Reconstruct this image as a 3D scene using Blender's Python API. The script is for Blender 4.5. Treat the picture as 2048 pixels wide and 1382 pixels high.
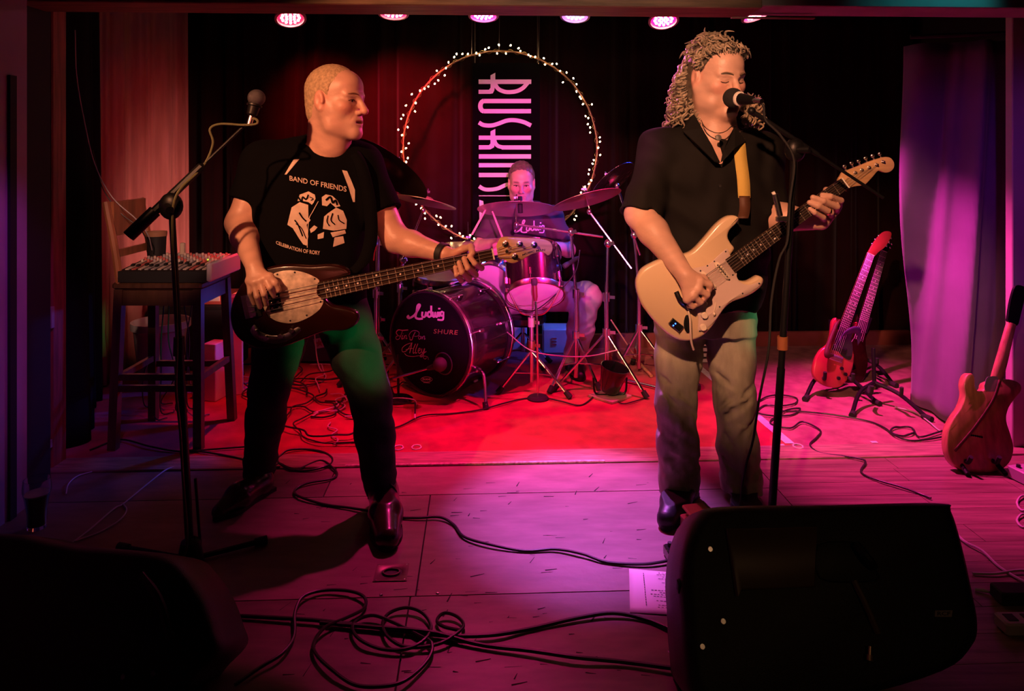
import bpy, bmesh, math, random
import numpy as np
from mathutils import Vector, Matrix
from mathutils.bvhtree import BVHTree

for _o in list(bpy.data.objects):
    bpy.data.objects.remove(_o)
SC = bpy.context.scene
COL = SC.collection
random.seed(7)

# ------------------------------------------------------------------ camera
FP, HC, HY = 1450.0, 1.35, 310.0          # focal length in px, camera height, horizon row
cam_d = bpy.data.cameras.new('camera')
cam_d.sensor_width = 36.0
cam_d.lens = 36.0 * FP / 2048.0
cam_d.shift_y = -(691.0 - HY) / 2048.0
cam_d.clip_start = 0.05
cam = bpy.data.objects.new('camera', cam_d)
cam.location = (0, 0, HC)
cam.rotation_euler = (math.pi / 2, 0, 0)
COL.objects.link(cam)
SC.camera = cam

# ------------------------------------------------------------------ world and exposure
wd = bpy.data.worlds.new('dark_room')
wd.use_nodes = True
wd.node_tree.nodes['Background'].inputs[0].default_value = (0.20, 0.06, 0.14, 1)
wd.node_tree.nodes['Background'].inputs[1].default_value = 0.001
SC.world = wd
SC.view_settings.view_transform = 'Standard'
SC.view_settings.look = 'None'
SC.view_settings.gamma = 1.0
SC.view_settings.use_curve_mapping = False
SC.view_settings.exposure = 0.12
SC.cycles.max_bounces = 6
SC.cycles.diffuse_bounces = 3
SC.cycles.glossy_bounces = 3
SC.cycles.transmission_bounces = 6

def spot(name, loc, aim, color, power, cone, blend=0.4, radius=0.05):
    l = bpy.data.lights.new(name, 'SPOT')
    l.color = color; l.energy = power
    l.spot_size = math.radians(cone); l.spot_blend = blend; l.shadow_soft_size = radius
    o = bpy.data.objects.new(name, l)
    o.location = loc
    o.rotation_euler = (Vector(aim) - Vector(loc)).to_track_quat('-Z', 'Y').to_euler()
    COL.objects.link(o)
    return o

# lamps from the front, wings and back, with unseen spots added for single objects
spot('front_lamp_warm_bass', (-1.70, 0.60, 2.36), (-0.44, 2.72, 1.30), (1.0, 0.37, 0.17), 300, 33, 0.45, 0.04)
spot('front_lamp_warm_singer', (-0.30, 0.05, 2.50), (0.90, 2.75, 1.18), (1.0, 0.40, 0.21), 430, 28, 0.55, 0.04)
spot('front_lamp_red_fill', (0.20, 0.10, 2.20), (-0.45, 2.70, 1.30), (1.0, 0.16, 0.10), 75, 26, 0.6, 0.05)
spot('added_spot_warm_desk', (-0.75, 0.6, 2.2), (-1.66, 3.48, 0.95), (1.0, 0.45, 0.32), 170, 13, 0.6, 0.04)  # unseen spot added to brighten the mixing desk and chair back
spot('front_lamp_green_bass', (1.95, 1.15, 0.95), (-0.50, 2.72, 0.62), (0.03, 1.0, 0.22), 330, 6.6, 0.9, 0.02)
spot('added_spot_violet_kit', (-0.20, 0.30, 1.90), (0.46, 4.2, 0.66), (0.40, 0.08, 1.0), 300, 11, 0.8, 0.04)  # unseen spot added to put violet on the stand chrome
spot('front_lamp_green_singer', (2.10, 1.60, 1.00), (1.03, 2.80, 0.72), (0.10, 1.0, 0.40), 30, 12, 0.9, 0.03)
spot('front_lamp_pink', (0.28, 0.3, 1.88), (0.06, 4.9, 1.16), (1.0, 0.06, 0.45), 1000, 20, 0.7, 0.05)
spot('added_spot_magenta_low', (0.30, 0.90, 0.50), (-0.14, 4.2, 0.66), (1.0, 0.06, 0.55), 420, 19, 0.6, 0.05)  # unseen low spot added for the tom head and cymbal undersides
spot('front_lamp_violet_right', (0.9, 0.6, 1.85), (2.40, 3.7, 0.95), (0.42, 0.05, 0.85), 48, 30, 0.9, 0.05)
spot('wing_lamp_violet_left', (-1.15, 1.9, 1.85), (-1.90, 2.75, 0.75), (0.55, 0.06, 0.70), 30, 34, 0.9, 0.05)
spot('side_lamp_blue', (1.45, 4.85, 1.9), (-0.85, 4.0, 0.15), (0.03, 0.08, 1.0), 260, 30, 0.9, 0.04)
spot('added_spot_blue_chair', (-0.98, 3.85, 0.62), (-1.52, 3.55, 0.40), (0.03, 0.10, 1.0), 9, 80, 0.9, 0.03)  # unseen spot added close by to turn the chair legs blue
spot('added_spot_blue_cases', (1.05, 4.62, 0.95), (0.22, 4.90, 0.14), (0.02, 0.10, 1.0), 60, 26, 0.8, 0.03)  # unseen spot added to colour the pale cases blue
spot('side_lamp_red_left', (-1.05, 4.30, 0.40), (-2.3, 4.85, 0.92), (1.0, 0.38, 0.31), 85, 58, 1.0, 0.05)
spot('side_lamp_red_wing', (-0.85, 3.95, 2.0), (-2.3, 4.85, 1.1), (1.0, 0.05, 0.06), 20, 70, 1.0, 0.05)
spot('rim_lamp_bass', (0.95, 4.35, 2.00), (-0.45, 2.75, 1.22), (1.0, 0.05, 0.30), 160, 22, 0.8, 0.04)
spot('rim_lamp_singer', (0.20, 4.35, 2.05), (0.78, 2.85, 1.60), (1.0, 0.12, 0.45), 300, 22, 0.8, 0.04)
spot('added_spot_red_spill', (-0.72, 4.25, 2.22), (-0.75, 5.2, 1.55), (1.0, 0.02, 0.05), 300, 60, 0.95, 0.05)  # added spot, imitates stage lamp spill on the back curtain
spot('added_spot_red_spill_left', (-1.45, 4.25, 2.22), (-1.35, 5.2, 1.65), (1.0, 0.03, 0.03), 120, 50, 0.95, 0.05)  # another added spot for red spill, further left on the curtain
spot('added_spot_monitor', (0.9, -1.2, 2.2), (0.85, 1.7, 0.35), (1.0, 0.5, 0.22), 9, 34, 0.9, 0.1)  # faint spot added behind the camera to lift the monitor panel
spot('added_spot_beam', (0.5, 0.2, 1.75), (0.30, 2.85, 2.02), (1.0, 0.60, 0.42), 90, 36, 0.9, 0.1)  # added spot, brightens the front of beam and fascia
spot('beam_lamp_teal', (1.95, 2.55, 2.32), (1.75, 2.98, 1.97), (0.05, 0.8, 0.9), 5, 60, 0.9, 0.03)

# ------------------------------------------------------------------ helpers
def P(px, py, d):
    """a point d metres in front of the camera plane, seen at that place of the 2048 x 1382 frame"""
    return Vector(((px - 1024.0) * d / FP, d, HC - (py - HY) * d / FP))
def FL(px, py, z=0.0):
    d = FP * (HC - z) / (py - HY)
    return Vector(((px - 1024.0) * d / FP, d, z))
def nrm(v):
    return Vector(v).normalized()

_M = {}
def mat(name, col=(0.5, 0.5, 0.5), rough=0.5, metal=0.0, nz=None, bump=None, emit=None, coat=0.0, trans=0.0, spec=0.5, sheen=0.0, streak=None, vcol=False, sss=0.0):
    if name in _M:
        return _M[name]
    m = bpy.data.materials.new(name); m.use_nodes = True
    nt = m.node_tree; b = nt.nodes['Principled BSDF']
    b.inputs['Base Color'].default_value = (*col, 1); b.inputs['Roughness'].default_value = rough
    b.inputs['Metallic'].default_value = metal; b.inputs['Specular IOR Level'].default_value = spec
    b.inputs['Coat Weight'].default_value = coat; b.inputs['Coat Roughness'].default_value = 0.08
    b.inputs['Transmission Weight'].default_value = trans
    b.inputs['Sheen Weight'].default_value = sheen
    if sss:
        b.inputs['Subsurface Weight'].default_value = sss
        b.inputs['Subsurface Radius'].default_value = (0.012, 0.005, 0.003)
        b.inputs['Subsurface Scale'].default_value = 0.6
    tc = nt.nodes.new('ShaderNodeTexCoord')
    src = None
    if vcol:
        at = nt.nodes.new('ShaderNodeAttribute'); at.attribute_name = 'tint'
        src = at.outputs['Color']
    def noise_node(scale, detail=4, stretch=None):
        n = nt.nodes.new('ShaderNodeTexNoise'); n.inputs['Scale'].default_value = scale; n.inputs['Detail'].default_value = detail
        if stretch:
            mp = nt.nodes.new('ShaderNodeMapping'); mp.inputs['Scale'].default_value = stretch
            nt.links.new(tc.outputs['Object'], mp.inputs['Vector']); nt.links.new(mp.outputs[0], n.inputs['Vector'])
        else:
            nt.links.new(tc.outputs['Object'], n.inputs['Vector'])
        return n
    if nz or streak:
        sc, am = nz or streak[:2]
        n = noise_node(sc, 5, streak[2] if streak else None)
        mx = nt.nodes.new('ShaderNodeMix'); mx.data_type = 'RGBA'; mx.blend_type = 'MULTIPLY'
        rp = nt.nodes.new('ShaderNodeValToRGB')
        rp.color_ramp.elements[0].position = 0.3; rp.color_ramp.elements[1].position = 0.7
        rp.color_ramp.elements[0].color = (1 - am, 1 - am, 1 - am, 1); rp.color_ramp.elements[1].color = (1 + am * 0.5,) * 3 + (1,)
        nt.links.new(n.outputs['Fac'], rp.inputs[0])
        mx.inputs[0].default_value = 1.0
        mx.inputs[6].default_value = (*col, 1)
        if src: nt.links.new(src, mx.inputs[6])
        nt.links.new(rp.outputs[0], mx.inputs[7])
        src = mx.outputs[2]
    if src:
        nt.links.new(src, b.inputs['Base Color'])
    if bump:
        n = noise_node(bump[0], 4, bump[2] if len(bump) > 2 else None)
        bp = nt.nodes.new('ShaderNodeBump'); bp.inputs['Strength'].default_value = bump[1]; bp.inputs['Distance'].default_value = 0.004
        nt.links.new(n.outputs['Fac'], bp.inputs['Height']); nt.links.new(bp.outputs[0], b.inputs['Normal'])
    if emit:
        b.inputs['Emission Color'].default_value = (*emit[0], 1); b.inputs['Emission Strength'].default_value = emit[1]
    _M[name] = m
    return m

def catmull(pts, n=6, closed=False):
    pts = [Vector(p) for p in pts]; out = []
    N = len(pts)
    if N < 3: return pts
    rng = range(N if closed else N - 1)
    for i in rng:
        p0 = pts[(i - 1) % N] if closed or i > 0 else pts[0] * 2 - pts[1]
        p1 = pts[i]; p2 = pts[(i + 1) % N]
        p3 = pts[(i + 2) % N] if closed or i + 2 < N else pts[-1] * 2 - pts[-2]
        for k in range(n):
            t = k / n
            out.append(0.5 * ((2 * p1) + (p2 - p0) * t + (2 * p0 - 5 * p1 + 4 * p2 - p3) * t * t + (3 * p1 - p0 - 3 * p2 + p3) * t ** 3))
    if not closed: out.append(pts[-1])
    return out

class Frame:
    """a flat working frame: origin, two axes in the plane, and the normal"""
    def __init__(self, O, U, N):
        self.O = Vector(O); self.N = nrm(N)
        U = Vector(U); self.U = (U - self.N * U.dot(self.N)).normalized(); self.V = self.N.cross(self.U)
    def at(self, u, v, n=0.0):
        return self.O + self.U * u + self.V * v + self.N * n
    def px(self, px, py):
        """where the line of sight through a picture point meets this plane, in plane coordinates"""
        o = Vector((0, 0, HC)); d = P(px, py, 1.0) - o
        t = (self.O - o).dot(self.N) / d.dot(self.N)
        q = o + d * t - self.O
        return (q.dot(self.U), q.dot(self.V))

class MB:
    def __init__(self):
        self.v = []; self.f = []
    def add(self, vs, fs):
        o = len(self.v); self.v += [Vector(v) for v in vs]; self.f += [tuple(i + o for i in f) for f in fs]
        return self
    def box(self, c, size, R=None, bev=0.0):
        hx, hy, hz = size[0] / 2, size[1] / 2, size[2] / 2
        if bev > 0:
            fr = R or Matrix.Identity(3)
            prof = [(hx - bev, hy), (hx, hy - bev)]
            poly = [(hx - bev, hy), (-hx + bev, hy), (-hx, hy - bev), (-hx, -hy + bev), (-hx + bev, -hy), (hx - bev, -hy), (hx, -hy + bev), (hx, hy - bev)]
            vs = []; c = Vector(c)
            for z, ins in ((-hz, bev), (-hz + bev, 0), (hz - bev, 0), (hz, bev)):
                for x, y in poly:
                    x2 = x * (hx - ins) / hx; y2 = y * (hy - ins) / hy
                    vs.append(c + fr @ Vector((x2, y2, z)))
            fs = [tuple(reversed(range(8))), tuple(range(24, 32))]
            for k in range(3):
                for i in range(8):
                    j = (i + 1) % 8
                    fs.append((k * 8 + i, k * 8 + j, k * 8 + 8 + j, k * 8 + 8 + i))
            return self.add(vs, fs)
        vs = [Vector((x, y, z)) for x in (-hx, hx) for y in (-hy, hy) for z in (-hz, hz)]
        if R is not None: vs = [R @ v for v in vs]
        c = Vector(c)
        return self.add([c + v for v in vs], [(0, 1, 3, 2), (4, 6, 7, 5), (0, 4, 5, 1), (2, 3, 7, 6), (0, 2, 6, 4), (1, 5, 7, 3)])
    def bar(self, a, b, w, h, up=(0, 0, 1)):
        a = Vector(a); b = Vector(b); d = (b - a).normalized(); up = Vector(up)
        if abs(d.dot(up)) > 0.99: up = Vector((0, 1, 0))
        s = d.cross(up).normalized(); u = s.cross(d)
        vs = [p + s * (i * w / 2) + u * (j * h / 2) for p in (a, b) for i, j in ((-1, -1), (1, -1), (1, 1), (-1, 1))]
        return self.add(vs, [(3, 2, 1, 0), (4, 5, 6, 7), (0, 1, 5, 4), (1, 2, 6, 5), (2, 3, 7, 6), (3, 0, 4, 7)])
    def tube(self, pts, r, n=8, closed=False, cap=True):
        pts = [Vector(p) for p in pts]
        q = [pts[0]]
        for p in pts[1:]:
            if (p - q[-1]).length > 1e-6: q.append(p)
        pts = q; N = len(pts)
        if N < 2: return self
        rs = list(r) if isinstance(r, (list, tuple)) else [r] * N
        if len(rs) != N:
            rs = [rs[0] + (rs[-1] - rs[0]) * i / (N - 1) for i in range(N)]
        t0 = (pts[1] - pts[0]).normalized()
        ref = Vector((0, 0, 1)) if abs(t0.z) < 0.9 else Vector((1, 0, 0))
        s = t0.cross(ref).normalized(); vs = []
        for i in range(N):
            if closed: t = (pts[(i + 1) % N] - pts[i - 1]).normalized()
            else: t = (pts[min(i + 1, N - 1)] - pts[max(i - 1, 0)]).normalized()
            s = s - t * s.dot(t)
            if s.length < 1e-6: s = t.orthogonal()
            s.normalize(); u = t.cross(s)
            for k in range(n):
                a = 2 * math.pi * k / n
                vs.append(pts[i] + (s * math.cos(a) + u * math.sin(a)) * rs[i])
        fs = []
        for i in range(N if closed else N - 1):
            j = (i + 1) % N
            for k in range(n):
                l = (k + 1) % n
                fs.append((i * n + k, i * n + l, j * n + l, j * n + k))
        if cap and not closed:
            fs.append(tuple(reversed(range(n)))); fs.append(tuple(range((N - 1) * n, N * n)))
        return self.add(vs, fs)
    def cyl(self, a, b, r0, r1=None, n=16):
        return self.tube([a, b], [r0, r0 if r1 is None else r1], n)
    def lathe(self, c, axis, prof, n=32, closed_prof=False):
        c = Vector(c); ax = nrm(axis); s = ax.orthogonal().normalized(); u = ax.cross(s); vs = []; fs = []
        for r, h in prof:
            for k in range(n):
                a = 2 * math.pi * k / n
                vs.append(c + ax * h + (s * math.cos(a) + u * math.sin(a)) * max(r, 1e-5))
        m = len(prof)
        for i in range(m if closed_prof else m - 1):
            j = (i + 1) % m
            for k in range(n):
                l = (k + 1) % n
                fs.append((i * n + k, i * n + l, j * n + l, j * n + k))
        return self.add(vs, fs)
    def ball(self, c, r, n=12, m=8, ax=None):
        """r a number or three radii; ax an optional 3x3 of axes"""
        c = Vector(c); rr = r if isinstance(r, (tuple, list)) else (r, r, r); vs = []; fs = []
        for i in range(m + 1):
            th = math.pi * i / m
            for k in range(n):
                a = 2 * math.pi * k / n
                q = Vector((rr[0] * max(math.sin(th), 1e-4) * math.cos(a), rr[1] * max(math.sin(th), 1e-4) * math.sin(a), -rr[2] * math.cos(th)))
                vs.append(c + (ax @ q if ax is not None else q))
        for i in range(m):
            for k in range(n):
                l = (k + 1) % n
                fs.append((i * n + k, i * n + l, (i + 1) * n + l, (i + 1) * n + k))
        return self.add(vs, fs)
    def prism(self, poly, fr, n0, n1, bev=0.0, back=None):
        """closed outline poly [(u, v)] raised from n0 to n1 along the normal; bev rounds the n1 edge (and n0 with back)"""
        ar = sum(poly[i][0] * poly[(i + 1) % len(poly)][1] - poly[(i + 1) % len(poly)][0] * poly[i][1] for i in range(len(poly)))
        if ar < 0: poly = list(reversed(poly))
        N = len(poly)
        nor = []
        for i in range(N):
            a = Vector(poly[i - 1]); c = Vector(poly[(i + 1) % N]); t = (c - a)
            t = t.normalized() if t.length > 1e-9 else Vector((1, 0)); nor.append(Vector((t.y, -t.x)))
        rings = []
        bb = bev if back is None else back
        if bb: rings += [(n0, bb), (n0 + 0.35 * bb * (1 if n1 > n0 else -1), 0.35 * bb)]
        sg = 1 if n1 > n0 else -1
        rings += [(n0 + bb * sg, 0)] if bb else [(n0, 0)]
        if bev: rings += [(n1 - bev * sg, 0), (n1 - 0.35 * bev * sg, 0.35 * bev), (n1, bev)]
        else: rings += [(n1, 0)]
        vs = []
        for h, ins in rings:
            for i in range(N):
                q = Vector(poly[i]) - nor[i] * ins
                vs.append(fr.at(q.x, q.y, h))
        fs = []
        for k in range(len(rings) - 1):
            for i in range(N):
                j = (i + 1) % N
                fs.append((k * N + i, k * N + j, (k + 1) * N + j, (k + 1) * N + i))
        fs.append(tuple(reversed(range(N)))); fs.append(tuple(range((len(rings) - 1) * N, len(rings) * N)))
        return self.add(vs, fs)
    def stroke(self, pts, w, fr, h):
        """a flat ribbon of width w (number or list) along 2-D points of a frame"""
        pts = [Vector(p) for p in pts]; N = len(pts)
        ws = list(w) if isinstance(w, (list, tuple)) else [w] * N
        if len(ws) != N: ws = [ws[0] + (ws[-1] - ws[0]) * i / (N - 1) for i in range(N)]
        vs = []
        for i in range(N):
            t = (pts[min(i + 1, N - 1)] - pts[max(i - 1, 0)]); t = t.normalized() if t.length > 1e-9 else Vector((1, 0))
            q = Vector((-t.y, t.x)) * ws[i] / 2
            vs += [fr.at(*(pts[i] - q), h), fr.at(*(pts[i] + q), h)]
        return self.add(vs, [(2 * i, 2 * i + 2, 2 * i + 3, 2 * i + 1) for i in range(N - 1)])
    def build(self, name, m, parent=None, smooth=35, origin=None):
        root = parent
        while root is not None and root.parent is not None: root = root.parent
        if root is not None: off = Vector(root.location)
        elif origin is not None: off = Vector(origin)
        elif self.v:
            lo = [min(v[i] for v in self.v) for i in range(3)]; hi = [max(v[i] for v in self.v) for i in range(3)]
            off = Vector(((lo[0] + hi[0]) / 2, (lo[1] + hi[1]) / 2, lo[2]))
        else: off = Vector((0, 0, 0))
        me = bpy.data.meshes.new(name)
        me.from_pydata([v - off for v in self.v], [], self.f)
        bm = bmesh.new(); bm.from_mesh(me); bmesh.ops.recalc_face_normals(bm, faces=bm.faces); bm.to_mesh(me); bm.free()
        if smooth:
            me.polygons.foreach_set('use_smooth', [True] * len(me.polygons))
            me.set_sharp_from_angle(angle=math.radians(smooth))
        me.materials.append(m)
        o = bpy.data.objects.new(name, me); COL.objects.link(o)
        if parent is not None: o.parent = parent
        else: o.location = off
        return o

def tag(o, label=None, cat=None, group=None, kind=None):
    if label: o['label'] = label
    if cat: o['category'] = cat
    if group: o['group'] = group
    if kind: o['kind'] = kind
    return o
def thing(name, label, cat, loc, group=None):
    o = bpy.data.objects.new(name, None); o.empty_display_size = 0.05
    COL.objects.link(o); o.location = loc
    return tag(o, label, cat, group)

def text2d(body, size=1.0, shear=0.0, space=1.0, offset=0.0):
    """built-in letters as flat polygons: 2-D points and faces, left-bottom at 0"""
    cu = bpy.data.curves.new('t', 'FONT'); cu.body = body; cu.size = size; cu.shear = shear
    cu.space_character = space; cu.offset = offset; cu.resolution_u = 3
    ob = bpy.data.objects.new('t', cu); COL.objects.link(ob)
    dg = bpy.context.evaluated_depsgraph_get(); me = ob.evaluated_get(dg).to_mesh()
    pts = [(v.co.x, v.co.y) for v in me.vertices]; fs = [tuple(p.vertices) for p in me.polygons]
    ob.evaluated_get(dg).to_mesh_clear(); bpy.data.objects.remove(ob); bpy.data.curves.remove(cu)
    return pts, fs
def text_fit(mb, body, fn, u0, u1, v0, v1, shear=0.0, offset=0.0, space=1.0):
    """letters fitted to a rectangle of (u, v); fn maps (u, v) to a point in space"""
    pts, fs = text2d(body, 1.0, shear, space, offset)
    xs = [p[0] for p in pts]; ys = [p[1] for p in pts]
    lx, hx, ly, hy = min(xs), max(xs), min(ys), max(ys)
    mb.add([fn(u0 + (x - lx) / (hx - lx) * (u1 - u0), v0 + (y - ly) / (hy - ly) * (v1 - v0)) for x, y in pts], fs)

# ------------------------------------------------------------------ soft bodies: distance fields and their surface
class SDF:
    BIG = 0.08
    def __init__(self, lo, hi, h):
        self.lo = np.array(lo, float); self.h = h
        self.n = np.ceil((np.array(hi) - self.lo) / h).astype(int) + 1
        self.g = np.full(self.n, self.BIG, np.float32)
        self.ax = [(self.lo[i] + h * np.arange(self.n[i])).astype(np.float32) for i in range(3)]
    def sub(self, lo, hi, m=0.05):
        sl = []
        for i in range(3):
            a = int(max(0, math.floor((lo[i] - m - self.lo[i]) / self.h))); b = int(min(self.n[i], math.ceil((hi[i] + m - self.lo[i]) / self.h) + 1))
            if b <= a: return None
            sl.append(slice(a, b))
        X = self.ax[0][sl[0]][:, None, None]; Y = self.ax[1][sl[1]][None, :, None]; Z = self.ax[2][sl[2]][None, None, :]
        return tuple(sl), X, Y, Z
    def comb(self, sl, d, k, op):
        a = self.g[sl]
        if op == 'sub':
            d = -d
            if k <= 0: self.g[sl] = np.maximum(a, d)
            else:
                h = np.clip(0.5 - 0.5 * (d - a) / k, 0, 1); self.g[sl] = d * (1 - h) + a * h + k * h * (1 - h)
        elif op == 'int':
            self.g[sl] = np.maximum(a, d)
        else:
            if k <= 0: self.g[sl] = np.minimum(a, d)
            else:
                h = np.clip(0.5 + 0.5 * (d - a) / k, 0, 1); self.g[sl] = d * (1 - h) + a * h - k * h * (1 - h)
    def cap(self, a, b, ra, rb=None, k=0.01, op='add', flat=None):
        """tapered round bar; flat = (axis vector, factor) squashes it along that axis"""
        rb = ra if rb is None else rb
        a = np.array(a, float); b = np.array(b, float); r = max(ra, rb)
        s = self.sub(np.minimum(a, b) - r, np.maximum(a, b) + r)
        if s is None: return
        sl, X, Y, Z = s
        ba = b - a; L = float(ba @ ba) + 1e-12
        px, py, pz = X - a[0], Y - a[1], Z - a[2]
        t = np.clip((px * ba[0] + py * ba[1] + pz * ba[2]) / L, 0, 1)
        qx, qy, qz = px - t * ba[0], py - t * ba[1], pz - t * ba[2]
        d2 = qx * qx + qy * qy + qz * qz
        if flat is not None:
            f = np.array(flat[0], float); f /= np.linalg.norm(f)
            e = qx * f[0] + qy * f[1] + qz * f[2]
            d2 = d2 + e * e * (1 / flat[1] ** 2 - 1)
        self.comb(sl, (np.sqrt(d2) - (ra + (rb - ra) * t)).astype(np.float32), k, op)
    def chain(self, pts, rs, k=0.01, op='add', flat=None):
        for i in range(len(pts) - 1): self.cap(pts[i], pts[i + 1], rs[i], rs[i + 1], k, op, flat)
    def ell(self, c, r, k=0.01, op='add', R=None):
        c = np.array(c, float); r = np.array(r, float); m = r.max()
        s = self.sub(c - m, c + m)
        if s is None: return
        sl, X, Y, Z = s
        px, py, pz = X - c[0], Y - c[1], Z - c[2]
        if R is not None:
            R = np.array(R, float)
            px, py, pz = (px * R[0, i] + py * R[1, i] + pz * R[2, i] for i in range(3))
        k0 = np.sqrt((px / r[0]) ** 2 + (py / r[1]) ** 2 + (pz / r[2]) ** 2) + 1e-6
        k1 = np.sqrt((px / r[0] ** 2) ** 2 + (py / r[1] ** 2) ** 2 + (pz / r[2] ** 2) ** 2) + 1e-6
        self.comb(sl, (k0 * (k0 - 1) / k1).astype(np.float32), k, op)
    def half(self, p, n, op='sub', box=None, k=0.0):
        """the half space on the side of n through p, inside an optional ball (centre, radius)"""
        p = np.array(p, float); n = np.array(n, float); n /= np.linalg.norm(n)
        c, r = box if box else (p, 9.0)
        c = np.array(c, float)
        s = self.sub(c - r, c + r, 0)
        if s is None: return
        sl, X, Y, Z = s
        d = -((X - p[0]) * n[0] + (Y - p[1]) * n[1] + (Z - p[2]) * n[2])
        if box: d = np.maximum(d, np.sqrt((X - c[0]) ** 2 + (Y - c[1]) ** 2 + (Z - c[2]) ** 2) - r)
        self.comb(sl, d.astype(np.float32), k, op)
    def loft(self, secs, yaw=0.0, k=0.02, op='add', p=2.3):
        """stacked ovals (z, cx, cy, half width, half depth) turned by yaw"""
        z = np.array([s[0] for s in secs]); o = np.argsort(z); A = np.array(secs, float)[o]
        lo = [min(A[:, 1] - A[:, 3].max()), min(A[:, 2] - A[:, 4].max()) - 0.05, A[0, 0]]
        hi = [max(A[:, 1] + A[:, 3].max()), max(A[:, 2] + A[:, 4].max()) + 0.05, A[-1, 0]]
        s = self.sub(lo, hi)
        if s is None: return
        sl, X, Y, Z = s
        zz = Z.ravel()
        def sm(v):
            t = np.interp(zz, A[:, 0], v); kk = max(1, int(0.03 / self.h)); pad = np.pad(t, kk, 'edge')
            return np.convolve(pad, np.ones(2 * kk + 1) / (2 * kk + 1), 'valid').astype(np.float32)[None, None, :]
        cx, cy, w, dp = (sm(A[:, i]) for i in (1, 2, 3, 4))
        ca, sa = math.cos(yaw), math.sin(yaw)
        qx = (X - cx) * ca + (Y - cy) * sa; qy = -(X - cx) * sa + (Y - cy) * ca
        rr = (np.abs(qx / w) ** p + np.abs(qy / dp) ** p) ** (1 / p)
        d = (rr - 1) * np.minimum(w, dp)
        over = np.maximum(A[0, 0] - Z, Z - A[-1, 0])
        d = np.maximum(d, over)
        self.comb(sl, d.astype(np.float32), k, op)
    def warp(self, fn):
        """adds fn(X, Y, Z) metres near the surface"""
        self.g = (self.g + fn(self.ax[0][:, None, None], self.ax[1][None, :, None], self.ax[2][None, None, :])).astype(np.float32)
    def surface(self, smooth=1):
        g = self.g; s = g < 0
        s[0] = s[-1] = False; s[:, 0] = s[:, -1] = False; s[:, :, 0] = s[:, :, -1] = False
        n = np.array(g.shape) - 1
        c = np.zeros(n, np.int8)
        for i in (0, 1):
            for j in (0, 1):
                for k in (0, 1):
                    c += s[i:n[0] + i, j:n[1] + j, k:n[2] + k]
        act = (c > 0) & (c < 8)
        idx = np.full(n, -1, np.int32); I = np.argwhere(act); idx[act] = np.arange(len(I))
        acc = np.zeros((len(I), 3)); cnt = np.zeros(len(I))
        x, y, z = I.T
        corners = [(0, 0, 0), (1, 0, 0), (0, 1, 0), (1, 1, 0), (0, 0, 1), (1, 0, 1), (0, 1, 1), (1, 1, 1)]
        G = [g[x + a, y + b, z + c2] for a, b, c2 in corners]; S = [s[x + a, y + b, z + c2] for a, b, c2 in corners]
        for a in range(8):
            for b in range(a + 1, 8):
                df = [corners[b][i] - corners[a][i] for i in range(3)]
                if sum(abs(v) for v in df) != 1: continue
                m = S[a] != S[b]
                t = np.clip(G[a][m] / (G[a][m] - G[b][m] + 1e-12), 0, 1)
                acc[m] += np.array(corners[a]) + t[:, None] * np.array(df); cnt[m] += 1
        V = (I + acc / np.maximum(cnt, 1)[:, None]) * self.h + self.lo
        quads = []
        for axis in range(3):
            sa = np.take(s, range(0, n[axis]), axis); sb = np.take(s, range(1, n[axis] + 1), axis)
            for flip in (0, 1):
                ed = np.argwhere(sa & ~sb if not flip else ~sa & sb)
                if not len(ed): continue
                o1, o2 = [(1, 2), (2, 0), (0, 1)][axis]
                ed = ed[(ed[:, o1] > 0) & (ed[:, o2] > 0) & (ed[:, o1] < n[o1]) & (ed[:, o2] < n[o2])]
                q = []
                for d1, d2 in ((-1, -1), (0, -1), (0, 0), (-1, 0)):
                    e = ed.copy(); e[:, o1] += d1; e[:, o2] += d2; q.append(idx[e[:, 0], e[:, 1], e[:, 2]])
                q = np.array(q).T
                quads.append(q[:, ::-1] if flip else q)
        Q = np.concatenate(quads); Q = Q[(Q >= 0).all(1)]
        for _ in range(smooth):
            A2 = np.zeros_like(V); C2 = np.zeros(len(V))
            for i in range(4):
                a, b = Q[:, i], Q[:, (i + 1) % 4]
                for u_, w_ in ((a, b), (b, a)):
                    for ax in range(3): A2[:, ax] += np.bincount(u_, V[w_, ax], len(V))
                    C2 += np.bincount(u_, minlength=len(V))
            V = 0.5 * V + 0.5 * A2 / np.maximum(C2, 1)[:, None]
        return V, Q
    def build(self, name, m, parent, smooth=1, tint=None):
        V, Q = self.surface(smooth)
        root = parent
        while root.parent is not None: root = root.parent
        off = np.array(root.location)
        me = bpy.data.meshes.new(name)
        me.vertices.add(len(V)); me.vertices.foreach_set('co', (V - off).astype(np.float32).ravel())
        me.loops.add(len(Q) * 4); me.loops.foreach_set('vertex_index', Q.astype(np.int32).ravel())
        me.polygons.add(len(Q)); me.polygons.foreach_set('loop_start', np.arange(0, len(Q) * 4, 4, dtype=np.int32))
        me.polygons.foreach_set('use_smooth', np.ones(len(Q), bool))
        me.update(); me.validate()
        if tint is not None:
            at = me.color_attributes.new('tint', 'FLOAT_COLOR', 'POINT')
            c = np.ones((len(V), 4), np.float32); c[:, :3] = tint(V); at.data.foreach_set('color', c.ravel())
        me.materials.append(m)
        o = bpy.data.objects.new(name, me); COL.objects.link(o); o.parent = parent
        o['_n'] = len(Q)
        del o['_n']
        return o, V, Q

# ------------------------------------------------------------------ the stage and the room
TH = math.radians(2.5)
SR = Vector((math.cos(TH), math.sin(TH), 0)); SD = Vector((-math.sin(TH), math.cos(TH), 0))   # along and into the stage
def ST(a, b, z=0.0):
    v = SR * a + SD * b; return Vector((v.x, v.y, z))
def ab(px, py):
    q = FL(px, py); return q.dot(SR), q.dot(SD)

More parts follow.
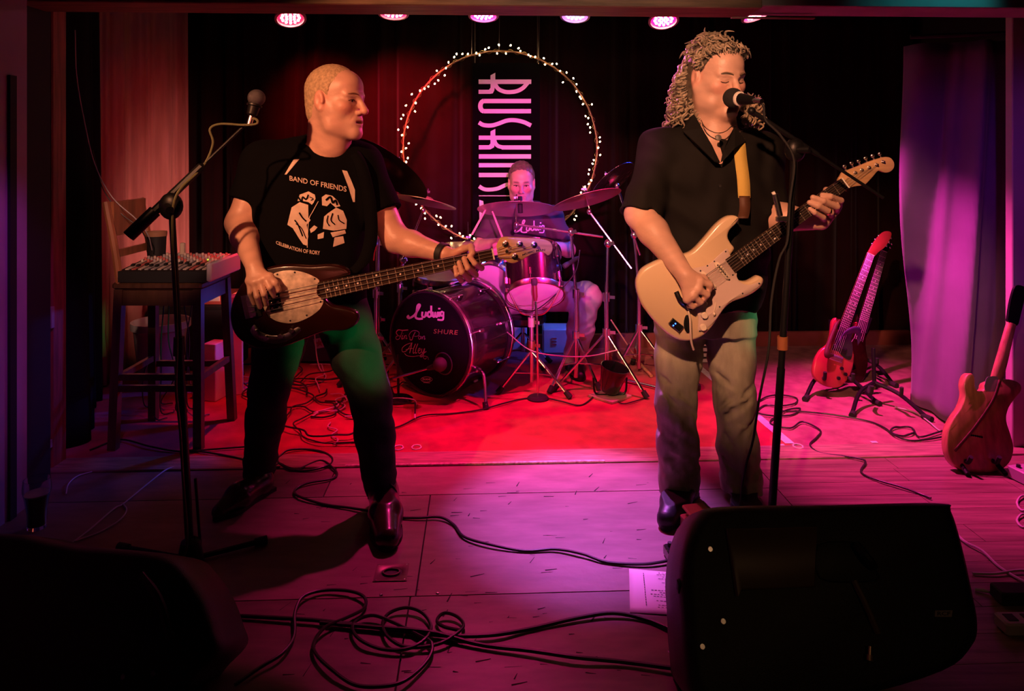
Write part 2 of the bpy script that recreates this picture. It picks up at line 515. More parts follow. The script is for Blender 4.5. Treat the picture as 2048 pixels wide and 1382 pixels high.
M_ply = mat('worn_stage_ply', (0.26, 0.17, 0.15), 0.42, streak=(3.0, 0.28, (2.0, 7.0, 2.0)), bump=(24, 0.3), spec=0.45)
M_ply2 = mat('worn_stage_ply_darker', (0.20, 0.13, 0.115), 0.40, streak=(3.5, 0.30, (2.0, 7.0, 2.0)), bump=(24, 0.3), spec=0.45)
M_board = mat('stage_boards', (0.27, 0.17, 0.13), 0.38, streak=(2.5, 0.5, (1.2, 26.0, 2.0)), bump=(30, 0.3), spec=0.5)
M_gap = mat('dark_gap', (0.015, 0.012, 0.012), 0.9)
M_carpet = mat('red_carpet', (0.44, 0.022, 0.055), 0.95, nz=(9.0, 0.35), bump=(260, 0.5), spec=0.1, sheen=0.2)
M_carpet2 = mat('pink_grey_carpet', (0.36, 0.15, 0.17), 0.95, nz=(12.0, 0.3), bump=(220, 0.5), spec=0.1)
M_edge = mat('threshold_wood', (0.36, 0.24, 0.17), 0.55, streak=(5.0, 0.45, (1.5, 12, 2)), bump=(40, 0.4))
M_wornedge = mat('worn_edge_paint', (0.62, 0.50, 0.40), 0.6, nz=(60, 0.6))

floor = MB().box(ST(0.3, 2.9, -0.045), (6.4, 6.6, 0.08), Matrix.Rotation(TH, 3, 'Z')).build('floor', M_gap)
floor['kind'] = 'structure'
RZ = Matrix.Rotation(TH, 3, 'Z')
def panel(a0, a1, b0, b1, m, z=0.0, t=0.004, name='floor_panel', g=0.0025):
    o = MB().box(ST((a0 + a1) / 2, (b0 + b1) / 2, z - 0.002 - 0), (a1 - a0 - 2 * g, b1 - b0 - 2 * g, t), RZ).build(name, m, floor)
    return o
bA = ab(850, 1192)[1]; bB = ab(850, 990)[1]; bC = ab(850, 933)[1]; bD = ab(850, 906)[1]
aS1 = ab(818, 1210)[0]; aS2 = ab(852, 1050)[0]
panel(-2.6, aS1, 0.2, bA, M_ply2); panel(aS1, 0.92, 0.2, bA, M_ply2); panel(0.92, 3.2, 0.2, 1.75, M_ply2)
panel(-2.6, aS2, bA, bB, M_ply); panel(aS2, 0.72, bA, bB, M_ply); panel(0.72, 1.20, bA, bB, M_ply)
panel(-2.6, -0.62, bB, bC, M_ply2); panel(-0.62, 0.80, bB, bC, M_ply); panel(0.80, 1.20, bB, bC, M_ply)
b = 1.75
while b < bD - 0.01:
    nb = min(b + 0.118, bD)
    a0 = 0.92 if nb < bA else 1.20
    cut = a0 + 0.5 + 1.1 * random.random()
    panel(a0, cut, b, nb, M_board, name='floor_board', g=0.0012); panel(cut, 3.3, b, nb, M_board, name='floor_board', g=0.0012)
    b = nb
# scuffed marks on the ply
sc = MB()
for i in range(110):
    px = random.uniform(560, 1300); py = random.uniform(950, 1370)
    q = FL(px, py); l = random.uniform(0.008, 0.05); an = random.choice([0, 0, 0.2, 1.2]) + random.uniform(-0.2, 0.2)
    d = Vector((math.cos(an), math.sin(an), 0)) * l / 2; w = Vector((-d.y, d.x, 0)).normalized() * random.uniform(0.0008, 0.003)
    sc.add([q - d - w, q + d - w * 0.4, q + d + w * 0.4, q - d + w], [(0, 1, 2, 3)])
sc.v = [v + Vector((0, 0, 0.0006)) for v in sc.v]
sc.build('floor_scuffs', M_gap, floor)['kind'] = 'stuff'

# threshold strip in front of the carpet
t1 = MB().box(ST(0.3, (bC + bD) / 2, 0.002), (5.6, bD - bC - 0.004, 0.012), RZ, 0.003).build('trim_1', M_edge); t1['kind'] = 'structure'
q0, q1 = ab(690, 935), ab(1212, 931)
MB().box(ST((q0[0] + q1[0]) / 2, bC + 0.006, 0.006), (q1[0] - q0[0], 0.012, 0.010), RZ, 0.002).build('worn_edge', M_wornedge, t1)

# carpets
tA = ab(1580, 890); tB = ab(1393, 732)
def flat_poly(pts, z0, z1, name, m):
    fr = Frame((0, 0, 0), (1, 0, 0), (0, 0, 1))
    return MB().prism([(p.x, p.y) for p in pts], fr, z0, z1).build(name, m, smooth=20)
bE = 5.12
cp = flat_poly([ST(-2.5, bD), ST(tA[0], bD), ST(tB[0], tB[1]), ST(tB[0] - 0.12, bE), ST(-2.5, bE)], -0.004, 0.006, 'stage_carpet', M_carpet)
tag(cp, 'red carpet under the drum kit, from threshold strip to back curtain', 'carpet')
cp = flat_poly([ST(tA[0] + 0.002, bD), ST(3.2, bD), ST(3.2, bE), ST(tB[0] - 0.118, bE), ST(tB[0] + 0.002, tB[1])], -0.004, 0.005, 'stage_carpet', M_carpet2)
tag(cp, 'pinkish carpet under the guitar stands, right of the white tape', 'carpet')
M_tape = mat('white_tape', (0.75, 0.70, 0.68), 0.55, nz=(25, 0.2))
w = SR * 0.022
tp = MB(); pA = ST(*tA, 0.0072); pB = ST(*tB, 0.0072)
tp.add([pA - w, pA + w, pB + w, pB - w] + [v + Vector((0, 0, 0.0008)) for v in (pA - w, pA + w, pB + w, pB - w)], [(0, 1, 2, 3), (4, 5, 6, 7), (0, 1, 5, 4), (1, 2, 6, 5), (2, 3, 7, 6), (3, 0, 4, 7)])
tag(tp.build('floor_tape', M_tape, smooth=0), 'long strip of white tape running back across the carpet', 'tape')
for (x, y, l), s in (((1558, 893, 0.05), 'short piece of white tape at the foot of the long strip'), ((1748, 887, 0.03), 'small white tape mark by the carpet seam, left of two'), ((1835, 885, 0.03), 'small white tape mark by the carpet seam, right of two')):
    q = FL(x, y); tag(MB().box(q + Vector((0, 0, 0.0075)), (l, 0.02, 0.001), RZ).build('tape_mark', M_tape, smooth=0), s, 'tape')
# spike marks: little squared rings of tape
for (x, y), s in (((797, 899), 'small taped spike mark on the carpet edge, left one of the pair by bassist leg'), ((833, 898), 'small taped spike mark on the carpet edge, right one of the pair by bassist leg'), ((1596, 896), 'small taped spike mark beside the white tape end')):
    q = FL(x, y) + Vector((0, 0, 0.0085)); rg = []
    for k in range(9):
        an = 2 * math.pi * k / 8; rg.append(q + Vector((0.022 * math.cos(an), 0.026 * math.sin(an), 0)))
    tag(MB().tube(rg[:8], 0.0035, 5, closed=True).build('spike_mark', M_tape), s, 'tape mark')

# walls, posts, ceiling
M_plaster = mat('mauve_plaster', (0.42, 0.30, 0.42), 0.75, nz=(2.5, 0.25), bump=(30, 0.15))
M_dark = mat('dark_paint', (0.012, 0.010, 0.012), 0.8)
M_black = mat('black_matt', (0.012, 0.012, 0.012), 0.6)
M_redwood = mat('red_stained_wood', (0.30, 0.06, 0.045), 0.5, streak=(3.0, 0.55, (16, 16, 1.4)), bump=(30, 0.3, (12, 12, 1)))
M_beam = mat('beam_wood', (0.26, 0.15, 0.08), 0.55, streak=(3.0, 0.5, (1.2, 14, 14)), bump=(25, 0.4, (1, 10, 10)))
M_fascia = mat('grey_fascia', (0.34, 0.29, 0.27), 0.7, nz=(6, 0.2))
def st(o): o['kind'] = 'structure'; return o
wl = st(MB().box((-1.93, 1.4, 1.3), (0.14, 2.76, 3.0), None).build('wall_left', M_plaster))
MB().box((-1.855, 2.69, 0.82), (0.012, 0.035, 1.65)).build('edge_strip', M_dark, wl)
st(MB().box((-1.99, 2.90, 1.2), (0.16, 0.20, 2.7)).build('trim_2', M_dark))
po = st(MB().box((-2.017, 3.16, 1.1), (0.092, 0.10, 2.4), None, 0.006).build('trim_3', M_redwood))
M_pipe = mat('grey_pipe', (0.35, 0.3, 0.3), 0.4)
pp = MB(); pp.tube([(-1.985, 3.10, 0.03), (-1.985, 3.10, 0.62), (-2.0, 3.10, 0.66)], 0.010, 8); pp.cyl((-1.985, 3.10, 0.10), (-1.985, 3.10, 0.13), 0.017); pp.box((-2.0, 3.104, 0.655), (0.07, 0.02, 0.09))
pp.build('pipe', M_pipe, po)
st(MB().box((0.2, 5.42, 1.3), (7.0, 0.1, 3.0)).build('wall_back', M_dark))
st(MB().box((-2.62, 4.2, 1.3), (0.1, 2.5, 3.0)).build('wall_side', M_dark))
st(MB().box((3.02, 3.0, 1.3), (0.1, 6.0, 3.0)).build('wall_right', M_dark))
st(MB().box((0.2, 3.2, 2.43), (7.0, 5.0, 0.06)).build('ceiling', M_dark))
sk = st(MB().box(ST(1.7, 5.03, 0.052), (2.7, 0.03, 0.105), RZ, 0.006).build('baseboard_back', mat('red_skirting', (0.25, 0.06, 0.06), 0.5, nz=(5, 0.3))))
# far right post
st(MB().box((2.335, 3.36, 1.15), (0.066, 0.05, 2.3), Matrix.Rotation(0.0, 3, 'Y'), 0.004).build('trim_4', mat('pale_post', (0.5, 0.42, 0.45), 0.6, nz=(3, 0.2))))
# proscenium beam: timber with a grey fascia over it
def beam_box(a0, a1, b0, b1, z0, z1, name, m, bev=0.004):
    return st(MB().box(ST((a0 + a1) / 2, (b0 + b1) / 2, (z0 + z1) / 2), (a1 - a0, b1 - b0, z1 - z0), RZ, bev).build(name, m))
bm_ = beam_box(-2.4, 1.13, 2.86, 3.06, 1.938, 1.975, 'trim_5', M_beam)
beam_box(-2.4, 1.10, 2.82, 3.06, 1.976, 2.45, 'trim_6', M_fascia)
beam_box(1.13, 2.6, 2.90, 3.10, 1.955, 2.0, 'trim_7', M_fascia)
beam_box(1.13, 2.6, 2.96, 3.10, 2.0, 2.45, 'trim_8', M_dark)
MB().box(ST(1.25, 3.05, 1.936), (0.36, 0.02, 0.006), RZ).build('beam_lip', M_edge, bm_)

# ------------------------------------------------------------------ curtains
def curtain(name, pts, z0, z1, m, label, amp=0.035, wl=0.16, seed=1, sway=0.0, nz=24, skew=0.0):
    """a hanging cloth along floor points, pleated, with real thickness"""
    rnd = random.Random(seed)
    path = catmull(pts, 14); L = [0]
    for i in range(1, len(path)): L.append(L[-1] + (path[i] - path[i - 1]).length)
    n = int(L[-1] / 0.012); cols = []
    ph = [rnd.uniform(0, 6.28) for _ in range(6)]
    for i in range(n + 1):
        s = L[-1] * i / n; j = 1
        while j < len(L) - 1 and L[j] < s: j += 1
        t = (s - L[j - 1]) / max(1e-6, L[j] - L[j - 1]); p = path[j - 1].lerp(path[j], t); d = (path[j] - path[j - 1]).normalized()
        cols.append((s, p, Vector((-d.y, d.x, 0))))
    vs = []; fs = []
    for k in range(nz + 1):
        f = k / nz; z = z1 + (z0 - z1) * f
        for s, p, nn in cols:
            u = s + skew * f + 0.05 * math.sin(2 * math.pi * s / (wl * 2.7) + ph[0])
            a = amp * (0.55 + 0.45 * f) * (math.sin(2 * math.pi * u / wl + ph[1] + 0.5 * math.sin(1.7 * f + ph[2])) + 0.45 * math.sin(2 * math.pi * u / (wl * 0.47) + ph[3] + f) + 0.5 * math.sin(2 * math.pi * u / (wl * 3.1) + ph[4] + 1.2 * f))
            vs.append(Vector((p.x, p.y, z)) + nn * (a + sway * f * f))
    C = len(cols)
    for k in range(nz):
        for i in range(C - 1): fs.append((k * C + i, k * C + i + 1, (k + 1) * C + i + 1, (k + 1) * C + i))
    o = MB().add(vs, fs).build(name, m, smooth=180)
    md = o.modifiers.new('cloth', 'SOLIDIFY'); md.thickness = 0.004; md.offset = 0
    return tag(o, label, 'curtain')
M_velvet = mat('dark_red_velvet', (0.012, 0.0025, 0.003), 0.95, nz=(4, 0.3), sheen=0.1, spec=0.05)
M_blackcloth = mat('black_cloth', (0.010, 0.009, 0.010), 0.95, spec=0.1)
M_sidecloth = mat('dusky_red_cloth', (0.34, 0.15, 0.13), 0.9, streak=(2.5, 0.25, (9, 9, 1)), spec=0.15)
M_navy = mat('violet_cloth', (0.17, 0.10, 0.24), 0.8, nz=(3, 0.2), spec=0.25, sheen=0.2)
curtain('back_curtain', [(-2.45, 5.16, 0), (-1.0, 5.2, 0), (0.4, 5.22, 0), (1.6, 5.24, 0), (2.9, 5.27, 0)], 0.02, 2.38, M_velvet, 'wide dark red pleated curtain behind the drum kit', 0.04, 0.21, 3)
curtain('side_curtain', [(-2.36, 4.05, 0), (-2.33, 4.5, 0), (-2.27, 5.05, 0)], 0.02, 2.38, M_sidecloth, 'dusky red curtain lit pink behind the mixer chair', 0.03, 0.15, 5)
curtain('wing_curtain', [(-2.10, 3.24, 0), (-2.02, 3.42, 0), (-2.16, 3.62, 0), (-2.3, 3.98, 0)], 0.01, 2.38, M_blackcloth, 'black wing curtain beside the red wooden post', 0.03, 0.17, 8)
rc = curtain('wing_curtain', [(2.10, 3.88, 0), (2.22, 3.72, 0), (2.44, 3.66, 0), (2.62, 3.60, 0), (2.80, 3.50, 0)], 0.02, 1.93, M_navy, 'violet wing curtain hanging behind the leaning natural-wood guitar', 0.075, 0.30, 12, -0.03, skew=0.16)
rl = MB(); rl.tube([ST(2.2, 3.62, 1.955), ST(2.9, 3.40, 1.955)], 0.012, 8)
tag(rl.build('curtain_rail', M_black), 'black rail carrying the violet wing curtain', 'rail')

# ------------------------------------------------------------------ fairy-light hoop and the hanging sign
HP = Frame(P(1000, 296, 4.93), (1, 0, 0), (0, -1, 0)); HRAD = 194 * 4.93 / FP
hp = thing('light_hoop', 'large hoop wound with warm white fairy lights behind the drummer', 'fairy lights', HP.at(0, -HRAD))
ring = MB(); ring.tube([HP.at(HRAD * math.cos(a), HRAD * math.sin(a)) for a in [2 * math.pi * k / 96 for k in range(96)]], 0.006, 6, closed=True)
ring.build('hoop', mat('hoop_willow', (0.20, 0.08, 0.05), 0.6), hp)
wire = []
for k in range(480):
    a = 2 * math.pi * k / 480; r = HRAD + 0.014 * math.cos(a * 43); wire.append(HP.at(r * math.cos(a), r * math.sin(a), 0.014 * math.sin(a * 43)))
MB().tube(wire, 0.0012, 4, closed=True).build('light_wire', mat('fairy_wire', (0.25, 0.16, 0.07), 0.4, 0.6), hp)
M_bulb = mat('fairy_bulb', (1, 0.85, 0.55), 0.4, emit=((1.0, 0.70, 0.30), 34.0))
bme = None; rnd = random.Random(5); nb = 116
for k in range(nb):
    a = 2 * math.pi * (k + rnd.uniform(-0.35, 0.35)) / nb + 0.1
    r = HRAD + rnd.uniform(-0.042, 0.042)
    q = HP.at(r * math.cos(a), r * math.sin(a), rnd.uniform(0.0, 0.03))
    if bme is None:
        bo = MB().ball((0, 0, 0), (0.0052, 0.0052, 0.0075), 8, 6).build('bulb', M_bulb, origin=(0, 0, 0)); bme = bo.data
        bo.parent = hp
    else:
        bo = bpy.data.objects.new('bulb', bme); COL.objects.link(bo); bo.parent = hp
    bo.location = q - Vector(hp.location); bo.rotation_euler = (rnd.uniform(-1, 1), rnd.uniform(-1, 1), 0)
for x, y in ((943, 112), (998, 102), (1077, 128)):
    MB().tube([P(x, y, 4.93), P(x + 2, 30, 4.93) + Vector((0, 0, 0.18))], 0.0012, 4).build('hanging_wire', mat('thin_wire', (0.4, 0.3, 0.3), 0.4, 0.8), hp)

SG = Frame(P(1012, 330, 5.0), (1, 0, 0), (0, -1, 0.0))
sg = thing('hanging_sign', 'black hanging banner with pink lettering RUSKINS turned on its side', 'sign', SG.at(0, -0.75))
def sgp(zx, zy): return SG.px(940 + zx / 3.95, 130 + zy / 3.95)
MB().prism([SG.px(945, 126), SG.px(1080, 126), SG.px(1080, 545), SG.px(945, 545)], SG, -0.006, 0.0).build('banner', mat('banner_black', (0.003, 0.002, 0.003), 0.9, spec=0.05), sg)
for x in (950, 1075):
    MB().tube([SG.at(*SG.px(x, 126)), SG.at(*SG.px(x, 20)) + Vector((0, 0, 0.25))], 0.0015, 4).build('cord', mat('thin_wire'), sg)
M_sign = mat('sign_letters', (0.85, 0.72, 0.80), 0.5)
def arc(c, rx, ry, a0, a1, n=14):
    return [(c[0] + rx * math.cos(math.radians(a0 + (a1 - a0) * i / n)), c[1] + ry * math.sin(math.radians(a0 + (a1 - a0) * i / n))) for i in range(n + 1)]
def bar(x0, y0, x1, y1): return [(x0, y0), (x1, y0), (x1, y1), (x0, y1)]
def letter(polys, strokes=()):
    mb = MB()
    for i, p in enumerate(polys): mb.prism([sgp(*q) for q in p], SG, 0.0, 0.004 + 0.0004 * i)
    for p, w_ in strokes: mb.stroke([sgp(*q) for q in p], w_ / 3.95 * 5.0 / FP, SG, 0.0053)
    mb.build('letter', M_sign, sg, smooth=20)
def sm(p, n=6): return [(v.x, v.y) for v in catmull([(a, b, 0) for a, b in p], n)]
letter([bar(68, 115, 484, 150), [(162, 82), (200, 62), (200, 150), (192, 200), (180, 224), (160, 228), (68, 228), (68, 196), (150, 196), (162, 180)]], [(sm([(196, 150), (225, 190), (275, 212), (325, 214), (375, 205), (420, 180), (458, 138)]), 32)])
letter([bar(110, 268, 482, 302), bar(110, 348, 482, 382)], [(arc((110, 325), 28, 40, 90, 270), 36)])
letter([], [(sm([(70, 455), (110, 475), (170, 478), (220, 465), (290, 440), (350, 436), (420, 450), (482, 478)]), 32)])
letter([bar(70, 558, 482, 591), [(162, 525), (200, 505), (200, 558), (200, 600), (190, 650), (160, 667), (70, 667), (70, 634), (150, 634), (162, 620)], bar(250, 635, 482, 668)], [(sm([(190, 580), (200, 615), (222, 640), (262, 651)]), 30)])
letter([bar(70, 705, 482, 740)])
letter([bar(70, 775, 440, 808), bar(70, 852, 440, 886)], [(arc((440, 830), 28, 39, -90, 90), 34)])
letter([], [(sm([(72, 958), (110, 980), (160, 984), (220, 975), (290, 945), (350, 941), (420, 955), (482, 983)]), 30)])
letter([bar(70, 1030, 430, 1036)])
letter([[(74, 1066), (105, 1075), (112, 1150), (78, 1240), (74, 1240)]])

# ------------------------------------------------------------------ people
def smoothstep(a, b, x):
    t = np.clip((x - a) / (b - a), 0, 1); return t * t * (3 - 2 * t)
def head_axes(f, up=(0, 0, 1), roll=0.0):
    f = nrm(f); r = f.cross(Vector(up)).normalized(); u = r.cross(f)
    if roll:
        q = Matrix.Rotation(roll, 3, f); r = q @ r; u = q @ u
    return np.array([[r[i], f[i], u[i]] for i in range(3)])
class Head:
    def __init__(self, C, f, s, up=(0, 0, 1), roll=0.0):
        self.C = np.array(C); self.R = head_axes(f, up, roll); self.s = s
    def w(self, *p): return self.C + self.R @ (np.array(p) * self.s)
    def loc(self, V): return ((V - self.C) @ self.R) / self.s
    def ell(self, g, c, r, k=0.01, op='add'):
        g.ell(self.w(*c), np.array(r) * self.s, k * self.s, op, self.R)
    def cap(self, g, a, b, ra, rb=None, k=0.01, op='add'):
        g.cap(self.w(*a), self.w(*b), ra * self.s, (ra if rb is None else rb) * self.s, k * self.s, op)
    def sculpt(self, g, mouth='closed', jowl=1.0, ears=True, eyes='open'):
        E, K = self.ell, self.cap
        E(g, (0, -0.012, 0.036), (0.076, 0.097, 0.087), 0.01)
        E(g, (0, 0.028, -0.030), (0.063 * jowl, 0.066, 0.082), 0.025)
        E(g, (0, 0.052, 0.050), (0.055, 0.042, 0.045), 0.03)
        for s in (-1, 1):
            K(g, (s * 0.056 * jowl, 0.0, -0.035), (s * 0.045 * jowl, 0.02, -0.085), 0.022, 0.02, 0.025)
            K(g, (s * 0.045 * jowl, 0.02, -0.085), (s * 0.012, 0.078, -0.108), 0.020, 0.018, 0.025)
            E(g, (s * 0.043, 0.064, -0.020), (0.024, 0.022, 0.020), 0.024)
            K(g, (s * 0.012, 0.092, 0.018), (s * 0.046, 0.076, 0.021), 0.0105, 0.009, 0.014)
        E(g, (0, 0.078, -0.070), (0.034, 0.026, 0.030), 0.02)
        E(g, (0, 0.084, -0.108), (0.022, 0.018, 0.018), 0.018)
        for s in (-1, 1):
            E(g, (s * 0.032, 0.104, 0.000), (0.020, 0.019, 0.0125), 0.007, 'sub')
            if eyes != 'none': E(g, (s * 0.031, 0.0745, 0.000), (0.0155, 0.0145, 0.0110), 0.002)
            K(g, (s * 0.018, 0.0895, 0.0075), (s * 0.046, 0.080, 0.0055), 0.0042, 0.0036, 0.003)
            K(g, (s * 0.020, 0.088, -0.0095), (s * 0.044, 0.079, -0.0095), 0.0036, 0.0030, 0.004)
            K(g, (s * 0.018, 0.0915, -0.0175), (s * 0.040, 0.0815, -0.0185), 0.0010, 0.0010, 0.004, 'sub')
        K(g, (0, 0.092, 0.014), (0, 0.117, -0.030), 0.0085, 0.0125, 0.012)
        E(g, (0, 0.119, -0.034), (0.0125, 0.0115, 0.0105), 0.006)
        for s in (-1, 1):
            E(g, (s * 0.0135, 0.105, -0.038), (0.0085, 0.011, 0.008), 0.006)
            E(g, (s * 0.0075, 0.110, -0.047), (0.0042, 0.0055, 0.004), 0.002, 'sub')
            K(g, (s * 0.021, 0.101, -0.040), (s * 0.038, 0.086, -0.068), 0.0022, 0.0018, 0.004, 'sub')
        up_z, lo_z = (-0.0625, -0.0795) if mouth == 'open' else (-0.0645, -0.0755)
        for s in (-1, 1):
            K(g, (s * 0.0245, 0.086, -0.069), (0, 0.1005, up_z), 0.0038, 0.0050, 0.005)
            K(g, (s * 0.0225, 0.086, -0.071), (0, 0.0985, lo_z), 0.0042, 0.0056, 0.005)
        if mouth == 'open':
            E(g, (0, 0.100, -0.071), (0.021, 0.022, 0.0046), 0.002, 'sub')
        else:
            K(g, (-0.026, 0.090, -0.0705), (0, 0.107, -0.070), 0.0026, 0.0026, 0.002, 'sub')
            K(g, (0.026, 0.090, -0.0705), (0, 0.107, -0.070), 0.0026, 0.0026, 0.002, 'sub')
        if ears:
            for s in (-1, 1):
                E(g, (s * 0.079, -0.010, 0.000), (0.0095, 0.0195, 0.0325), 0.006)
                K(g, (s * 0.080, -0.001, -0.030), (s * 0.076, 0.004, -0.022), 0.0085, 0.006, 0.008)
                E(g, (s * 0.0905, -0.006, 0.002), (0.0070, 0.0105, 0.019), 0.003, 'sub')
                K(g, (s * 0.083, 0.006, -0.008), (s * 0.083, 0.008, -0.002), 0.005, 0.004, 0.004)
    def tint(self, base, lips, brow=None, extra=()):
        base = np.array(base)
        def fn(V):
            L = self.loc(V); c = np.tile(base, (len(V), 1))
            nz = 0.5 + 0.5 * np.sin(V[:, 0] * 71 + 3 * np.sin(V[:, 2] * 53)) * np.sin(V[:, 2] * 67 + 2 * np.sin(V[:, 1] * 47))
            c *= (0.92 + 0.14 * nz)[:, None]
            def blob(p, r, col, st):
                nonlocal c
                d = np.sqrt((((np.abs(L[:, 0]) - p[0]) / r[0]) ** 2) + ((L[:, 1] - p[1]) / r[1]) ** 2 + ((L[:, 2] - p[2]) / r[2]) ** 2)
                w = (st * (1 - smoothstep(0.6, 1.15, d)))[:, None]; c = c * (1 - w) + np.array(col) * w
            blob((0.045, 0.075, -0.025), (0.028, 0.05, 0.026), base * np.array([1.1, 0.78, 0.76]), 0.6)
            blob((0.0, 0.12, -0.034), (0.02, 0.03, 0.02), base * np.array([1.08, 0.78, 0.76]), 0.6)
            blob((0.09, -0.005, 0.0), (0.03, 0.04, 0.04), base * np.array([1.08, 0.82, 0.8]), 0.6)
            blob((0.0, 0.10, -0.066), (0.026, 0.03, 0.0085), lips, 0.5)
            blob((0.0, 0.10, -0.078), (0.022, 0.03, 0.0075), lips, 0.5)
            if brow is not None: blob((0.031, 0.095, 0.0235), (0.024, 0.03, 0.0065), brow, 0.8)
            for p, r, col, st in extra: blob(p, r, col, st)
            return c
        return fn

def hand(g, wrist, fingers, thumb, r=0.0105, wr=0.027):
    """palm from the wrist to each knuckle; four fingers and a thumb, each its own bent chain"""
    k = 0.012
    for f in fingers: g.cap(wrist, f[0], wr * 0.72, r * 1.25, 0.016)
    for i in range(3): g.cap(fingers[i][0], fingers[i + 1][0], r * 1.15, r * 1.15, 0.008)
    for i, f in enumerate(fingers):
        sc = (1.0, 1.05, 1.0, 0.86)[i]; n = len(f)
        rs = [r * sc * (1.12 - 0.26 * j / (n - 1)) for j in range(n)]
        g.chain(f, rs, 0.004)
    n = len(thumb)
    g.cap(wrist, thumb[0], wr * 0.7, r * 1.3, 0.014)
    g.chain(thumb, [r * (1.3 - 0.2 * j / (n - 1)) for j in range(n)], 0.007)

def shoe(parent, heel, toe, ankle, m, r=0.043, sole=True, pointed=0.85, name='shoe'):
    heel = Vector(heel); toe = Vector(toe); ankle = Vector(ankle)
    lo = [min(heel[i], toe[i], ankle[i]) - 0.12 for i in range(3)]; hi = [max(heel[i], toe[i], ankle[i]) + 0.12 for i in range(3)]
    lo[2] = -0.02
    g = SDF(lo, hi, 0.0045); d = (toe - heel).normalized(); L = (toe - heel).length; up = Vector((0, 0, 1))
    h = heel + d * r; t = toe - d * r * 0.72 * pointed
    mid = h.lerp(t, 0.55)
    g.cap(h + up * r, mid + up * r * 0.92, r * 0.92, r * 1.1, 0.02)
    g.cap(mid + up * r * 0.85, t + up * r * 0.62, r * 1.08, r * 0.82 * pointed, 0.02)
    g.cap(h + up * r, ankle, r * 0.95, r * 1.05, 0.03)
    g.half((0, 0, 0.012), (0, 0, -1), 'sub')
    g.half(ankle + up * 0.01, (0, 0, 1), 'sub')
    o, _, _ = g.build(name, m, parent, 1)
    if sole:
        side = d.cross(up).normalized(); poly = []
        for (u, w) in ((0, .72), (.03, .9), (.3, .8), (.62, 1.12), (.8, 1.05), (.93, .72 * pointed), (1.0, .25)):
            poly.append((u * L * 0.985, w * r * 0.93))
        poly = poly + [(u, -w) for u, w in reversed(poly)]
        fr = Frame((heel.x, heel.y, 0), d, (0, 0, 1))
        MB().prism([(v.x, v.y) for v in catmull([(a, b, 0) for a, b in poly], 4, True)], fr, 0.0, 0.016).build('sole', mat('shoe_sole', (0.02, 0.016, 0.014), 0.6), o)
    return o

M_skin = mat('skin', (0.6, 0.38, 0.3), 0.42, vcol=True, bump=(120, 0.22), spec=0.5)
M_denim_dark = mat('black_denim', (0.022, 0.030, 0.027), 0.8, nz=(9, 0.35), bump=(320, 0.3), spec=0.2)
M_denim_grey = mat('olive_grey_denim', (0.40, 0.38, 0.29), 0.8, streak=(6, 0.6, (1.6, 1.6, 0.55)), bump=(300, 0.3), spec=0.2)
M_denim_pale = mat('pale_denim', (0.50, 0.42, 0.42), 0.85, nz=(8, 0.3), bump=(300, 0.3), spec=0.2)
M_tee = mat('black_cotton', (0.0035, 0.0035, 0.004), 0.95, bump=(300, 0.2), spec=0.06)
M_shirt = mat('black_shirt_cloth', (0.012, 0.011, 0.010), 0.8, nz=(6, 0.3), bump=(260, 0.2), spec=0.15)
M_greytee = mat('charcoal_cotton', (0.07, 0.05, 0.06), 0.85, bump=(240, 0.2), spec=0.2)
M_boot = mat('dark_boot_leather', (0.030, 0.014, 0.010), 0.28, nz=(12, 0.4), bump=(50, 0.2), coat=0.3)
M_blackshoe = mat('black_shoe', (0.012, 0.012, 0.014), 0.45, bump=(60, 0.2))

def body_tall(px0, d, secs, shrink=0.0):
    """oval sections given by picture row, centre column, half width and half depth (metres), all at depth d"""
    return [(HC - (py - HY) * dd / FP, (cx - 1024) * dd / FP, dd, w - shrink, dp - shrink) for py, cx, dd, w, dp in secs]

# ---------------------------------------------------------------- the bass player
B = thing('person', 'man in black band t-shirt playing bass guitar, short fair hair', 'person', (-0.78, 2.80, 0))
hb = Head(P(671, 203, 2.78), (0.93, -0.37, -0.03), 1.12)
shR, elR, wrR = P(527, 326, 2.86), P(479, 446, 2.80), P(509, 534, 2.585)
shL, elL, wrL = P(722, 330, 2.86), P(791, 478, 2.78), P(890, 508, 2.665)
secB = [(292, 655, 2.84, 0.100, 0.085), (306, 645, 2.84, 0.155, 0.100), (325, 632, 2.84, 0.195, 0.115), (365, 624, 2.84, 0.222, 0.135), (430, 624, 2.84, 0.224, 0.145), (510, 626, 2.85, 0.218, 0.152), (575, 628, 2.86, 0.208, 0.145), (630, 628, 2.87, 0.200, 0.135)]
fgBR = [[P(531, 556, 2.545), P(540, 575, 2.528), P(547, 592, 2.552)], [P(520, 562, 2.54), P(528, 588, 2.522), P(533, 608, 2.552)], [P(508, 565, 2.54), P(514, 593, 2.525), P(520, 614, 2.552)], [P(498, 562, 2.548), P(500, 586, 2.535), P(508, 608, 2.555)]]
thBR = [P(524, 547, 2.565), P(540, 553, 2.55), P(550, 566, 2.546), P(556, 580, 2.552)]
fgBL = [[P(952, 528, 2.672), P(963, 536, 2.61), P(950, 527, 2.560), P(939, 513, 2.563)], [P(942, 540, 2.675), P(951, 550, 2.61), P(936, 536, 2.556), P(928, 517, 2.562)], [P(930, 547, 2.675), P(938, 559, 2.61), P(924, 545, 2.556), P(918, 525, 2.562)], [P(917, 549, 2.672), P(922, 561, 2.615), P(913, 550, 2.560), P(910, 534, 2.566)]]
thBL = [P(908, 506, 2.655), P(928, 497, 2.655), P(942, 494, 2.61), P(945, 506, 2.566)]
hipR, knR, anR = P(572, 625, 2.86), P(538, 778, 2.80), P(517, 948, 2.93)
hipL, knL, anL = P(686, 625, 2.86), P(742, 802, 2.74), P(762, 985, 2.76)
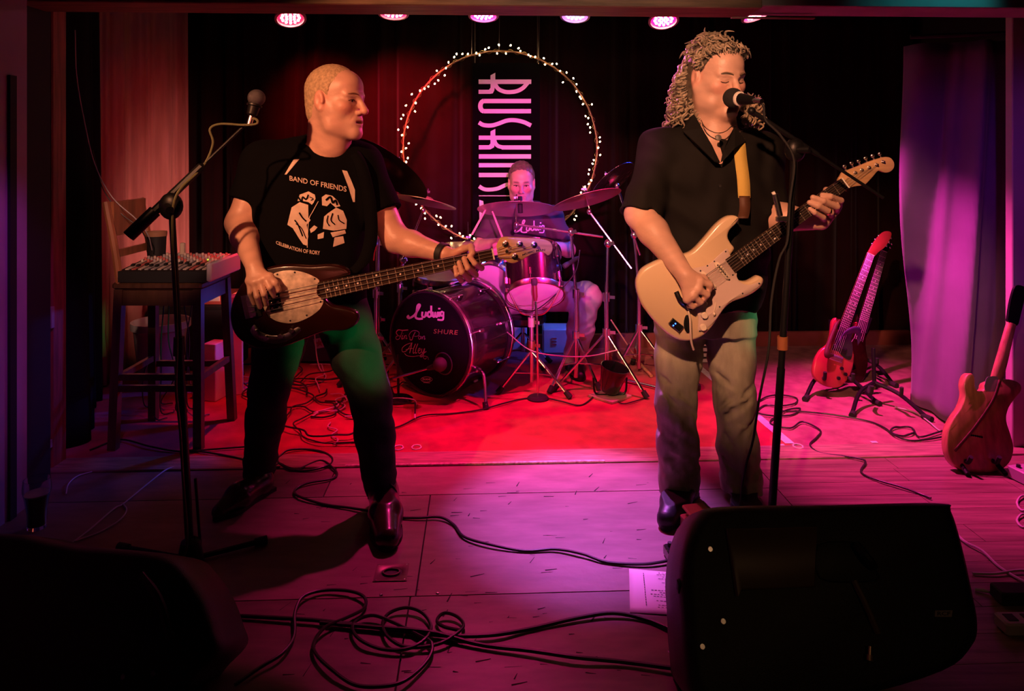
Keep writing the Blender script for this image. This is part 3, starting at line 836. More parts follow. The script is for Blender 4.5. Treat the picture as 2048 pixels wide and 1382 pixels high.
g = SDF((-1.12, 2.42, 0.06), (0.0, 3.1, 1.76), 0.0034)
hb.sculpt(g, 'open', 1.06)
g.cap(hb.w(0, -0.03, -0.03), P(655, 300, 2.83), 0.070, 0.082, 0.03)
g.cap(hb.w(0, 0.02, -0.085), P(668, 292, 2.79), 0.050, 0.060, 0.03)
g.loft(body_tall(0, 0, secB, 0.014), 0.12)
for sh, el, wr, r0 in ((shR, elR, wrR, 0.054), (shL, elL, wrL, 0.052)):
    g.cap(sh, el, 0.062, 0.050, 0.03)
    m = Vector(el).lerp(Vector(wr), 0.32)
    g.cap(el, m, 0.050, 0.048, 0.025); g.cap(m, wr, 0.048, 0.030, 0.02)
hand(g, wrR, fgBR, thBR); hand(g, wrL, fgBL, thBL)
for hp_, kn, an in ((hipR, knR, anR), (hipL, knL, anL)):
    g.chain([hp_, kn, an], [0.07, 0.052, 0.035], 0.02)
body, VB, QB = g.build('body', M_skin, B, 1, hb.tint((0.62, 0.37, 0.28), (0.50, 0.20, 0.17), (0.50, 0.32, 0.2), [((0.0, 0.09, -0.10), (0.06, 0.05, 0.05), (0.55, 0.36, 0.29), 0.35)]))
for s in (1,):
    MB().tube(catmull([Vector(hb.w(s * 0.050, 0.085, 0.0225)), Vector(hb.w(s * 0.038, 0.095, 0.0265)), Vector(hb.w(s * 0.024, 0.1005, 0.0245)), Vector(hb.w(s * 0.013, 0.1025, 0.020))], 4), [0.0012] + [0.0022] * 11 + [0.0014], 6).build('eyebrow', mat('fair_brow', (0.30, 0.16, 0.09), 0.8), B)
# cropped hair
g = SDF(hb.C - 0.17, hb.C + 0.19, 0.0042)
hb.ell(g, (0, -0.014, 0.038), (0.0795, 0.1005, 0.0905), 0.01)
hb.ell(g, (0, -0.055, -0.03), (0.060, 0.050, 0.065), 0.03)
g.half(hb.w(0, 0.055, 0.075), hb.R @ np.array((0, 1.0, -0.45)), 'sub', None, 0.012)
g.half(hb.w(0, 0.012, 0.0), hb.R @ np.array((0, 0.9, -0.30)), 'sub', (hb.w(0, 0.06, -0.03), 0.125), 0.006)
g.ell(hb.w(0.085, -0.006, -0.004), np.array((0.03, 0.026, 0.036)) * 1.12, 0.004, 'sub', hb.R)
g.half(hb.w(0, 0, -0.072), hb.R @ np.array((0, 0, -1)), 'sub')
g.warp(lambda X, Y, Z: 0.0016 * np.sin(X * 420 + 2 * np.sin(Z * 160)) * np.sin(Z * 390 + 2 * np.sin(Y * 170)))
M_fair = mat('cropped_fair_hair', (0.52, 0.38, 0.22), 0.6, nz=(90, 0.35), bump=(240, 0.8))
g.build('hair', M_fair, B, 0)
ey = MB()
for s in (1,):
    ey.ball(hb.w(s * 0.0315, 0.0885, 0.000), 0.0042, 8, 6)
ey.build('eye', mat('dark_eye', (0.02, 0.012, 0.01), 0.2), B)
ln = MB()
ln.tube([Vector(hb.w(0.046, 0.084, 0.0005)), Vector(hb.w(0.038, 0.0905, 0.0045)), Vector(hb.w(0.028, 0.0925, 0.005)), Vector(hb.w(0.018, 0.091, 0.001))], 0.0017, 5)
ln.build('eyelashes', mat('lash', (0.10, 0.045, 0.03), 0.7), B)
# t-shirt
g = SDF((-1.1, 2.6, 0.70), (-0.38, 3.1, 1.50), 0.005)
seR = Vector(shR).lerp(Vector(elR), 0.66); seL = Vector(shL).lerp(Vector(elL), 0.66)
for sh, se in ((shR, seR), (shL, seL)):
    g.cap(sh, Vector(sh).lerp(se, 1.3), 0.080, 0.076, 0.04)
    g.half(se, (se - Vector(sh)), 'sub', (se + (se - Vector(sh)) * 0.4, 0.15))
g.cap(seR, elR, 0.060, 0.058, 0.004, 'sub'); g.cap(seL, elL, 0.060, 0.058, 0.004, 'sub')
g.loft(body_tall(0, 0, secB), 0.12, 0.03)
g.cap(P(655, 300, 2.85), shR, 0.075, 0.078, 0.05); g.cap(P(655, 300, 2.85), shL, 0.075, 0.076, 0.05)
g.cap(P(662, 262, 2.80), P(657, 288, 2.82), 0.086, 0.088, 0.012, 'sub')
g.warp(lambda X, Y, Z: (0.0035 * np.sin(Z * 34 + 14 * X + 2.2 * np.sin(X * 21)) + 0.002 * np.sin(X * 60 - 22 * Z)) * np.clip((1.12 - Z) / 0.3, 0.12, 1))
tee, VT, QT = g.build('t_shirt', M_tee, B, 1)
tag(tee, 'black t-shirt with a cream band print')
bv = BVHTree.FromPolygons([Vector(v) for v in VT], [tuple(q) for q in QT])
def on_tee(px, py, off=0.004):
    o = Vector((0, 0, HC)); d = (P(px, py, 1) - o).normalized(); h = bv.ray_cast(o, d)
    return (h[0] if h[0] else P(px, py, 2.70)) - d * off
M_print = mat('cream_print', (0.72, 0.60, 0.48), 0.8, nz=(30, 0.15))
pr = MB()
def pz(zx, zy): return 420 + zx / 4.318, 380 + zy / 4.318
def ppoly(pts, off=0.004, tri=True):
    # a fan of small cells following the cloth
    c = (sum(p[0] for p in pts) / len(pts), sum(p[1] for p in pts) / len(pts)); N = len(pts)
    vs = [on_tee(*c, off)] + [on_tee(c[0] + (p[0] - c[0]) * 0.5, c[1] + (p[1] - c[1]) * 0.5, off) for p in pts] + [on_tee(*p, off) for p in pts]
    fs = []
    for i in range(N):
        j = (i + 1) % N; fs += [(0, 1 + i, 1 + j), (1 + i, 1 + N + i, 1 + N + j, 1 + j)]
    return vs, fs
def pstroke(mb, pts, w, off=0.0055):
    pts = catmull([(a, b, 0) for a, b in pts], 4); vs = []
    for i, p in enumerate(pts):
        t = pts[min(i + 1, len(pts) - 1)] - pts[max(i - 1, 0)]; t.normalize(); q = Vector((-t.y, t.x, 0)) * w / 2
        vs += [on_tee(p.x - q.x, p.y - q.y, off), on_tee(p.x + q.x, p.y + q.y, off)]
    mb.add(vs, [(2 * i, 2 * i + 1, 2 * i + 3, 2 * i + 2) for i in range(len(pts) - 1)])
for pts in ([(569, 349), (587, 319), (599, 318), (573, 349)], [(684, 340), (694, 342), (703, 362), (710, 380), (710, 404), (706, 404), (697, 375)]):
    pr.add(*ppoly(pts))
for z in ([(755, 95), (775, 40), (850, 12), (905, 40), (912, 75), (895, 110), (880, 128), (850, 105), (800, 95)],
          [(775, 105), (848, 128), (850, 240), (870, 260), (835, 300), (850, 400), (835, 480), (805, 470), (765, 412), (715, 330), (668, 300), (690, 210), (705, 150)],
          [(862, 340), (900, 305), (928, 322), (905, 350), (870, 372)],
          [(965, 62), (1000, 38), (1055, 50), (1100, 90), (1125, 140), (1080, 150), (1040, 110), (1010, 140), (968, 132)],
          [(985, 230), (1025, 195), (1090, 152), (1150, 180), (1182, 260), (1178, 335), (1070, 352), (975, 335)],
          [(1040, 368), (1165, 345), (1175, 375), (1060, 408)],
          [(1075, 410), (1150, 398), (1162, 458), (1062, 492)],
          [(930, 385), (985, 362), (980, 415), (930, 425)]):
    pr.add(*ppoly([pz(*q) for q in z]))
pstroke(pr, [pz(935, 98), pz(885, 190), pz(855, 250), pz(843, 380), pz(840, 498)], 1.4, 0.005)
def txt_arc(body, a, b, ha, hb_, bow=0.0):
    def fn(u, v):
        x = a[0] + (b[0] - a[0]) * u; y = a[1] + (b[1] - a[1]) * u + bow * math.sin(math.pi * u)
        return on_tee(x, y - v * (ha + (hb_ - ha) * u), 0.005)
    text_fit(pr, body, fn, 0, 1, 0, 1, offset=0.012)
txt_arc('BAND OF FRIENDS', (579, 361), (693, 384), 10, 11)
txt_arc('CELEBRATION OF RORY', (552, 488), (640, 510), 7, 8, 4)
pr.build('shirt_print', M_print, tee, smooth=0)
for z, w_ in (([(730, 260), (760, 300), (800, 400)], 2.6), ([(770, 195), (800, 240), (830, 270)], 3), ([(760, 60), (790, 95), (800, 60), (830, 80), (850, 40)], 3.2), ([(740, 290), (790, 330), (830, 420)], 1.8), ([(1000, 90), (1040, 60), (1060, 110), (1085, 90), (1100, 130)], 4), ([(985, 150), (1020, 175), (1060, 130)], 5), ([(1020, 220), (1010, 270), (1030, 310)], 2.2), ([(1060, 200), (1045, 260), (1080, 300)], 2.6), ([(1105, 215), (1115, 260), (1160, 290)], 2.2), ([(860, 60), (890, 75), (870, 90)], 1.8)):
    dk = MB(); pstroke(dk, [pz(*q) for q in z], w_, 0.0062); dk.build('print_line', M_tee, tee, smooth=0)
# trousers
g = SDF((-1.13, 2.55, 0.02), (-0.30, 3.12, 0.86), 0.0052)
zt = HC - (600 - HY) * 2.86 / FP
g.loft([(zt - 0.10, hipR.x * 0.5 + hipL.x * 0.5, 2.86, 0.190, 0.130), (zt + 0.05, hipR.x * 0.5 + hipL.x * 0.5, 2.86, 0.190, 0.130)], 0.1, 0.04)
for hp_, kn, an in ((hipR, knR, anR), (hipL, knL, anL)):
    hp_ = Vector(hp_); kn = Vector(kn); an = Vector(an); calf = kn.lerp(an, 0.35)
    g.chain([hp_ + Vector((0, 0, -0.02)), hp_.lerp(kn, 0.5), kn, calf, an + Vector((0, 0, 0.0))], [0.110, 0.092, 0.074, 0.073, 0.058], 0.03)
    for i in range(7):
        t = 0.45 + 0.08 * i; c = kn.lerp(an, t) ; a = Vector((math.cos(i * 1.9), -abs(math.sin(i * 1.9)), 0))
        g.cap(c + a * 0.045 + Vector((0, 0, 0.012)), c + Vector((-a.y, a.x, 0)) * 0.05 + Vector((0, 0, -0.012)), 0.021, 0.017, 0.012)
g.half((0, 0, 0.055), (0, 0, -1), 'sub')
g.warp(lambda X, Y, Z: 0.0022 * np.sin(X * 75 + 3.0 * np.sin(Z * 9 + Y * 8)) * np.sin(Z * 13 + X * 11) + 0.0013 * np.sin(Z * 70 + 40 * X + 4 * np.sin(Z * 17 + X * 13)))
g.build('trousers', M_denim_dark, B, 1)
shoe(B, FL(538, 978), FL(428, 1044), anR + Vector((0, 0, 0.03)), M_boot, 0.046, pointed=0.7, name='boot')
bt = shoe(B, FL(766, 1000), FL(776, 1106), anL + Vector((0, 0, 0.03)), M_boot, 0.055, pointed=0.92, name='boot')
st_ = MB(); c = FL(765, 1030); st_.tube([c + Vector((0.052 * math.cos(a), 0.0, 0.075 + 0.045 * math.sin(a))) for a in [math.pi * k / 10 for k in range(-1, 12)]], 0.006, 6)
st_.build('boot_strap', M_blackshoe, bt)
wt = MB(); dw = (wrL - elL).normalized(); wt.lathe(wrL - dw * 0.012, dw, [(0.036, -0.014), (0.039, -0.011), (0.039, 0.011), (0.036, 0.014)], 20)
wt.build('watch_strap', M_black, B)

# ---------------------------------------------------------------- the singer
S = thing('person', 'man in black shirt singing and playing cream electric guitar, long curly grey hair', 'person', (0.80, 2.82, 0))
hs = Head(P(1432, 156, 2.80), (0.38, -0.90, -0.20), 1.13, roll=0.02)
shR, elR, wrR = P(1322, 300, 2.84), P(1281, 428, 2.735), P(1370, 550, 2.535)
shL, elL, wrL = P(1522, 308, 2.85), P(1532, 432, 2.80), P(1641, 442, 2.655)
secS = [(262, 1432, 2.84, 0.110, 0.090), (280, 1428, 2.84, 0.170, 0.105), (305, 1424, 2.84, 0.205, 0.125), (345, 1422, 2.84, 0.222, 0.145), (420, 1422, 2.84, 0.222, 0.165), (500, 1420, 2.84, 0.222, 0.178), (570, 1418, 2.85, 0.215, 0.165), (610, 1416, 2.85, 0.205, 0.150)]
fgSR = [[P(1401, 562, 2.515), P(1420, 570, 2.520), P(1415, 588, 2.535)], [P(1396, 578, 2.508), P(1414, 589, 2.515), P(1404, 603, 2.538)], [P(1386, 591, 2.508), P(1401, 604, 2.518), P(1389, 611, 2.540)], [P(1374, 599, 2.515), P(1386, 613, 2.525), P(1377, 612, 2.545)]]
thSR = [P(1388, 552, 2.535), P(1408, 557, 2.535), P(1422, 574, 2.535)]
fgSL = [[P(1676, 411, 2.632), P(1681, 401, 2.585), P(1661, 393, 2.553), P(1645, 390, 2.556)], [P(1670, 421, 2.632), P(1673, 413, 2.575), P(1646, 402, 2.548), P(1626, 395, 2.555)], [P(1660, 431, 2.632), P(1661, 425, 2.575), P(1636, 412, 2.548), P(1619, 405, 2.555)], [P(1648, 439, 2.632), P(1646, 435, 2.58), P(1629, 425, 2.553), P(1620, 418, 2.558)]]
thSL = [P(1655, 420, 2.655), P(1662, 396, 2.655), P(1653, 380, 2.635)]
hipR, knR, anR = P(1362, 640, 2.87), P(1352, 805, 2.82), P(1358, 968, 2.84)
hipL, knL, anL = P(1458, 640, 2.87), P(1470, 805, 2.82), P(1482, 975, 2.86)
g = SDF((0.40, 2.44, 0.06), (1.28, 3.12, 1.80), 0.0034)
hs.sculpt(g, 'closed', 1.18, eyes='closed')
hs.ell(g, (0, 0.086, -0.108), (0.030, 0.022, 0.020), 0.014)
for s in (-1, 1): hs.ell(g, (s * 0.050, 0.045, -0.078), (0.024, 0.030, 0.030), 0.018)
g.cap(hs.w(0, -0.02, -0.04), P(1430, 268, 2.83), 0.074, 0.088, 0.03)
hs.cap(g, (0, 0.018, -0.120), (0, -0.01, -0.13), 0.040, 0.05, 0.022)
g.loft(body_tall(0, 0, secS, 0.010))
for sh, el, wr in ((shR, elR, wrR), (shL, elL, wrL)):
    g.cap(sh, el, 0.062, 0.056, 0.03)
    m = Vector(el).lerp(Vector(wr), 0.3)
    g.cap(el, m, 0.056, 0.055, 0.025); g.cap(m, wr, 0.055, 0.032, 0.02)
hand(g, wrR, fgSR, thSR, 0.0112, 0.030); hand(g, wrL, fgSL, thSL, 0.0112, 0.030)
for hp_, kn, an in ((hipR, knR, anR), (hipL, knL, anL)):
    g.chain([hp_, kn, an], [0.07, 0.052, 0.035], 0.02)
g.build('body', M_skin, S, 1, hs.tint((0.66, 0.40, 0.30), (0.56, 0.26, 0.21), (0.36, 0.24, 0.16)))
for s in (-1, 1):
    ln = MB(); ln.tube([Vector(hs.w(s * 0.048, 0.0815, -0.003)), Vector(hs.w(s * 0.040, 0.0880, -0.0065)), Vector(hs.w(s * 0.030, 0.0905, -0.0072)), Vector(hs.w(s * 0.018, 0.0895, -0.003))], 0.0021, 5); ln.build('eyelashes', mat('lash'), S)
for s in (-1, 1):
    MB().tube(catmull([Vector(hs.w(s * 0.050, 0.086, 0.0215)), Vector(hs.w(s * 0.038, 0.096, 0.0265)), Vector(hs.w(s * 0.024, 0.1015, 0.0245)), Vector(hs.w(s * 0.013, 0.1035, 0.020))], 4), [0.0016, 0.0026, 0.0032, 0.0034, 0.0034, 0.0034, 0.0034, 0.0034, 0.0034, 0.0034, 0.003, 0.0026, 0.002], 6).build('eyebrow', mat('brow_hair', (0.16, 0.10, 0.06), 0.8, bump=(300, 0.8)), S)
# curly hair: a cap and many separate curls
g = SDF(hs.C - np.array((0.2, 0.2, 0.2)), hs.C + 0.2, 0.005)
hs.ell(g, (0, -0.018, 0.044), (0.087, 0.100, 0.092), 0.01)
hs.ell(g, (0, -0.06, -0.04), (0.080, 0.060, 0.10), 0.04)
g.half(hs.w(0, 0.050, 0.085), hs.R @ np.array((0, 1.0, -0.55)), 'sub', None, 0.01)
g.half(hs.w(0, 0.010, 0.0), hs.R @ np.array((0, 0.9, -0.25)), 'sub', (hs.w(0, 0.06, -0.04), 0.125), 0.006)
for s in (-1, 1): g.ell(hs.w(s * 0.094, -0.004, -0.002), np.array((0.03, 0.024, 0.040)) * 1.13, 0.004, 'sub', hs.R)
M_curl = mat('curly_grey_blond_hair', (0.36, 0.28, 0.19), 0.5, nz=(30, 0.6), spec=0.5)
g.build('hair', mat('hair_roots_gap_shade', (0.10, 0.075, 0.05), 0.7, nz=(60, 0.4)), S, 0)  # dark roots, with shade between the curls put into the cap colour
rnd = random.Random(21); cu = MB()
def curl(p, d, L, r, cr, turns, hang=0.5):
    p = Vector(p); d = nrm(d); pts = []; n = int(8 + turns * 7); ph = rnd.uniform(0, 6.28); s = d.orthogonal().normalized(); u = d.cross(s); q = p.copy(); dd = d.copy()
    for i in range(n):
        t = i / (n - 1); a = ph + turns * 6.283 * t
        pts.append(q + (s * math.cos(a) + u * math.sin(a)) * cr * (0.5 + t * 0.7))
        dd = (dd + Vector((0, 0, -hang / n * 2))).normalized(); q = q + dd * (L / n)
    cu.tube(pts, [r * (1 - 0.7 * abs(2 * i / (n - 1) - 0.9) ** 2) for i in range(n)], 5)
for i in range(210):                                  # crown
    th = rnd.uniform(-math.pi, math.pi); ph = rnd.uniform(0.05, 1.45)
    v = np.array((math.sin(ph) * math.sin(th), math.sin(ph) * math.cos(th), math.cos(ph)))
    c = np.array((0, -0.018, 0.044)) + v * np.array((0.085, 0.098, 0.090))
    if c[1] > 0.03 and c[2] < 0.105 - 0.5 * (c[1] - 0.05): continue
    if c[1] > 0.0 and c[2] < 0.035: continue
    dirv = np.array((v[0] * 0.6 + rnd.uniform(-0.5, 0.5), v[1] * 0.3 + rnd.uniform(-0.7, 0.4), 0.25 * v[2] + rnd.uniform(-0.3, 0.3)))
    curl(hs.w(*c), hs.R @ dirv, rnd.uniform(0.035, 0.06), rnd.uniform(0.0035, 0.0055), rnd.uniform(0.006, 0.010), rnd.uniform(0.8, 1.6), 0.6)
for i in range(70):                                   # curls along the hairline
    a = rnd.uniform(-1.25, 1.25); c = (0.080 * math.sin(a), 0.028 + 0.045 * math.cos(a) ** 2 * 0.9, 0.088 + 0.026 * math.cos(a))
    curl(hs.w(*c), hs.R @ np.array((rnd.uniform(-0.5, 0.5) + 0.6 * math.sin(a), 0.45, rnd.uniform(-0.2, 0.7))), rnd.uniform(0.025, 0.045), rnd.uniform(0.0032, 0.005), rnd.uniform(0.006, 0.010), rnd.uniform(0.9, 1.6), 1.0)
for s in (-1, 1):                                      # temples
    for i in range(34):
        c = (s * rnd.uniform(0.074, 0.086), rnd.uniform(-0.03, 0.030), rnd.uniform(0.052, 0.095))
        curl(hs.w(*c), hs.R @ np.array((s * 0.4, rnd.uniform(-0.6, 0.3), -0.8)), rnd.uniform(0.03, 0.05), rnd.uniform(0.0035, 0.005), 0.006, 1.2, 0.8)
for i in range(230):                                   # long curls falling behind and over the shoulders
    s = rnd.choice((-1, 1)); a = rnd.random()
    c = np.array((s * (0.080 - 0.02 * a), -0.048 - 0.060 * a, rnd.uniform(-0.10, 0.06)))
    out = np.array((s * rnd.uniform(0.10, 0.55), -0.25 - 0.3 * rnd.random(), -0.9))
    curl(hs.w(*c), hs.R @ out, rnd.uniform(0.10, 0.19), rnd.uniform(0.0038, 0.006), rnd.uniform(0.007, 0.013), rnd.uniform(2.0, 3.6), 0.5)
for i in range(46):
    curl(P(rnd.uniform(1488, 1520), rnd.uniform(185, 225), rnd.uniform(2.80, 2.87)), (rnd.uniform(-0.1, 0.35), 0.1, -1), rnd.uniform(0.08, 0.13), rnd.uniform(0.0035, 0.0055), rnd.uniform(0.007, 0.012), rnd.uniform(1.6, 2.8), 0.3)
for i in range(60):
    curl(P(rnd.uniform(1338, 1400), rnd.uniform(195, 225), rnd.uniform(2.78, 2.90)), (rnd.uniform(-0.45, 0.1), -0.1, -0.9), rnd.uniform(0.05, 0.09), rnd.uniform(0.004, 0.006), rnd.uniform(0.009, 0.014), rnd.uniform(1.2, 2.2), 0.3)
cu.build('curls', M_curl, S, smooth=180)
# open-necked shirt
g = SDF((0.38, 2.5, 0.74), (1.22, 3.14, 1.52), 0.005)
seR = Vector(elR) + (Vector(elR) - shR) * 0.02; seL = Vector(elL)
for sh, se in ((shR, seR), (shL, seL)):
    g.cap(sh, se, 0.083, 0.076, 0.04)
    g.cap(Vector(sh).lerp(se, 0.86), se, 0.079, 0.077, 0.006)
    for t, rr in ((0.72, 0.081), (0.80, 0.080)): g.cap(Vector(sh).lerp(se, t), Vector(sh).lerp(se, t + 0.015), rr, rr, 0.005)
    g.half(se, (se - Vector(sh)), 'sub', (se + (se - Vector(sh)).normalized() * 0.09, 0.13))
g.cap(seR, Vector(seR) + (Vector(wrR) - elR) * 0.3, 0.066, 0.062, 0.004, 'sub'); g.cap(seL, Vector(seL) + (Vector(wrL) - elL) * 0.3, 0.064, 0.060, 0.004, 'sub')
g.loft(body_tall(0, 0, secS), 0.0, 0.03)
g.cap(P(1430, 284, 2.85), shR, 0.072, 0.082, 0.05); g.cap(P(1430, 284, 2.85), shL, 0.072, 0.080, 0.05)
g.cap(P(1432, 238, 2.80), P(1431, 262, 2.82), 0.085, 0.092, 0.01, 'sub')
# the V of the open collar
for i in range(8):
    t = i / 7; c = P(1418 + 24 * t, 272 + 52 * t, 2.70); g.cap(c + Vector((0.002, -0.06, 0)), c + Vector((0.002, 0.055, 0)), 0.050 * (1 - t) + 0.004, None, 0.004, 'sub')
g.warp(lambda X, Y, Z: 0.0042 * np.sin(Z * 38 - 20 * X + 2.4 * np.sin(X * 23 + Z * 9)) + 0.0022 * np.sin(X * 55 + Z * 40 + np.sin(Y * 30)))
shirt, VS, QS = g.build('shirt', M_shirt, S, 1)
bs = BVHTree.FromPolygons([Vector(v) for v in VS], [tuple(q) for q in QS])
def on_shirt(px, py, off=0.004, dflt=2.69):
    o = Vector((0, 0, HC)); d = (P(px, py, 1) - o).normalized(); h = bs.ray_cast(o, d)
    return (h[0] if h[0] and abs(h[0].y - dflt) < 0.12 else P(px, py, dflt)) - d * off
# collar flaps standing off the shirt
def flap(pts):
    mb = MB(); n = len(pts) // 2
    vs = [P(*p) for p in pts]; mb.add(vs, [tuple(range(len(vs)))])
    o = mb.build('collar', M_shirt, shirt, smooth=0); md = o.modifiers.new('cloth', 'SOLIDIFY'); md.thickness = 0.006
    return o
flap([(1372, 240, 2.82), (1388, 228, 2.80), (1404, 256, 2.715), (1424, 290, 2.675), (1440, 324, 2.655), (1428, 322, 2.652), (1398, 292, 2.672), (1366, 262, 2.74)])
flap([(1478, 262, 2.775), (1470, 252, 2.74), (1458, 276, 2.685), (1448, 300, 2.662), (1443, 324, 2.655), (1456, 312, 2.652), (1470, 296, 2.665), (1492, 282, 2.72)])
for x, y in ((1437, 318), (1440, 372)): MB().lathe(on_shirt(x, y, 0.004), (0, -1, 0), [(0.0, 0.002), (0.005, 0.002), (0.0055, 0.0), (0.0055, -0.003)], 10).build('button', M_black, shirt)
# necklace with pendant
nk = [P(1402, 240, 2.735), P(1410, 254, 2.700), P(1424, 263, 2.684), P(1438, 266, 2.678), P(1452, 262, 2.684), P(1464, 252, 2.705)]
neck = MB().tube(catmull(nk, 5), 0.0022, 6).build('necklace', mat('silver_chain', (0.8, 0.72, 0.62), 0.25, 1.0), S)
MB().lathe(P(1437, 275, 2.672), (0, -1, 0.2), [(0.0, 0.003), (0.011, 0.002), (0.012, -0.002), (0.0, -0.003)], 14).build('pendant', mat('dull_pendant', (0.3, 0.28, 0.25), 0.4, 0.8), neck)
MB().lathe(P(1656, 422, 2.571), P(1661, 425, 2.575) - P(1636, 412, 2.548), [(0.0135, -0.003), (0.015, -0.003), (0.015, 0.003), (0.0135, 0.003)], 14).build('ring', mat('gold_ring', (0.9, 0.65, 0.3), 0.2, 1.0), S)
# jeans
g = SDF((0.44, 2.58, 0.02), (1.08, 3.14, 0.86), 0.0052)
cx = (hipR.x + hipL.x) / 2; zt = HC - (600 - HY) * 2.87 / FP
g.loft([(zt - 0.12, cx, 2.87, 0.190, 0.140), (zt + 0.04, cx, 2.87, 0.195, 0.145)], 0.0, 0.04)
for q, (hp_, kn, an) in enumerate(((hipR, knR, anR), (hipL, knL, anL))):
    hp_ = Vector(hp_); kn = Vector(kn); an = Vector(an)
    g.chain([hp_, hp_.lerp(kn, 0.5), kn, kn.lerp(an, 0.5), an + Vector((0, 0, 0.03)), an + Vector((0, 0, -0.03))], [0.100, 0.086, 0.076, 0.077, 0.074, 0.074], 0.03)
    rr = random.Random(3 + q)
    for i in range(16):
        t0 = rr.uniform(-0.5, 0.9); c0 = kn.lerp(an, t0) if t0 > 0 else kn.lerp(hp_, -t0); c1 = kn.lerp(an, t0 + rr.uniform(0.10, 0.3)) if t0 > -0.05 else kn.lerp(hp_, -t0 - 0.12)
        a0 = rr.uniform(-2.8, -0.3); a1 = a0 + rr.uniform(-0.6, 0.6); R0 = 0.070
        g.cap(c0 + Vector((R0 * math.cos(a0), R0 * math.sin(a0), 0)), c1 + Vector((R0 * math.cos(a1), R0 * math.sin(a1), 0)), 0.015, 0.008, 0.009)
    for i in range(13):
        t = (-0.10, -0.03, 0.04, 0.10, 0.62, 0.70, 0.77, 0.83, 0.88, 0.92, 0.95, 0.3, 0.42)[i]; c = kn.lerp(an, t)
        a0 = rr.uniform(-2.6, -0.5); a1 = a0 + rr.uniform(0.5, 1.3); R0 = 0.064
        g.cap(c + Vector((R0 * math.cos(a0), R0 * math.sin(a0), rr.uniform(-0.03, 0.03))), c + Vector((R0 * math.cos(a1), R0 * math.sin(a1), rr.uniform(-0.03, 0.03))), 0.020, 0.014, 0.007)
for q, (hp_, kn, an) in enumerate(((hipR, knR, anR), (hipL, knL, anL))):
    rr = random.Random(31 + q); kn = Vector(kn); an = Vector(an); hp_ = Vector(hp_)
    for t0 in (-0.32, -0.2, -0.08, -0.02, 0.04, 0.11, 0.2, 0.42, 0.58, 0.66, 0.74, 0.81, 0.87, 0.93):
        c = kn.lerp(an, t0) if t0 > 0 else kn.lerp(hp_, -t0); a0 = rr.uniform(-2.7, -1.4); a1 = a0 + rr.uniform(0.5, 1.2); R0 = 0.084; dz = rr.uniform(-0.05, 0.05)
        pm = c + Vector((R0 * math.cos((a0 + a1) / 2), R0 * math.sin((a0 + a1) / 2), dz * 0.2))
        g.cap(c + Vector((R0 * math.cos(a0), R0 * math.sin(a0), -dz)), pm, 0.004, 0.010, 0.012, 'sub'); g.cap(pm, c + Vector((R0 * math.cos(a1), R0 * math.sin(a1), dz)), 0.010, 0.003, 0.012, 'sub')
g.half((0, 0, 0.030), (0, 0, -1), 'sub')
g.warp(lambda X, Y, Z: 0.0022 * np.sin(X * 75 + 3.0 * np.sin(Z * 9 + Y * 8)) * np.sin(Z * 13 + X * 11) + 0.0014 * np.sin(Z * 63 + 40 * X + 4 * np.sin(Z * 17 + X * 13)))
g.build('jeans', M_denim_grey, S, 1)
shoe(S, FL(1378, 988), FL(1328, 1062), anR, M_blackshoe, 0.050)
shoe(S, FL(1484, 992), FL(1500, 1062), anL, M_blackshoe, 0.050)

# ---------------------------------------------------------------- the drummer
D = thing('person', 'drummer in charcoal t-shirt seated behind the kit, dark swept-back hair', 'person', (0.09, 4.72, 0))
hd = Head(P(1043, 366, 4.68), (-0.03, -0.975, -0.17), 1.02)
s_ = lambda x, y, d: P(x, y, d)
shR, elR, wrR = s_(990, 436, 4.74), s_(962, 492, 4.66), s_(1000, 486, 4.42)
shL, elL, wrL = s_(1102, 436, 4.74), s_(1136, 500, 4.66), s_(1098, 492, 4.42)
secD = [(405, 1046, 4.74, 0.09, 0.08), (418, 1046, 4.74, 0.165, 0.10), (440, 1046, 4.74, 0.205, 0.125), (500, 1046, 4.74, 0.215, 0.15), (560, 1046, 4.76, 0.22, 0.165), (590, 1046, 4.78, 0.20, 0.15)]
hipR, knR, anR = s_(1018, 590, 4.76), s_(958, 622, 4.56), s_(985, 722, 4.72)
hipL, knL, anL = s_(1074, 590, 4.76), s_(1172, 594, 4.40), s_(1150, 722, 4.50)
g = SDF((-0.34, 4.25, 0.04), (0.62, 5.02, 1.36), 0.0058)
hd.sculpt(g, 'closed', 1.05)
g.cap(hd.w(0, -0.02, -0.05), s_(1045, 416, 4.73), 0.062, 0.075, 0.03)
g.loft(body_tall(0, 0, secD, 0.014))
for sh, el, wr in ((shR, elR, wrR), (shL, elL, wrL)):
    g.cap(sh, el, 0.055, 0.047, 0.03); g.cap(el, wr, 0.047, 0.030, 0.02)
for w_, s in ((wrR, 1), (wrL, -1)):
    fg = []
    for i in range(4):
        b0 = w_ + Vector((s * (0.02 - 0.018 * i), -0.075, 0.005 - 0.004 * i)); fg.append([b0, b0 + Vector((0, -0.035, -0.02)), b0 + Vector((0, -0.02, -0.05)), b0 + Vector((0, 0.012, -0.05))])
    hand(g, w_, fg, [w_ + Vector((s * 0.03, -0.03, 0)), w_ + Vector((s * 0.04, -0.07, -0.01)), w_ + Vector((s * 0.03, -0.10, -0.03))])
for hp_, kn, an in ((hipR, knR, anR), (hipL, knL, anL)): g.chain([hp_, kn, an], [0.065, 0.05, 0.034], 0.02)
g.build('body', M_skin, D, 1, hd.tint((0.60, 0.38, 0.30), (0.48, 0.22, 0.2), (0.10, 0.06, 0.05)))
g = SDF(hd.C - 0.16, hd.C + 0.18, 0.005)
hd.ell(g, (0, -0.016, 0.044), (0.083, 0.103, 0.096), 0.01)
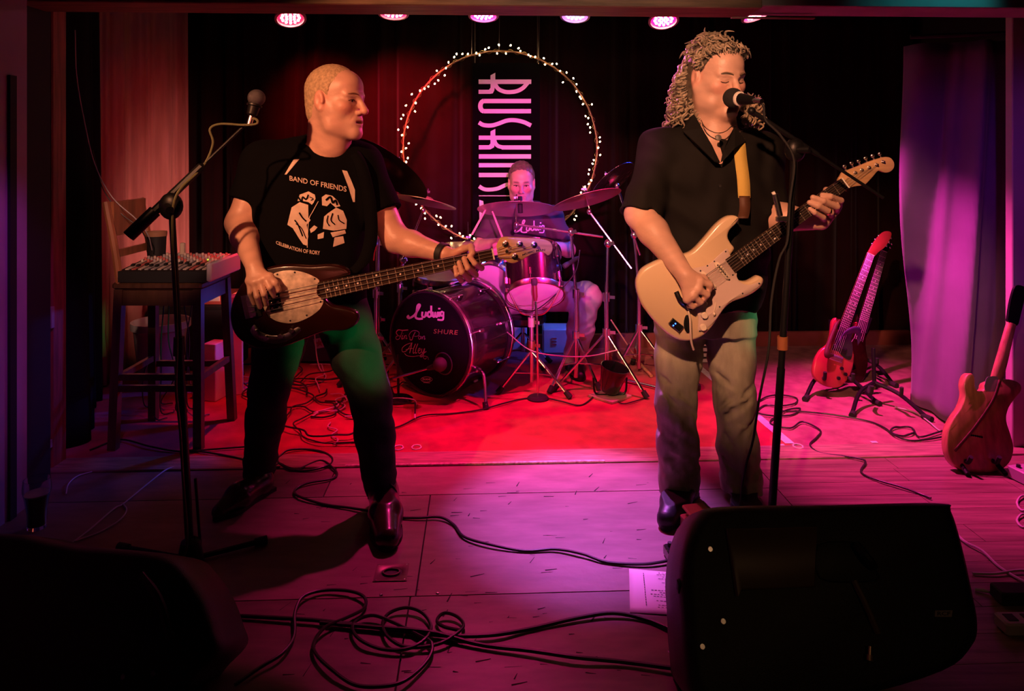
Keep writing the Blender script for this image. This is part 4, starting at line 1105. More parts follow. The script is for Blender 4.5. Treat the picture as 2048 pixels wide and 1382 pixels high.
hd.ell(g, (0, -0.06, -0.03), (0.066, 0.050, 0.07), 0.03)
g.half(hd.w(0, 0.062, 0.070), hd.R @ np.array((0, 1.0, -0.45)), 'sub', None, 0.012)
g.half(hd.w(0, 0.012, 0.0), hd.R @ np.array((0, 0.9, -0.2)), 'sub', (hd.w(0, 0.06, -0.03), 0.12), 0.006)
for s in (-1, 1): g.ell(hd.w(s * 0.09, -0.004, -0.004), (0.03, 0.026, 0.038), 0.004, 'sub', hd.R)
g.warp(lambda X, Y, Z: 0.0018 * np.sin(X * 260 + 3 * np.sin(Y * 60)))
g.build('hair', mat('dark_slick_hair', (0.16, 0.10, 0.10), 0.38, nz=(60, 0.4, ), spec=0.6), D, 0)
for s in (-1, 1):
    ey = MB(); ey.ball(hd.w(s * 0.031, 0.0885, -0.001), 0.0042, 8, 6)
    ey.tube([Vector(hd.w(s * 0.047, 0.083, 0.001)), Vector(hd.w(s * 0.038, 0.0895, 0.0045)), Vector(hd.w(s * 0.028, 0.0915, 0.0048)), Vector(hd.w(s * 0.017, 0.090, 0.000))], 0.0022, 5)
    ey.build('eye', mat('dark_eye'), D)
g = SDF((-0.35, 4.45, 0.42), (0.62, 5.02, 1.12), 0.006)
for sh, el in ((shR, elR), (shL, elL)):
    se = Vector(sh).lerp(Vector(el), 0.82)
    g.cap(sh, Vector(sh).lerp(Vector(el), 1.2), 0.074, 0.068, 0.03)
    g.half(se, se - Vector(sh), 'sub', (se + (se - Vector(sh)) * 0.5, 0.13))
g.loft(body_tall(0, 0, secD), 0.0, 0.03)
for sh in (shR, shL): g.cap(s_(1045, 420, 4.76), sh, 0.066, 0.072, 0.05)
g.cap(s_(1045, 398, 4.68), s_(1045, 412, 4.70), 0.074, 0.078, 0.01, 'sub')
g.warp(lambda X, Y, Z: 0.004 * np.sin(Z * 40 + 22 * X + 2 * np.sin(X * 25)))
dt, VD, QD = g.build('t_shirt', M_greytee, D, 1)
bd = BVHTree.FromPolygons([Vector(v) for v in VD], [tuple(q) for q in QD])
def on_dt(px, py, off=0.006):
    o = Vector((0, 0, HC)); d = (P(px, py, 1) - o).normalized(); h = bd.ray_cast(o, d)
    return (h[0] if h[0] else P(px, py, 4.6)) - d * off
M_logo = mat('pale_logo', (0.80, 0.70, 0.72), 0.6)
lg = MB()
def lud(mb, fn, w=1.0):
    """hand-lettered Ludwig in a 0..100 by 0..40 box, y up"""
    L = [([(4, 12), (0, 8), (4, 5), (12, 8), (20, 14), (28, 26), (34, 38), (31, 41), (27, 36), (25, 22), (22, 8), (30, 3), (42, 4)], 4.2),
         ([(41, 22), (40, 12), (43, 8), (48, 10), (51, 22)], 4.0), ([(51, 22), (51, 9)], 4.0),
         ([(64, 18), (60, 22), (56, 18), (56, 11), (60, 8), (64, 12)], 3.6), ([(65, 38), (65, 8)], 4.0),
         ([(69, 22), (70, 10), (74, 9), (76, 20), (78, 9), (82, 10), (83, 22)], 3.6),
         ([(87, 22), (87, 8)], 4.0), ([(87, 28), (87, 32)], 4.6),
         ([(98, 20), (94, 22), (91, 18), (92, 12), (95, 11), (98, 14)], 3.4), ([(98.5, 22), (98, 4), (94, 0), (82, 1)], 3.6)]
    for pts, ww in L:
        p = catmull([(a, b, 0) for a, b in pts], 6); vs = []
        for i in range(len(p)):
            t = (p[min(i + 1, len(p) - 1)] - p[max(i - 1, 0)]); t = t.normalized() if t.length > 1e-6 else Vector((1, 0, 0)); q = Vector((-t.y, t.x, 0)) * ww * w / 2
            vs += [fn(*(p[i] - q).xy), fn(*(p[i] + q).xy)]
        mb.add(vs, [(2 * i, 2 * i + 2, 2 * i + 3, 2 * i + 1) for i in range(len(p) - 1)])
lud(lg, lambda u, v: on_dt(1029 + 60 * u / 100, 468 - 26 * v / 40 - 3 * u / 100))
lg.build('shirt_logo', M_logo, dt, smooth=0)
g = SDF((-0.35, 4.22, 0.03), (0.68, 5.02, 0.72), 0.006)
for hp_, kn, an in ((hipR, knR, anR), (hipL, knL, anL)):
    hp_ = Vector(hp_); kn = Vector(kn); an = Vector(an)
    g.chain([hp_, kn, kn.lerp(an, 0.5), an], [0.105, 0.088, 0.080, 0.072], 0.03)
g.cap(hipR, hipL, 0.12, 0.12, 0.05)
g.half((0, 0, 0.05), (0, 0, -1), 'sub')
g.warp(lambda X, Y, Z: 0.004 * np.sin(Z * 32 + 34 * X + 3 * np.sin(X * 17 + Z * 11)) + 0.002 * np.sin(Z * 80 - X * 60 + 3 * np.sin(Z * 21)))
g.build('jeans', M_denim_pale, D, 1)
for an, dx in ((anR, -0.02), (anL, 0.02)):
    shoe(D, (an.x - dx, an.y + 0.07, 0.006), (an.x + dx, an.y - 0.21, 0.006), an + Vector((0, 0, 0.0)), M_blackshoe, 0.045)

# ------------------------------------------------------------------ guitars
M_chrome = mat('chrome', (0.82, 0.80, 0.80), 0.24, 1.0)
M_steel = mat('steel_string', (0.75, 0.72, 0.68), 0.35, 1.0)
M_fret = mat('fret_wire', (0.82, 0.74, 0.58), 0.35, 0.7)
M_rosewood = mat('rosewood', (0.035, 0.018, 0.012), 0.4, streak=(4, 0.4, (2, 30, 30)))
M_maple = mat('maple', (0.58, 0.36, 0.18), 0.4, streak=(3, 0.3, (2, 18, 18)), coat=0.2)
M_dot = mat('pearl_dot', (0.85, 0.82, 0.75), 0.3)
M_darkred = mat('dark_burst_lacquer', (0.022, 0.004, 0.003), 0.25, nz=(3, 0.5), coat=0.15, spec=0.3)
M_pearl = mat('cream_pearloid', (0.66, 0.56, 0.44), 0.32, nz=(38, 0.45), coat=0.4)
M_creamlac = mat('cream_lacquer', (0.74, 0.57, 0.36), 0.25, coat=0.5, nz=(1.5, 0.06))
M_whiteguard = mat('aged_white_plastic', (0.62, 0.49, 0.44), 0.35)
M_cream_plastic = mat('cream_plastic', (0.80, 0.70, 0.56), 0.4)
M_blackgloss = mat('black_gloss', (0.010, 0.010, 0.011), 0.22, coat=0.3)
M_strapyellow = mat('yellow_webbing', (0.70, 0.52, 0.12), 0.8, bump=(200, 0.4))
M_leather = mat('brown_leather', (0.10, 0.04, 0.02), 0.6, bump=(60, 0.3))

def smooth2(pts, n=5): return [(v.x, v.y) for v in catmull([(a, b, 0) for a, b in pts], n, True)]
def neck_parts(root, fr, nut, heel, wn, wh, nstr, scale_len, nfret, dots, m_neck, m_board, bridge_u, hf=0.007, back=0.022, string_r=0.0011, taper_str=0.86):
    """neck from nut to heel (frame points) with board, frets, dots and strings"""
    nut = Vector(nut); heel = Vector(heel); ax = (heel - nut).normalized(); sd = Vector((-ax.y, ax.x)); L = (heel - nut).length
    def q(s, t): return nut + ax * s + sd * t
    def wid(s): return wn + (wh - wn) * s / L
    mb = MB(); K = 9; vs = []
    for s in (0.0, L):
        for i in range(K):
            a = math.pi * i / (K - 1); p = q(s, wid(s) / 2 * math.cos(a)); vs.append(fr.at(p.x, p.y, -back * math.sin(a)))
    fs = [(i, i + 1, K + i + 1, K + i) for i in range(K - 1)] + [(0, K, 2 * K - 1, K - 1), tuple(range(K)), tuple(range(K, 2 * K))]
    mb.add(vs, fs); mb.build('neck', m_neck, root)
    b = MB(); b.prism([tuple(q(0, wn / 2)), tuple(q(L, wh / 2)), tuple(q(L, -wh / 2)), tuple(q(0, -wn / 2))], fr, 0.0, hf); fb = b.build('fretboard', m_board, root)
    b = MB(); b.prism([tuple(q(-0.005, wn / 2)), tuple(q(0, wn / 2)), tuple(q(0, -wn / 2)), tuple(q(-0.005, -wn / 2))], fr, -0.002, hf + 0.003); b.build('nut', M_dot, root)
    fp = [0.0]
    for k in range(1, nfret + 1):
        s = scale_len * (1 - 2 ** (-k / 12)); fp.append(s)
        if s > L - 0.002: break
        p0 = q(s, wid(s) / 2); p1 = q(s, -wid(s) / 2)
        MB().tube([fr.at(p0.x, p0.y, hf), fr.at(p1.x, p1.y, hf)], 0.0014, 5).build('fret', M_fret, fb)
    for k in dots:
        if k >= len(fp): break
        s = (fp[k] + fp[k - 1]) / 2
        for t in ((0,) if k % 12 else (-0.25, 0.25)):
            p = q(s, t * wid(s)); MB().lathe(fr.at(p.x, p.y, hf), fr.N, [(0.0, 0.0008), (0.0035, 0.0008), (0.0035, -0.001)], 10).build('fret_dot', M_dot, fb)
    for i in range(nstr):
        t = (i / (nstr - 1) - 0.5) * taper_str; p0 = q(0, t * wn); p1 = q(bridge_u, t * wh * 1.08)
        MB().tube([fr.at(p0.x, p0.y, hf + 0.0035), fr.at(p1.x, p1.y, hf + 0.0065)], string_r * (1.35 - 0.9 * i / nstr), 5).build('string', M_steel, root)
    return q, wid
def knob(fr, p, r, h, m, root, name='knob', base=0.0):
    return MB().lathe(fr.at(p[0], p[1], base), fr.N, [(r, 0), (r * 0.96, h * 0.8), (r * 0.8, h), (0, h)], 18).build(name, m, root)

# ---- bass
BF = Frame(P(640, 582, 2.585), P(1000, 505, 2.585) - P(640, 582, 2.585), (0, -1, 0))
bp = lambda x, y: BF.px(x, y)
bg = thing('bass_guitar', 'dark sunburst bass guitar with cream pearl pickguard held by man in t-shirt', 'bass guitar', BF.at(*bp(560, 690)))
out = [(699, 549), (688, 536), (660, 530), (620, 532), (575, 530), (528, 538), (488, 562), (464, 600), (458, 640), (472, 676), (510, 698), (555, 698), (605, 680), (650, 664), (690, 662), (714, 646), (712, 626), (690, 617), (664, 612), (650, 600), (642, 582), (648, 568), (672, 560)]
MB().prism(smooth2([bp(*p) for p in out], 4), BF, -0.044, -0.006, 0.009).build('body', M_darkred, bg)
pg = [(538, 556), (552, 545), (580, 541), (606, 545), (628, 554), (638, 562), (634, 572), (634, 590), (645, 598), (646, 606), (636, 622), (612, 638), (584, 647), (556, 644), (538, 634), (528, 620), (522, 604), (524, 584), (530, 568)]
gd = MB().prism(smooth2([bp(*p) for p in pg], 4), BF, -0.006, -0.0035, 0.001).build('pickguard', M_pearl, bg)
for x, y in ((554, 549), (589, 545), (629, 558), (641, 604), (613, 631), (580, 642), (538, 633)): knob(BF, bp(x, y), 0.0034, 0.002, M_black, gd, 'screw', -0.0035)
dirv = (Vector(bp(1000, 505)) - Vector(bp(640, 582))).normalized()
def rect(c, l, w_, d=dirv):
    s = Vector((-d.y, d.x)); c = Vector(c); return [tuple(c + d * a * l / 2 + s * b * w_ / 2) for a, b in ((-1, -1), (1, -1), (1, 1), (-1, 1))]
pk = MB().prism(rect(bp(549, 600), 0.044, 0.082), BF, -0.0035, 0.004, 0.003).build('pickup', M_blackgloss, bg)
for i in range(4):
    for t in (-0.012, 0.012):
        c = Vector(bp(549, 600)) + Vector((-dirv.y, dirv.x)) * (i - 1.5) * 0.019 + dirv * t
        knob(BF, c, 0.0045, 0.002, M_chrome, pk, 'pole_piece', 0.004)
br = MB().prism(rect(bp(502, 612), 0.060, 0.085), BF, -0.006, 0.0, 0.002).build('bridge', M_chrome, bg)
for i in range(4):
    c = Vector(bp(504, 612)) + Vector((-dirv.y, dirv.x)) * (i - 1.5) * 0.019
    MB().box(BF.at(c.x, c.y, 0.005), (0.022, 0.010, 0.014)).build('saddle', M_chrome, br)
cpx = [(508, 650), (520, 664), (545, 672), (570, 668), (594, 655), (600, 662), (575, 682), (545, 688), (515, 680), (500, 664)]
cpl = MB().prism(smooth2([bp(*p) for p in cpx], 4), BF, -0.006, -0.004, 0.001).build('control_plate', M_chrome, bg)
for x, y in ((583, 661), (561, 672), (533, 676), (512, 664)): knob(BF, bp(x, y), 0.0095, 0.014, M_chrome, bg, 'knob', -0.004)
nut_, heel_ = bp(985, 508), bp(640, 582)
neck_parts(bg, BF, nut_, heel_, 0.040, 0.062, 4, 0.864, 21, (3, 5, 7, 9, 12, 15, 17, 19, 21), M_maple, M_rosewood, 0.835, string_r=0.0014)
def hz(zx, zy): return bp(880 + zx / 8.192, 440 + zy / 8.192)
hs_ = [(925, 440), (935, 390), (965, 325), (1005, 287), (1100, 277), (1400, 292), (1650, 308), (1760, 335), (1825, 385), (1847, 445), (1840, 505), (1810, 560), (1768, 580), (1735, 556), (1680, 532), (1600, 532), (1500, 562), (1400, 622), (1300, 672), (1220, 706), (1150, 704), (1090, 678), (1040, 640), (962, 628)]
hst = MB().prism(smooth2([hz(*p) for p in hs_], 3), BF, -0.014, 0.002, 0.002).build('headstock', M_maple, bg)
for zx, zy in ((1070, 390), (1305, 395), (1540, 402), (1225, 597)):
    p = hz(zx, zy)
    MB().lathe(BF.at(p[0], p[1], 0.002), BF.N, [(0.0115, 0), (0.0115, 0.002), (0.008, 0.003), (0.0058, 0.004), (0.0050, 0.016), (0.0056, 0.020), (0.0, 0.021)], 18).build('tuner_post', M_chrome, bg)
    q0 = Vector(p); e = q0 + Vector((0.004, 0.012 if zy < 500 else -0.012))
    ear = MB(); ear.tube([BF.at(q0.x, q0.y, -0.018), BF.at(e.x, e.y, -0.018)], 0.004, 6); ear.ball(BF.at(e.x, e.y, -0.018), (0.010, 0.004, 0.010)); ear.build('tuning_key', M_chrome, bg)
p = hz(1098, 512); knob(BF, p, 0.0075, 0.009, M_chrome, bg, 'string_retainer', 0.002)
for (zx, zy), k in (((1070, 400), 0), ((1305, 405), 1), ((1540, 412), 2), ((1225, 590), 3)):
    a = hz(930, 478 + 42 * k); b_ = hz(zx, zy)
    MB().tube([BF.at(*a, 0.008), BF.at(*b_, 0.014)], 0.0012, 5).build('string', M_steel, bg)
lt = MB()
def fn(u, v):
    z = (1350 + (1720 - 1350) * u, 590 - 85 * u + (-18) * math.sin(3.1 * u) - v * 34); return BF.at(*hz(*z), 0.0026)
text_fit(lt, 'MUSIC MAN', fn, 0, 1, 0, 1, offset=0.02)
lt.build('maker_lettering', M_black, hst, smooth=0)
stp = MB(); pts = [BF.at(*bp(697, 548), -0.03), P(728, 520, 2.66), P(742, 470, 2.70), P(738, 400, 2.715), P(722, 330, 2.745), P(702, 296, 2.80), P(690, 290, 2.88)]
pts = catmull(pts, 5); vs = []
for p in pts: vs += [p + Vector((-0.024, 0, 0)), p + Vector((0.024, 0, 0))]
stp.add(vs, [(2 * i, 2 * i + 1, 2 * i + 3, 2 * i + 2) for i in range(len(pts) - 1)])
o = stp.build('strap', M_tee, bg, smooth=180); o.modifiers.new('t', 'SOLIDIFY').thickness = 0.003

# ---- cream electric guitar of the singer
GF = Frame(P(1450, 528, 2.575), P(1690, 366, 2.575) - P(1450, 528, 2.575), (0, -1, 0))
gp = lambda x, y: GF.px(x, y)
gz = lambda zx, zy: GF.px(1230 + zx / 4.064, 380 + zy / 4.064)
gh = lambda zx, zy: GF.px(1290 + zx / 4.937, 420 + zy / 4.937)
gt = thing('electric_guitar', 'cream double-cutaway electric guitar with white pickguard held by the singer', 'guitar', GF.at(*gz(600, 1230)))
out = [(1012, 238), (1000, 218), (960, 209), (900, 225), (830, 280), (760, 360), (700, 430), (645, 487), (590, 518), (500, 540), (400, 560), (310, 596), (230, 642), (190, 700), (175, 762), (186, 840), (218, 930), (280, 1020), (350, 1100), (430, 1172), (500, 1215), (570, 1231), (640, 1225), (720, 1188), (790, 1120), (850, 1030), (900, 962), (960, 912), (1050, 880), (1130, 840), (1190, 790), (1212, 745), (1202, 715), (1170, 703), (1130, 722), (1080, 748), (1025, 742), (988, 712), (972, 668), (930, 600), (935, 545), (975, 478), (945, 435), (922, 382), (936, 330), (985, 280)]
MB().prism(smooth2([gz(*p) for p in out], 3), GF, -0.044, 0.0, 0.010).build('body', M_creamlac, gt)
pg = [(795, 388), (815, 390), (832, 430), (900, 600), (905, 660), (940, 710), (990, 735), (1050, 735), (1110, 712), (1142, 712), (1130, 745), (1080, 785), (1000, 830), (920, 855), (850, 890), (790, 950), (740, 1020), (690, 1090), (630, 1150), (580, 1190), (540, 1200), (520, 1180), (525, 1100), (520, 1030), (495, 975), (430, 900), (380, 800), (370, 700), (420, 600), (500, 570), (590, 552), (650, 520), (700, 470), (750, 425)]
gd = MB().prism(smooth2([gh(*p) for p in pg], 3), GF, 0.0, 0.0025, 0.001).build('pickguard', M_whiteguard, gt)
for z in ((795, 410), (615, 550), (865, 640), (962, 823), (735, 955), (540, 1195), (1125, 725)): knob(GF, gh(*z), 0.0030, 0.001, M_black, gd, 'screw', 0.0025)
gdir = (Vector(gp(1690, 366)) - Vector(gp(1450, 528))).normalized()
for (a, b_) in (((690, 515), (825, 680)), ((553, 608), (688, 775)), ((440, 730), (560, 880))):
    a = Vector(gh(*a)); b_ = Vector(gh(*b_)); d = (b_ - a).normalized(); s = Vector((-d.y, d.x)); L = (b_ - a).length; cc = (a + b_) / 2
    poly = [tuple(cc + d * (L / 2 - 0.009) + (d * math.cos(t) + s * math.sin(t)) * 0.009) for t in [math.pi * (k / 6 - 0.5) for k in range(7)]] + [tuple(cc - d * (L / 2 - 0.009) - (d * math.cos(t) + s * math.sin(t)) * 0.009) for t in [math.pi * (k / 6 - 0.5) for k in range(7)]]
    pk = MB().prism(poly, GF, 0.0025, 0.009, 0.0015).build('pickup', M_cream_plastic, gt)
    for i in range(6): knob(GF, cc + d * (i - 2.5) * 0.0105, 0.0026, 0.0012, M_black, pk, 'pole_piece', 0.009)
    for e in (-1, 1): knob(GF, cc + d * e * (L / 2 + 0.004), 0.003, 0.001, M_black, pk, 'screw', 0.0025)
for z in ((575, 920), (582, 1036), (570, 1155)): knob(GF, gh(*z), 0.0125, 0.012, M_cream_plastic, gt, 'knob', 0.0025)
a, b_ = gh(697, 912), gh(678, 1022)
sw = MB(); sw.tube([GF.at(*a, 0.004), GF.at(*b_, 0.004)], 0.0018, 6); sw.ball(GF.at(*gh(678, 1022), 0.008), (0.005, 0.008, 0.006)); sw.build('selector_switch', M_cream_plastic, gt)
MB().prism(rect(gp(1384, 588), 0.030, 0.075, gdir), GF, 0.0, 0.008, 0.002).build('bridge', M_chrome, gt)
tr = MB(); tr.tube(catmull([GF.at(*gh(300, 800), 0.012), GF.at(*gh(340, 880), 0.02), GF.at(*gh(430, 950), 0.02)], 6), 0.009, 8); tr.ball(GF.at(*gh(435, 955), 0.02), 0.011); tr.build('tremolo_arm', M_blackgloss, gt)
wp = MB(); c = Vector(gh(300, 1130)); wp.prism(rect(c, 0.048, 0.026, Vector((0.3, -1)).normalized()), GF, 0.001, 0.016, 0.004); wp.build('wireless_pack', M_blackgloss, gt)
for z in ((290, 1112), (270, 1130)):
    MB().ball(GF.at(*gh(*z), 0.0165), 0.0026, 8, 6).build('pack_light', mat('blue_led', (0.05, 0.1, 1), 0.4, emit=((0.02, 0.10, 1.0), 9.0)), gt)
jk = MB(); jk.prism(smooth2([gh(*p) for p in ((400, 1040), (440, 1045), (458, 1100), (450, 1180), (425, 1215), (395, 1190), (380, 1120))], 3), GF, 0.0005, 0.004, 0.001); jk.build('jack_plate', M_blackgloss, gt)
cb = MB(); cb.tube(catmull([GF.at(*gh(415, 985), 0.018), GF.at(*gh(430, 1060), 0.022), GF.at(*gh(437, 1180), 0.02), GF.at(*gh(450, 1290), 0.012), GF.at(*gh(480, 1380), 0.0)], 6), 0.004, 7); cb.build('patch_lead', mat('pale_lead', (0.65, 0.55, 0.42), 0.5), gt)
nut_ = gp(1688, 367); heel_ = GF.px(1230 + 932 / 4.064, 380 + 618 / 4.064)
neck_parts(gt, GF, nut_, heel_, 0.043, 0.058, 6, 0.650, 21, (3, 5, 7, 9, 12, 15, 17, 19, 21), M_maple, M_rosewood, 0.640, string_r=0.0009)
hk = lambda zx, zy: GF.px(1580 + zx / 6.908, 280 + zy / 6.908)
hs_ = [(668, 580), (700, 500), (740, 440), (800, 418), (950, 362), (1100, 300), (1250, 250), (1340, 233), (1400, 255), (1438, 310), (1440, 370), (1410, 420), (1350, 450), (1290, 445), (1235, 425), (1200, 440), (1150, 500), (1100, 555), (1045, 610), (980, 630), (900, 640), (830, 660), (772, 710)]
MB().prism(smooth2([hk(*p) for p in hs_], 3), GF, -0.016, 0.001, 0.002).build('headstock', M_maple, gt)
for (zx, zy), (tx, ty) in zip(((770, 365), (868, 320), (965, 290), (1062, 250), (1160, 218), (1260, 190)), ((895, 450), (985, 412), (1085, 378), (1188, 340), (1278, 300), (1060, 520))):
    a = Vector(hk(zx, zy)); b_ = Vector(hk(zx + 22, zy + 70))
    ear = MB(); ear.tube([GF.at(*a, -0.010), GF.at(*b_, -0.010)], 0.0028, 6); ear.ball(GF.at(*a, -0.010), (0.0075, 0.004, 0.0065)); ear.build('tuning_key', M_chrome, gt)
    if ty < 500: MB().lathe(GF.at(*hk(tx, ty), 0.001), GF.N, [(0.0055, 0), (0.0055, 0.002), (0.0034, 0.003), (0.0034, 0.012), (0, 0.013)], 12).build('tuner_post', M_chrome, gt)
for i, (tx, ty) in enumerate(((895, 450), (985, 412), (1085, 378), (1188, 340))):
    MB().tube([GF.at(*hk(690 + 22 * i, 590 + 30 * i), 0.009), GF.at(*hk(tx, ty), 0.010)], 0.0009, 4).build('string', M_steel, gt)
def ribbon(name, pts, w_, m, root, wdir=None, t=0.003):
    pts = catmull(pts, 5); vs = []
    for i, p in enumerate(pts):
        tn = (pts[min(i + 1, len(pts) - 1)] - pts[max(i - 1, 0)]).normalized(); s = Vector(wdir) if wdir else tn.cross(Vector((0, 1, 0))).normalized()
        vs += [p - s * w_ / 2, p + s * w_ / 2]
    o = MB().add(vs, [(2 * i, 2 * i + 1, 2 * i + 3, 2 * i + 2) for i in range(len(pts) - 1)]).build(name, m, root, smooth=180)
    o.modifiers.new('t', 'SOLIDIFY').thickness = t
    return o
sp = ribbon('strap', [on_shirt(1474, 262, -0.02, 2.76), on_shirt(1478, 282, 0.010, 2.72), on_shirt(1482, 320, 0.012), on_shirt(1487, 360, 0.012), on_shirt(1489, 396, 0.014)], 0.046, M_strapyellow, gt, (1, 0, 0))
ribbon('strap_end', [on_shirt(1489, 392, 0.017), on_shirt(1490, 415, 0.018), P(1486, 436, 2.625)], 0.040, M_leather, sp, (1, 0, 0))

# ---- guitars on floor stands at the right
M_redlac = mat('cherry_lacquer', (0.50, 0.05, 0.06), 0.28, coat=0.5, nz=(5, 0.3))
M_stand = mat('black_stand_tube', (0.006, 0.006, 0.007), 0.4, spec=0.3)
M_foam = mat('black_foam', (0.015, 0.015, 0.015), 0.9)
zr = lambda fr: (lambda zx, zy: fr.px(1580 + zx / 2.879, 420 + zy / 2.879))
R1 = Frame(P(1668, 770, 4.02), (1, 0, 0), (0.0, -0.97, 0.24)); z = zr(R1)
g1 = thing('electric_guitar', 'cherry red electric guitar with black pickguard on floor stand, in front of its twin', 'guitar', R1.at(*z(250, 1020)))
out = [(270, 620), (247, 640), (240, 690), (234, 730), (218, 775), (178, 808), (148, 860), (135, 920), (140, 960), (165, 990), (205, 1012), (255, 1024), (300, 1012), (340, 965), (365, 900), (370, 830), (352, 770), (350, 730), (372, 700), (392, 665), (386, 645), (360, 660), (335, 695), (300, 700), (280, 672)]
MB().prism(smooth2([z(*p) for p in out], 3), R1, -0.038, 0.0, 0.007).build('body', M_redlac, g1)
MB().prism(smooth2([z(*p) for p in ((285, 690), (330, 690), (365, 680), (350, 740), (360, 790), (350, 860), (310, 850), (270, 800), (262, 740))], 3), R1, 0.0, 0.0035).build('pickguard', M_black, g1)
for c_ in ((283, 800), (262, 852)): MB().prism(rect(z(*c_), 0.035, 0.075, Vector((0.36, 1)).normalized()), R1, 0.0, 0.008, 0.002).build('pickup', M_chrome if c_[1] > 820 else M_blackgloss, g1)
for c_ in ((296, 912), (278, 968), (318, 945)): knob(R1, z(*c_), 0.010, 0.012, M_blackgloss, g1)
neck_parts(g1, R1, z(462, 258), z(300, 700), 0.040, 0.054, 6, 0.63, 22, (3, 5, 7, 9, 12, 15, 17), mat('red_neck', (0.42, 0.12, 0.10), 0.4), M_rosewood, 0.615, string_r=0.0008)
MB().prism(smooth2([z(*p) for p in ((446, 262), (460, 225), (480, 190), (510, 150), (545, 123), (582, 128), (580, 160), (548, 212), (508, 245), (484, 268))], 3), R1, -0.014, 0.001, 0.002).build('headstock', M_redlac, g1)
for a in ((478, 195), (495, 170), (515, 148), (560, 205), (575, 185), (585, 160)):
    MB().ball(R1.at(*z(*a), -0.006), (0.008, 0.005, 0.008)).build('tuning_key', M_chrome, g1)
ribbon('strap', [R1.at(*z(268, 640), 0.01), R1.at(*z(205, 780), 0.03), R1.at(*z(200, 830), 0.035), R1.at(*z(230, 845), 0.02)], 0.045, M_leather, g1, (0.7, 0, 0.5))
ribbon('strap', [R1.at(*z(262, 780), 0.02), R1.at(*z(280, 720), 0.05), R1.at(*z(330, 690), 0.055), R1.at(*z(380, 700), 0.03), R1.at(*z(400, 760), 0.0)], 0.05, mat('violet_strap', (0.12, 0.08, 0.22), 0.6), g1, (0.3, -0.2, 0.8))

R2 = Frame(P(1700, 762, 4.28), (1, 0, 0), (0.0, -0.96, 0.28)); z = zr(R2)
g2 = thing('electric_guitar', 'dark red electric guitar on floor stand, mostly hidden behind the cherry red one', 'guitar', R2.at(*z(360, 1010)))
out = [(395, 600), (380, 640), (384, 700), (350, 760), (300, 830), (290, 920), (310, 990), (360, 1015), (410, 1000), (440, 940), (452, 870), (440, 800), (440, 740), (462, 690), (474, 640), (458, 620), (435, 660), (412, 680), (400, 650)]
MB().prism(smooth2([z(*p) for p in out], 3), R2, -0.038, 0.0, 0.007).build('body', M_darkred, g2)
neck_parts(g2, R2, z(537, 240), z(405, 690), 0.040, 0.054, 6, 0.63, 22, (3, 5, 7, 9, 12, 15, 17), mat('red_neck'), M_rosewood, 0.58, string_r=0.0008)
MB().prism(smooth2([z(*p) for p in ((524, 244), (530, 200), (545, 160), (570, 140), (590, 150), (588, 190), (570, 225), (552, 250))], 3), R2, -0.014, 0.001, 0.002).build('headstock', M_darkred, g2)
for a in ((530, 225), (545, 200), (560, 182), (578, 215), (586, 195)): MB().ball(R2.at(*z(*a), 0.0), (0.008, 0.006, 0.008)).build('tuning_key', M_chrome, g2)
MB().prism(rect(z(448, 665), 0.10, 0.012, Vector((0.5, 1)).normalized()), R2, 0.0, 0.01).build('guard_edge', M_chrome, g2)

def floor_stand(base, label, h=0.42, yaw=0.0, w_=0.30):
    base = Vector(base); R = Matrix.Rotation(yaw, 3, 'Z'); z0 = 0.006
    q = lambda x, y, zz: base + R @ Vector((x, y, 0)) + Vector((0, 0, zz))
    r = thing('guitar_stand', label, 'guitar stand', base + Vector((0, 0, z0)), 'guitar stands at the right')
    top = q(0, 0.12, h)
    MB().tube([q(0, 0.10, 0.10), top], 0.011, 8).build('upright', M_stand, r)
    for s in (-1, 1):
        MB().tube(catmull([q(0, 0.10, 0.12), q(s * 0.10, 0.02, 0.085), q(s * w_ / 2, -0.12, 0.018)], 6), 0.011, 8).build('leg', M_stand, r)
        MB().cyl(q(s * w_ / 2 * 0.93, -0.10, 0.019), q(s * w_ / 2 * 1.06, -0.15, 0.019), 0.015, 0.015, 10).build('foot', M_foam, r)
        MB().tube(catmull([q(s * 0.045, 0.03, 0.115), q(s * 0.07, -0.03, 0.11), q(s * 0.072, -0.075, 0.115), q(s * 0.072, -0.085, 0.155)], 5), 0.010, 8).build('cradle_arm', M_foam, r)
    MB().tube([q(0, 0.10, 0.12), q(0, 0.30, 0.018)], 0.011, 8).build('leg', M_stand, r)
    MB().tube([q(0, 0.28, 0.019), q(0, 0.33, 0.019)], 0.014, 8).build('foot', M_foam, r)
    return r
floor_stand(Vector((FL(1668, 790).x, 4.06, 0)), 'black floor stand under the cherry red guitar', 0.40, -0.2, 0.36)
floor_stand(Vector((FL(1725, 762).x, 4.36, 0)), 'black floor stand under the dark red guitar at the back', 0.40, -0.2, 0.30)
floor_stand(FL(1762, 822, 0), 'empty black guitar stand in front of the violet curtain', 0.30, -0.15, 0.36)

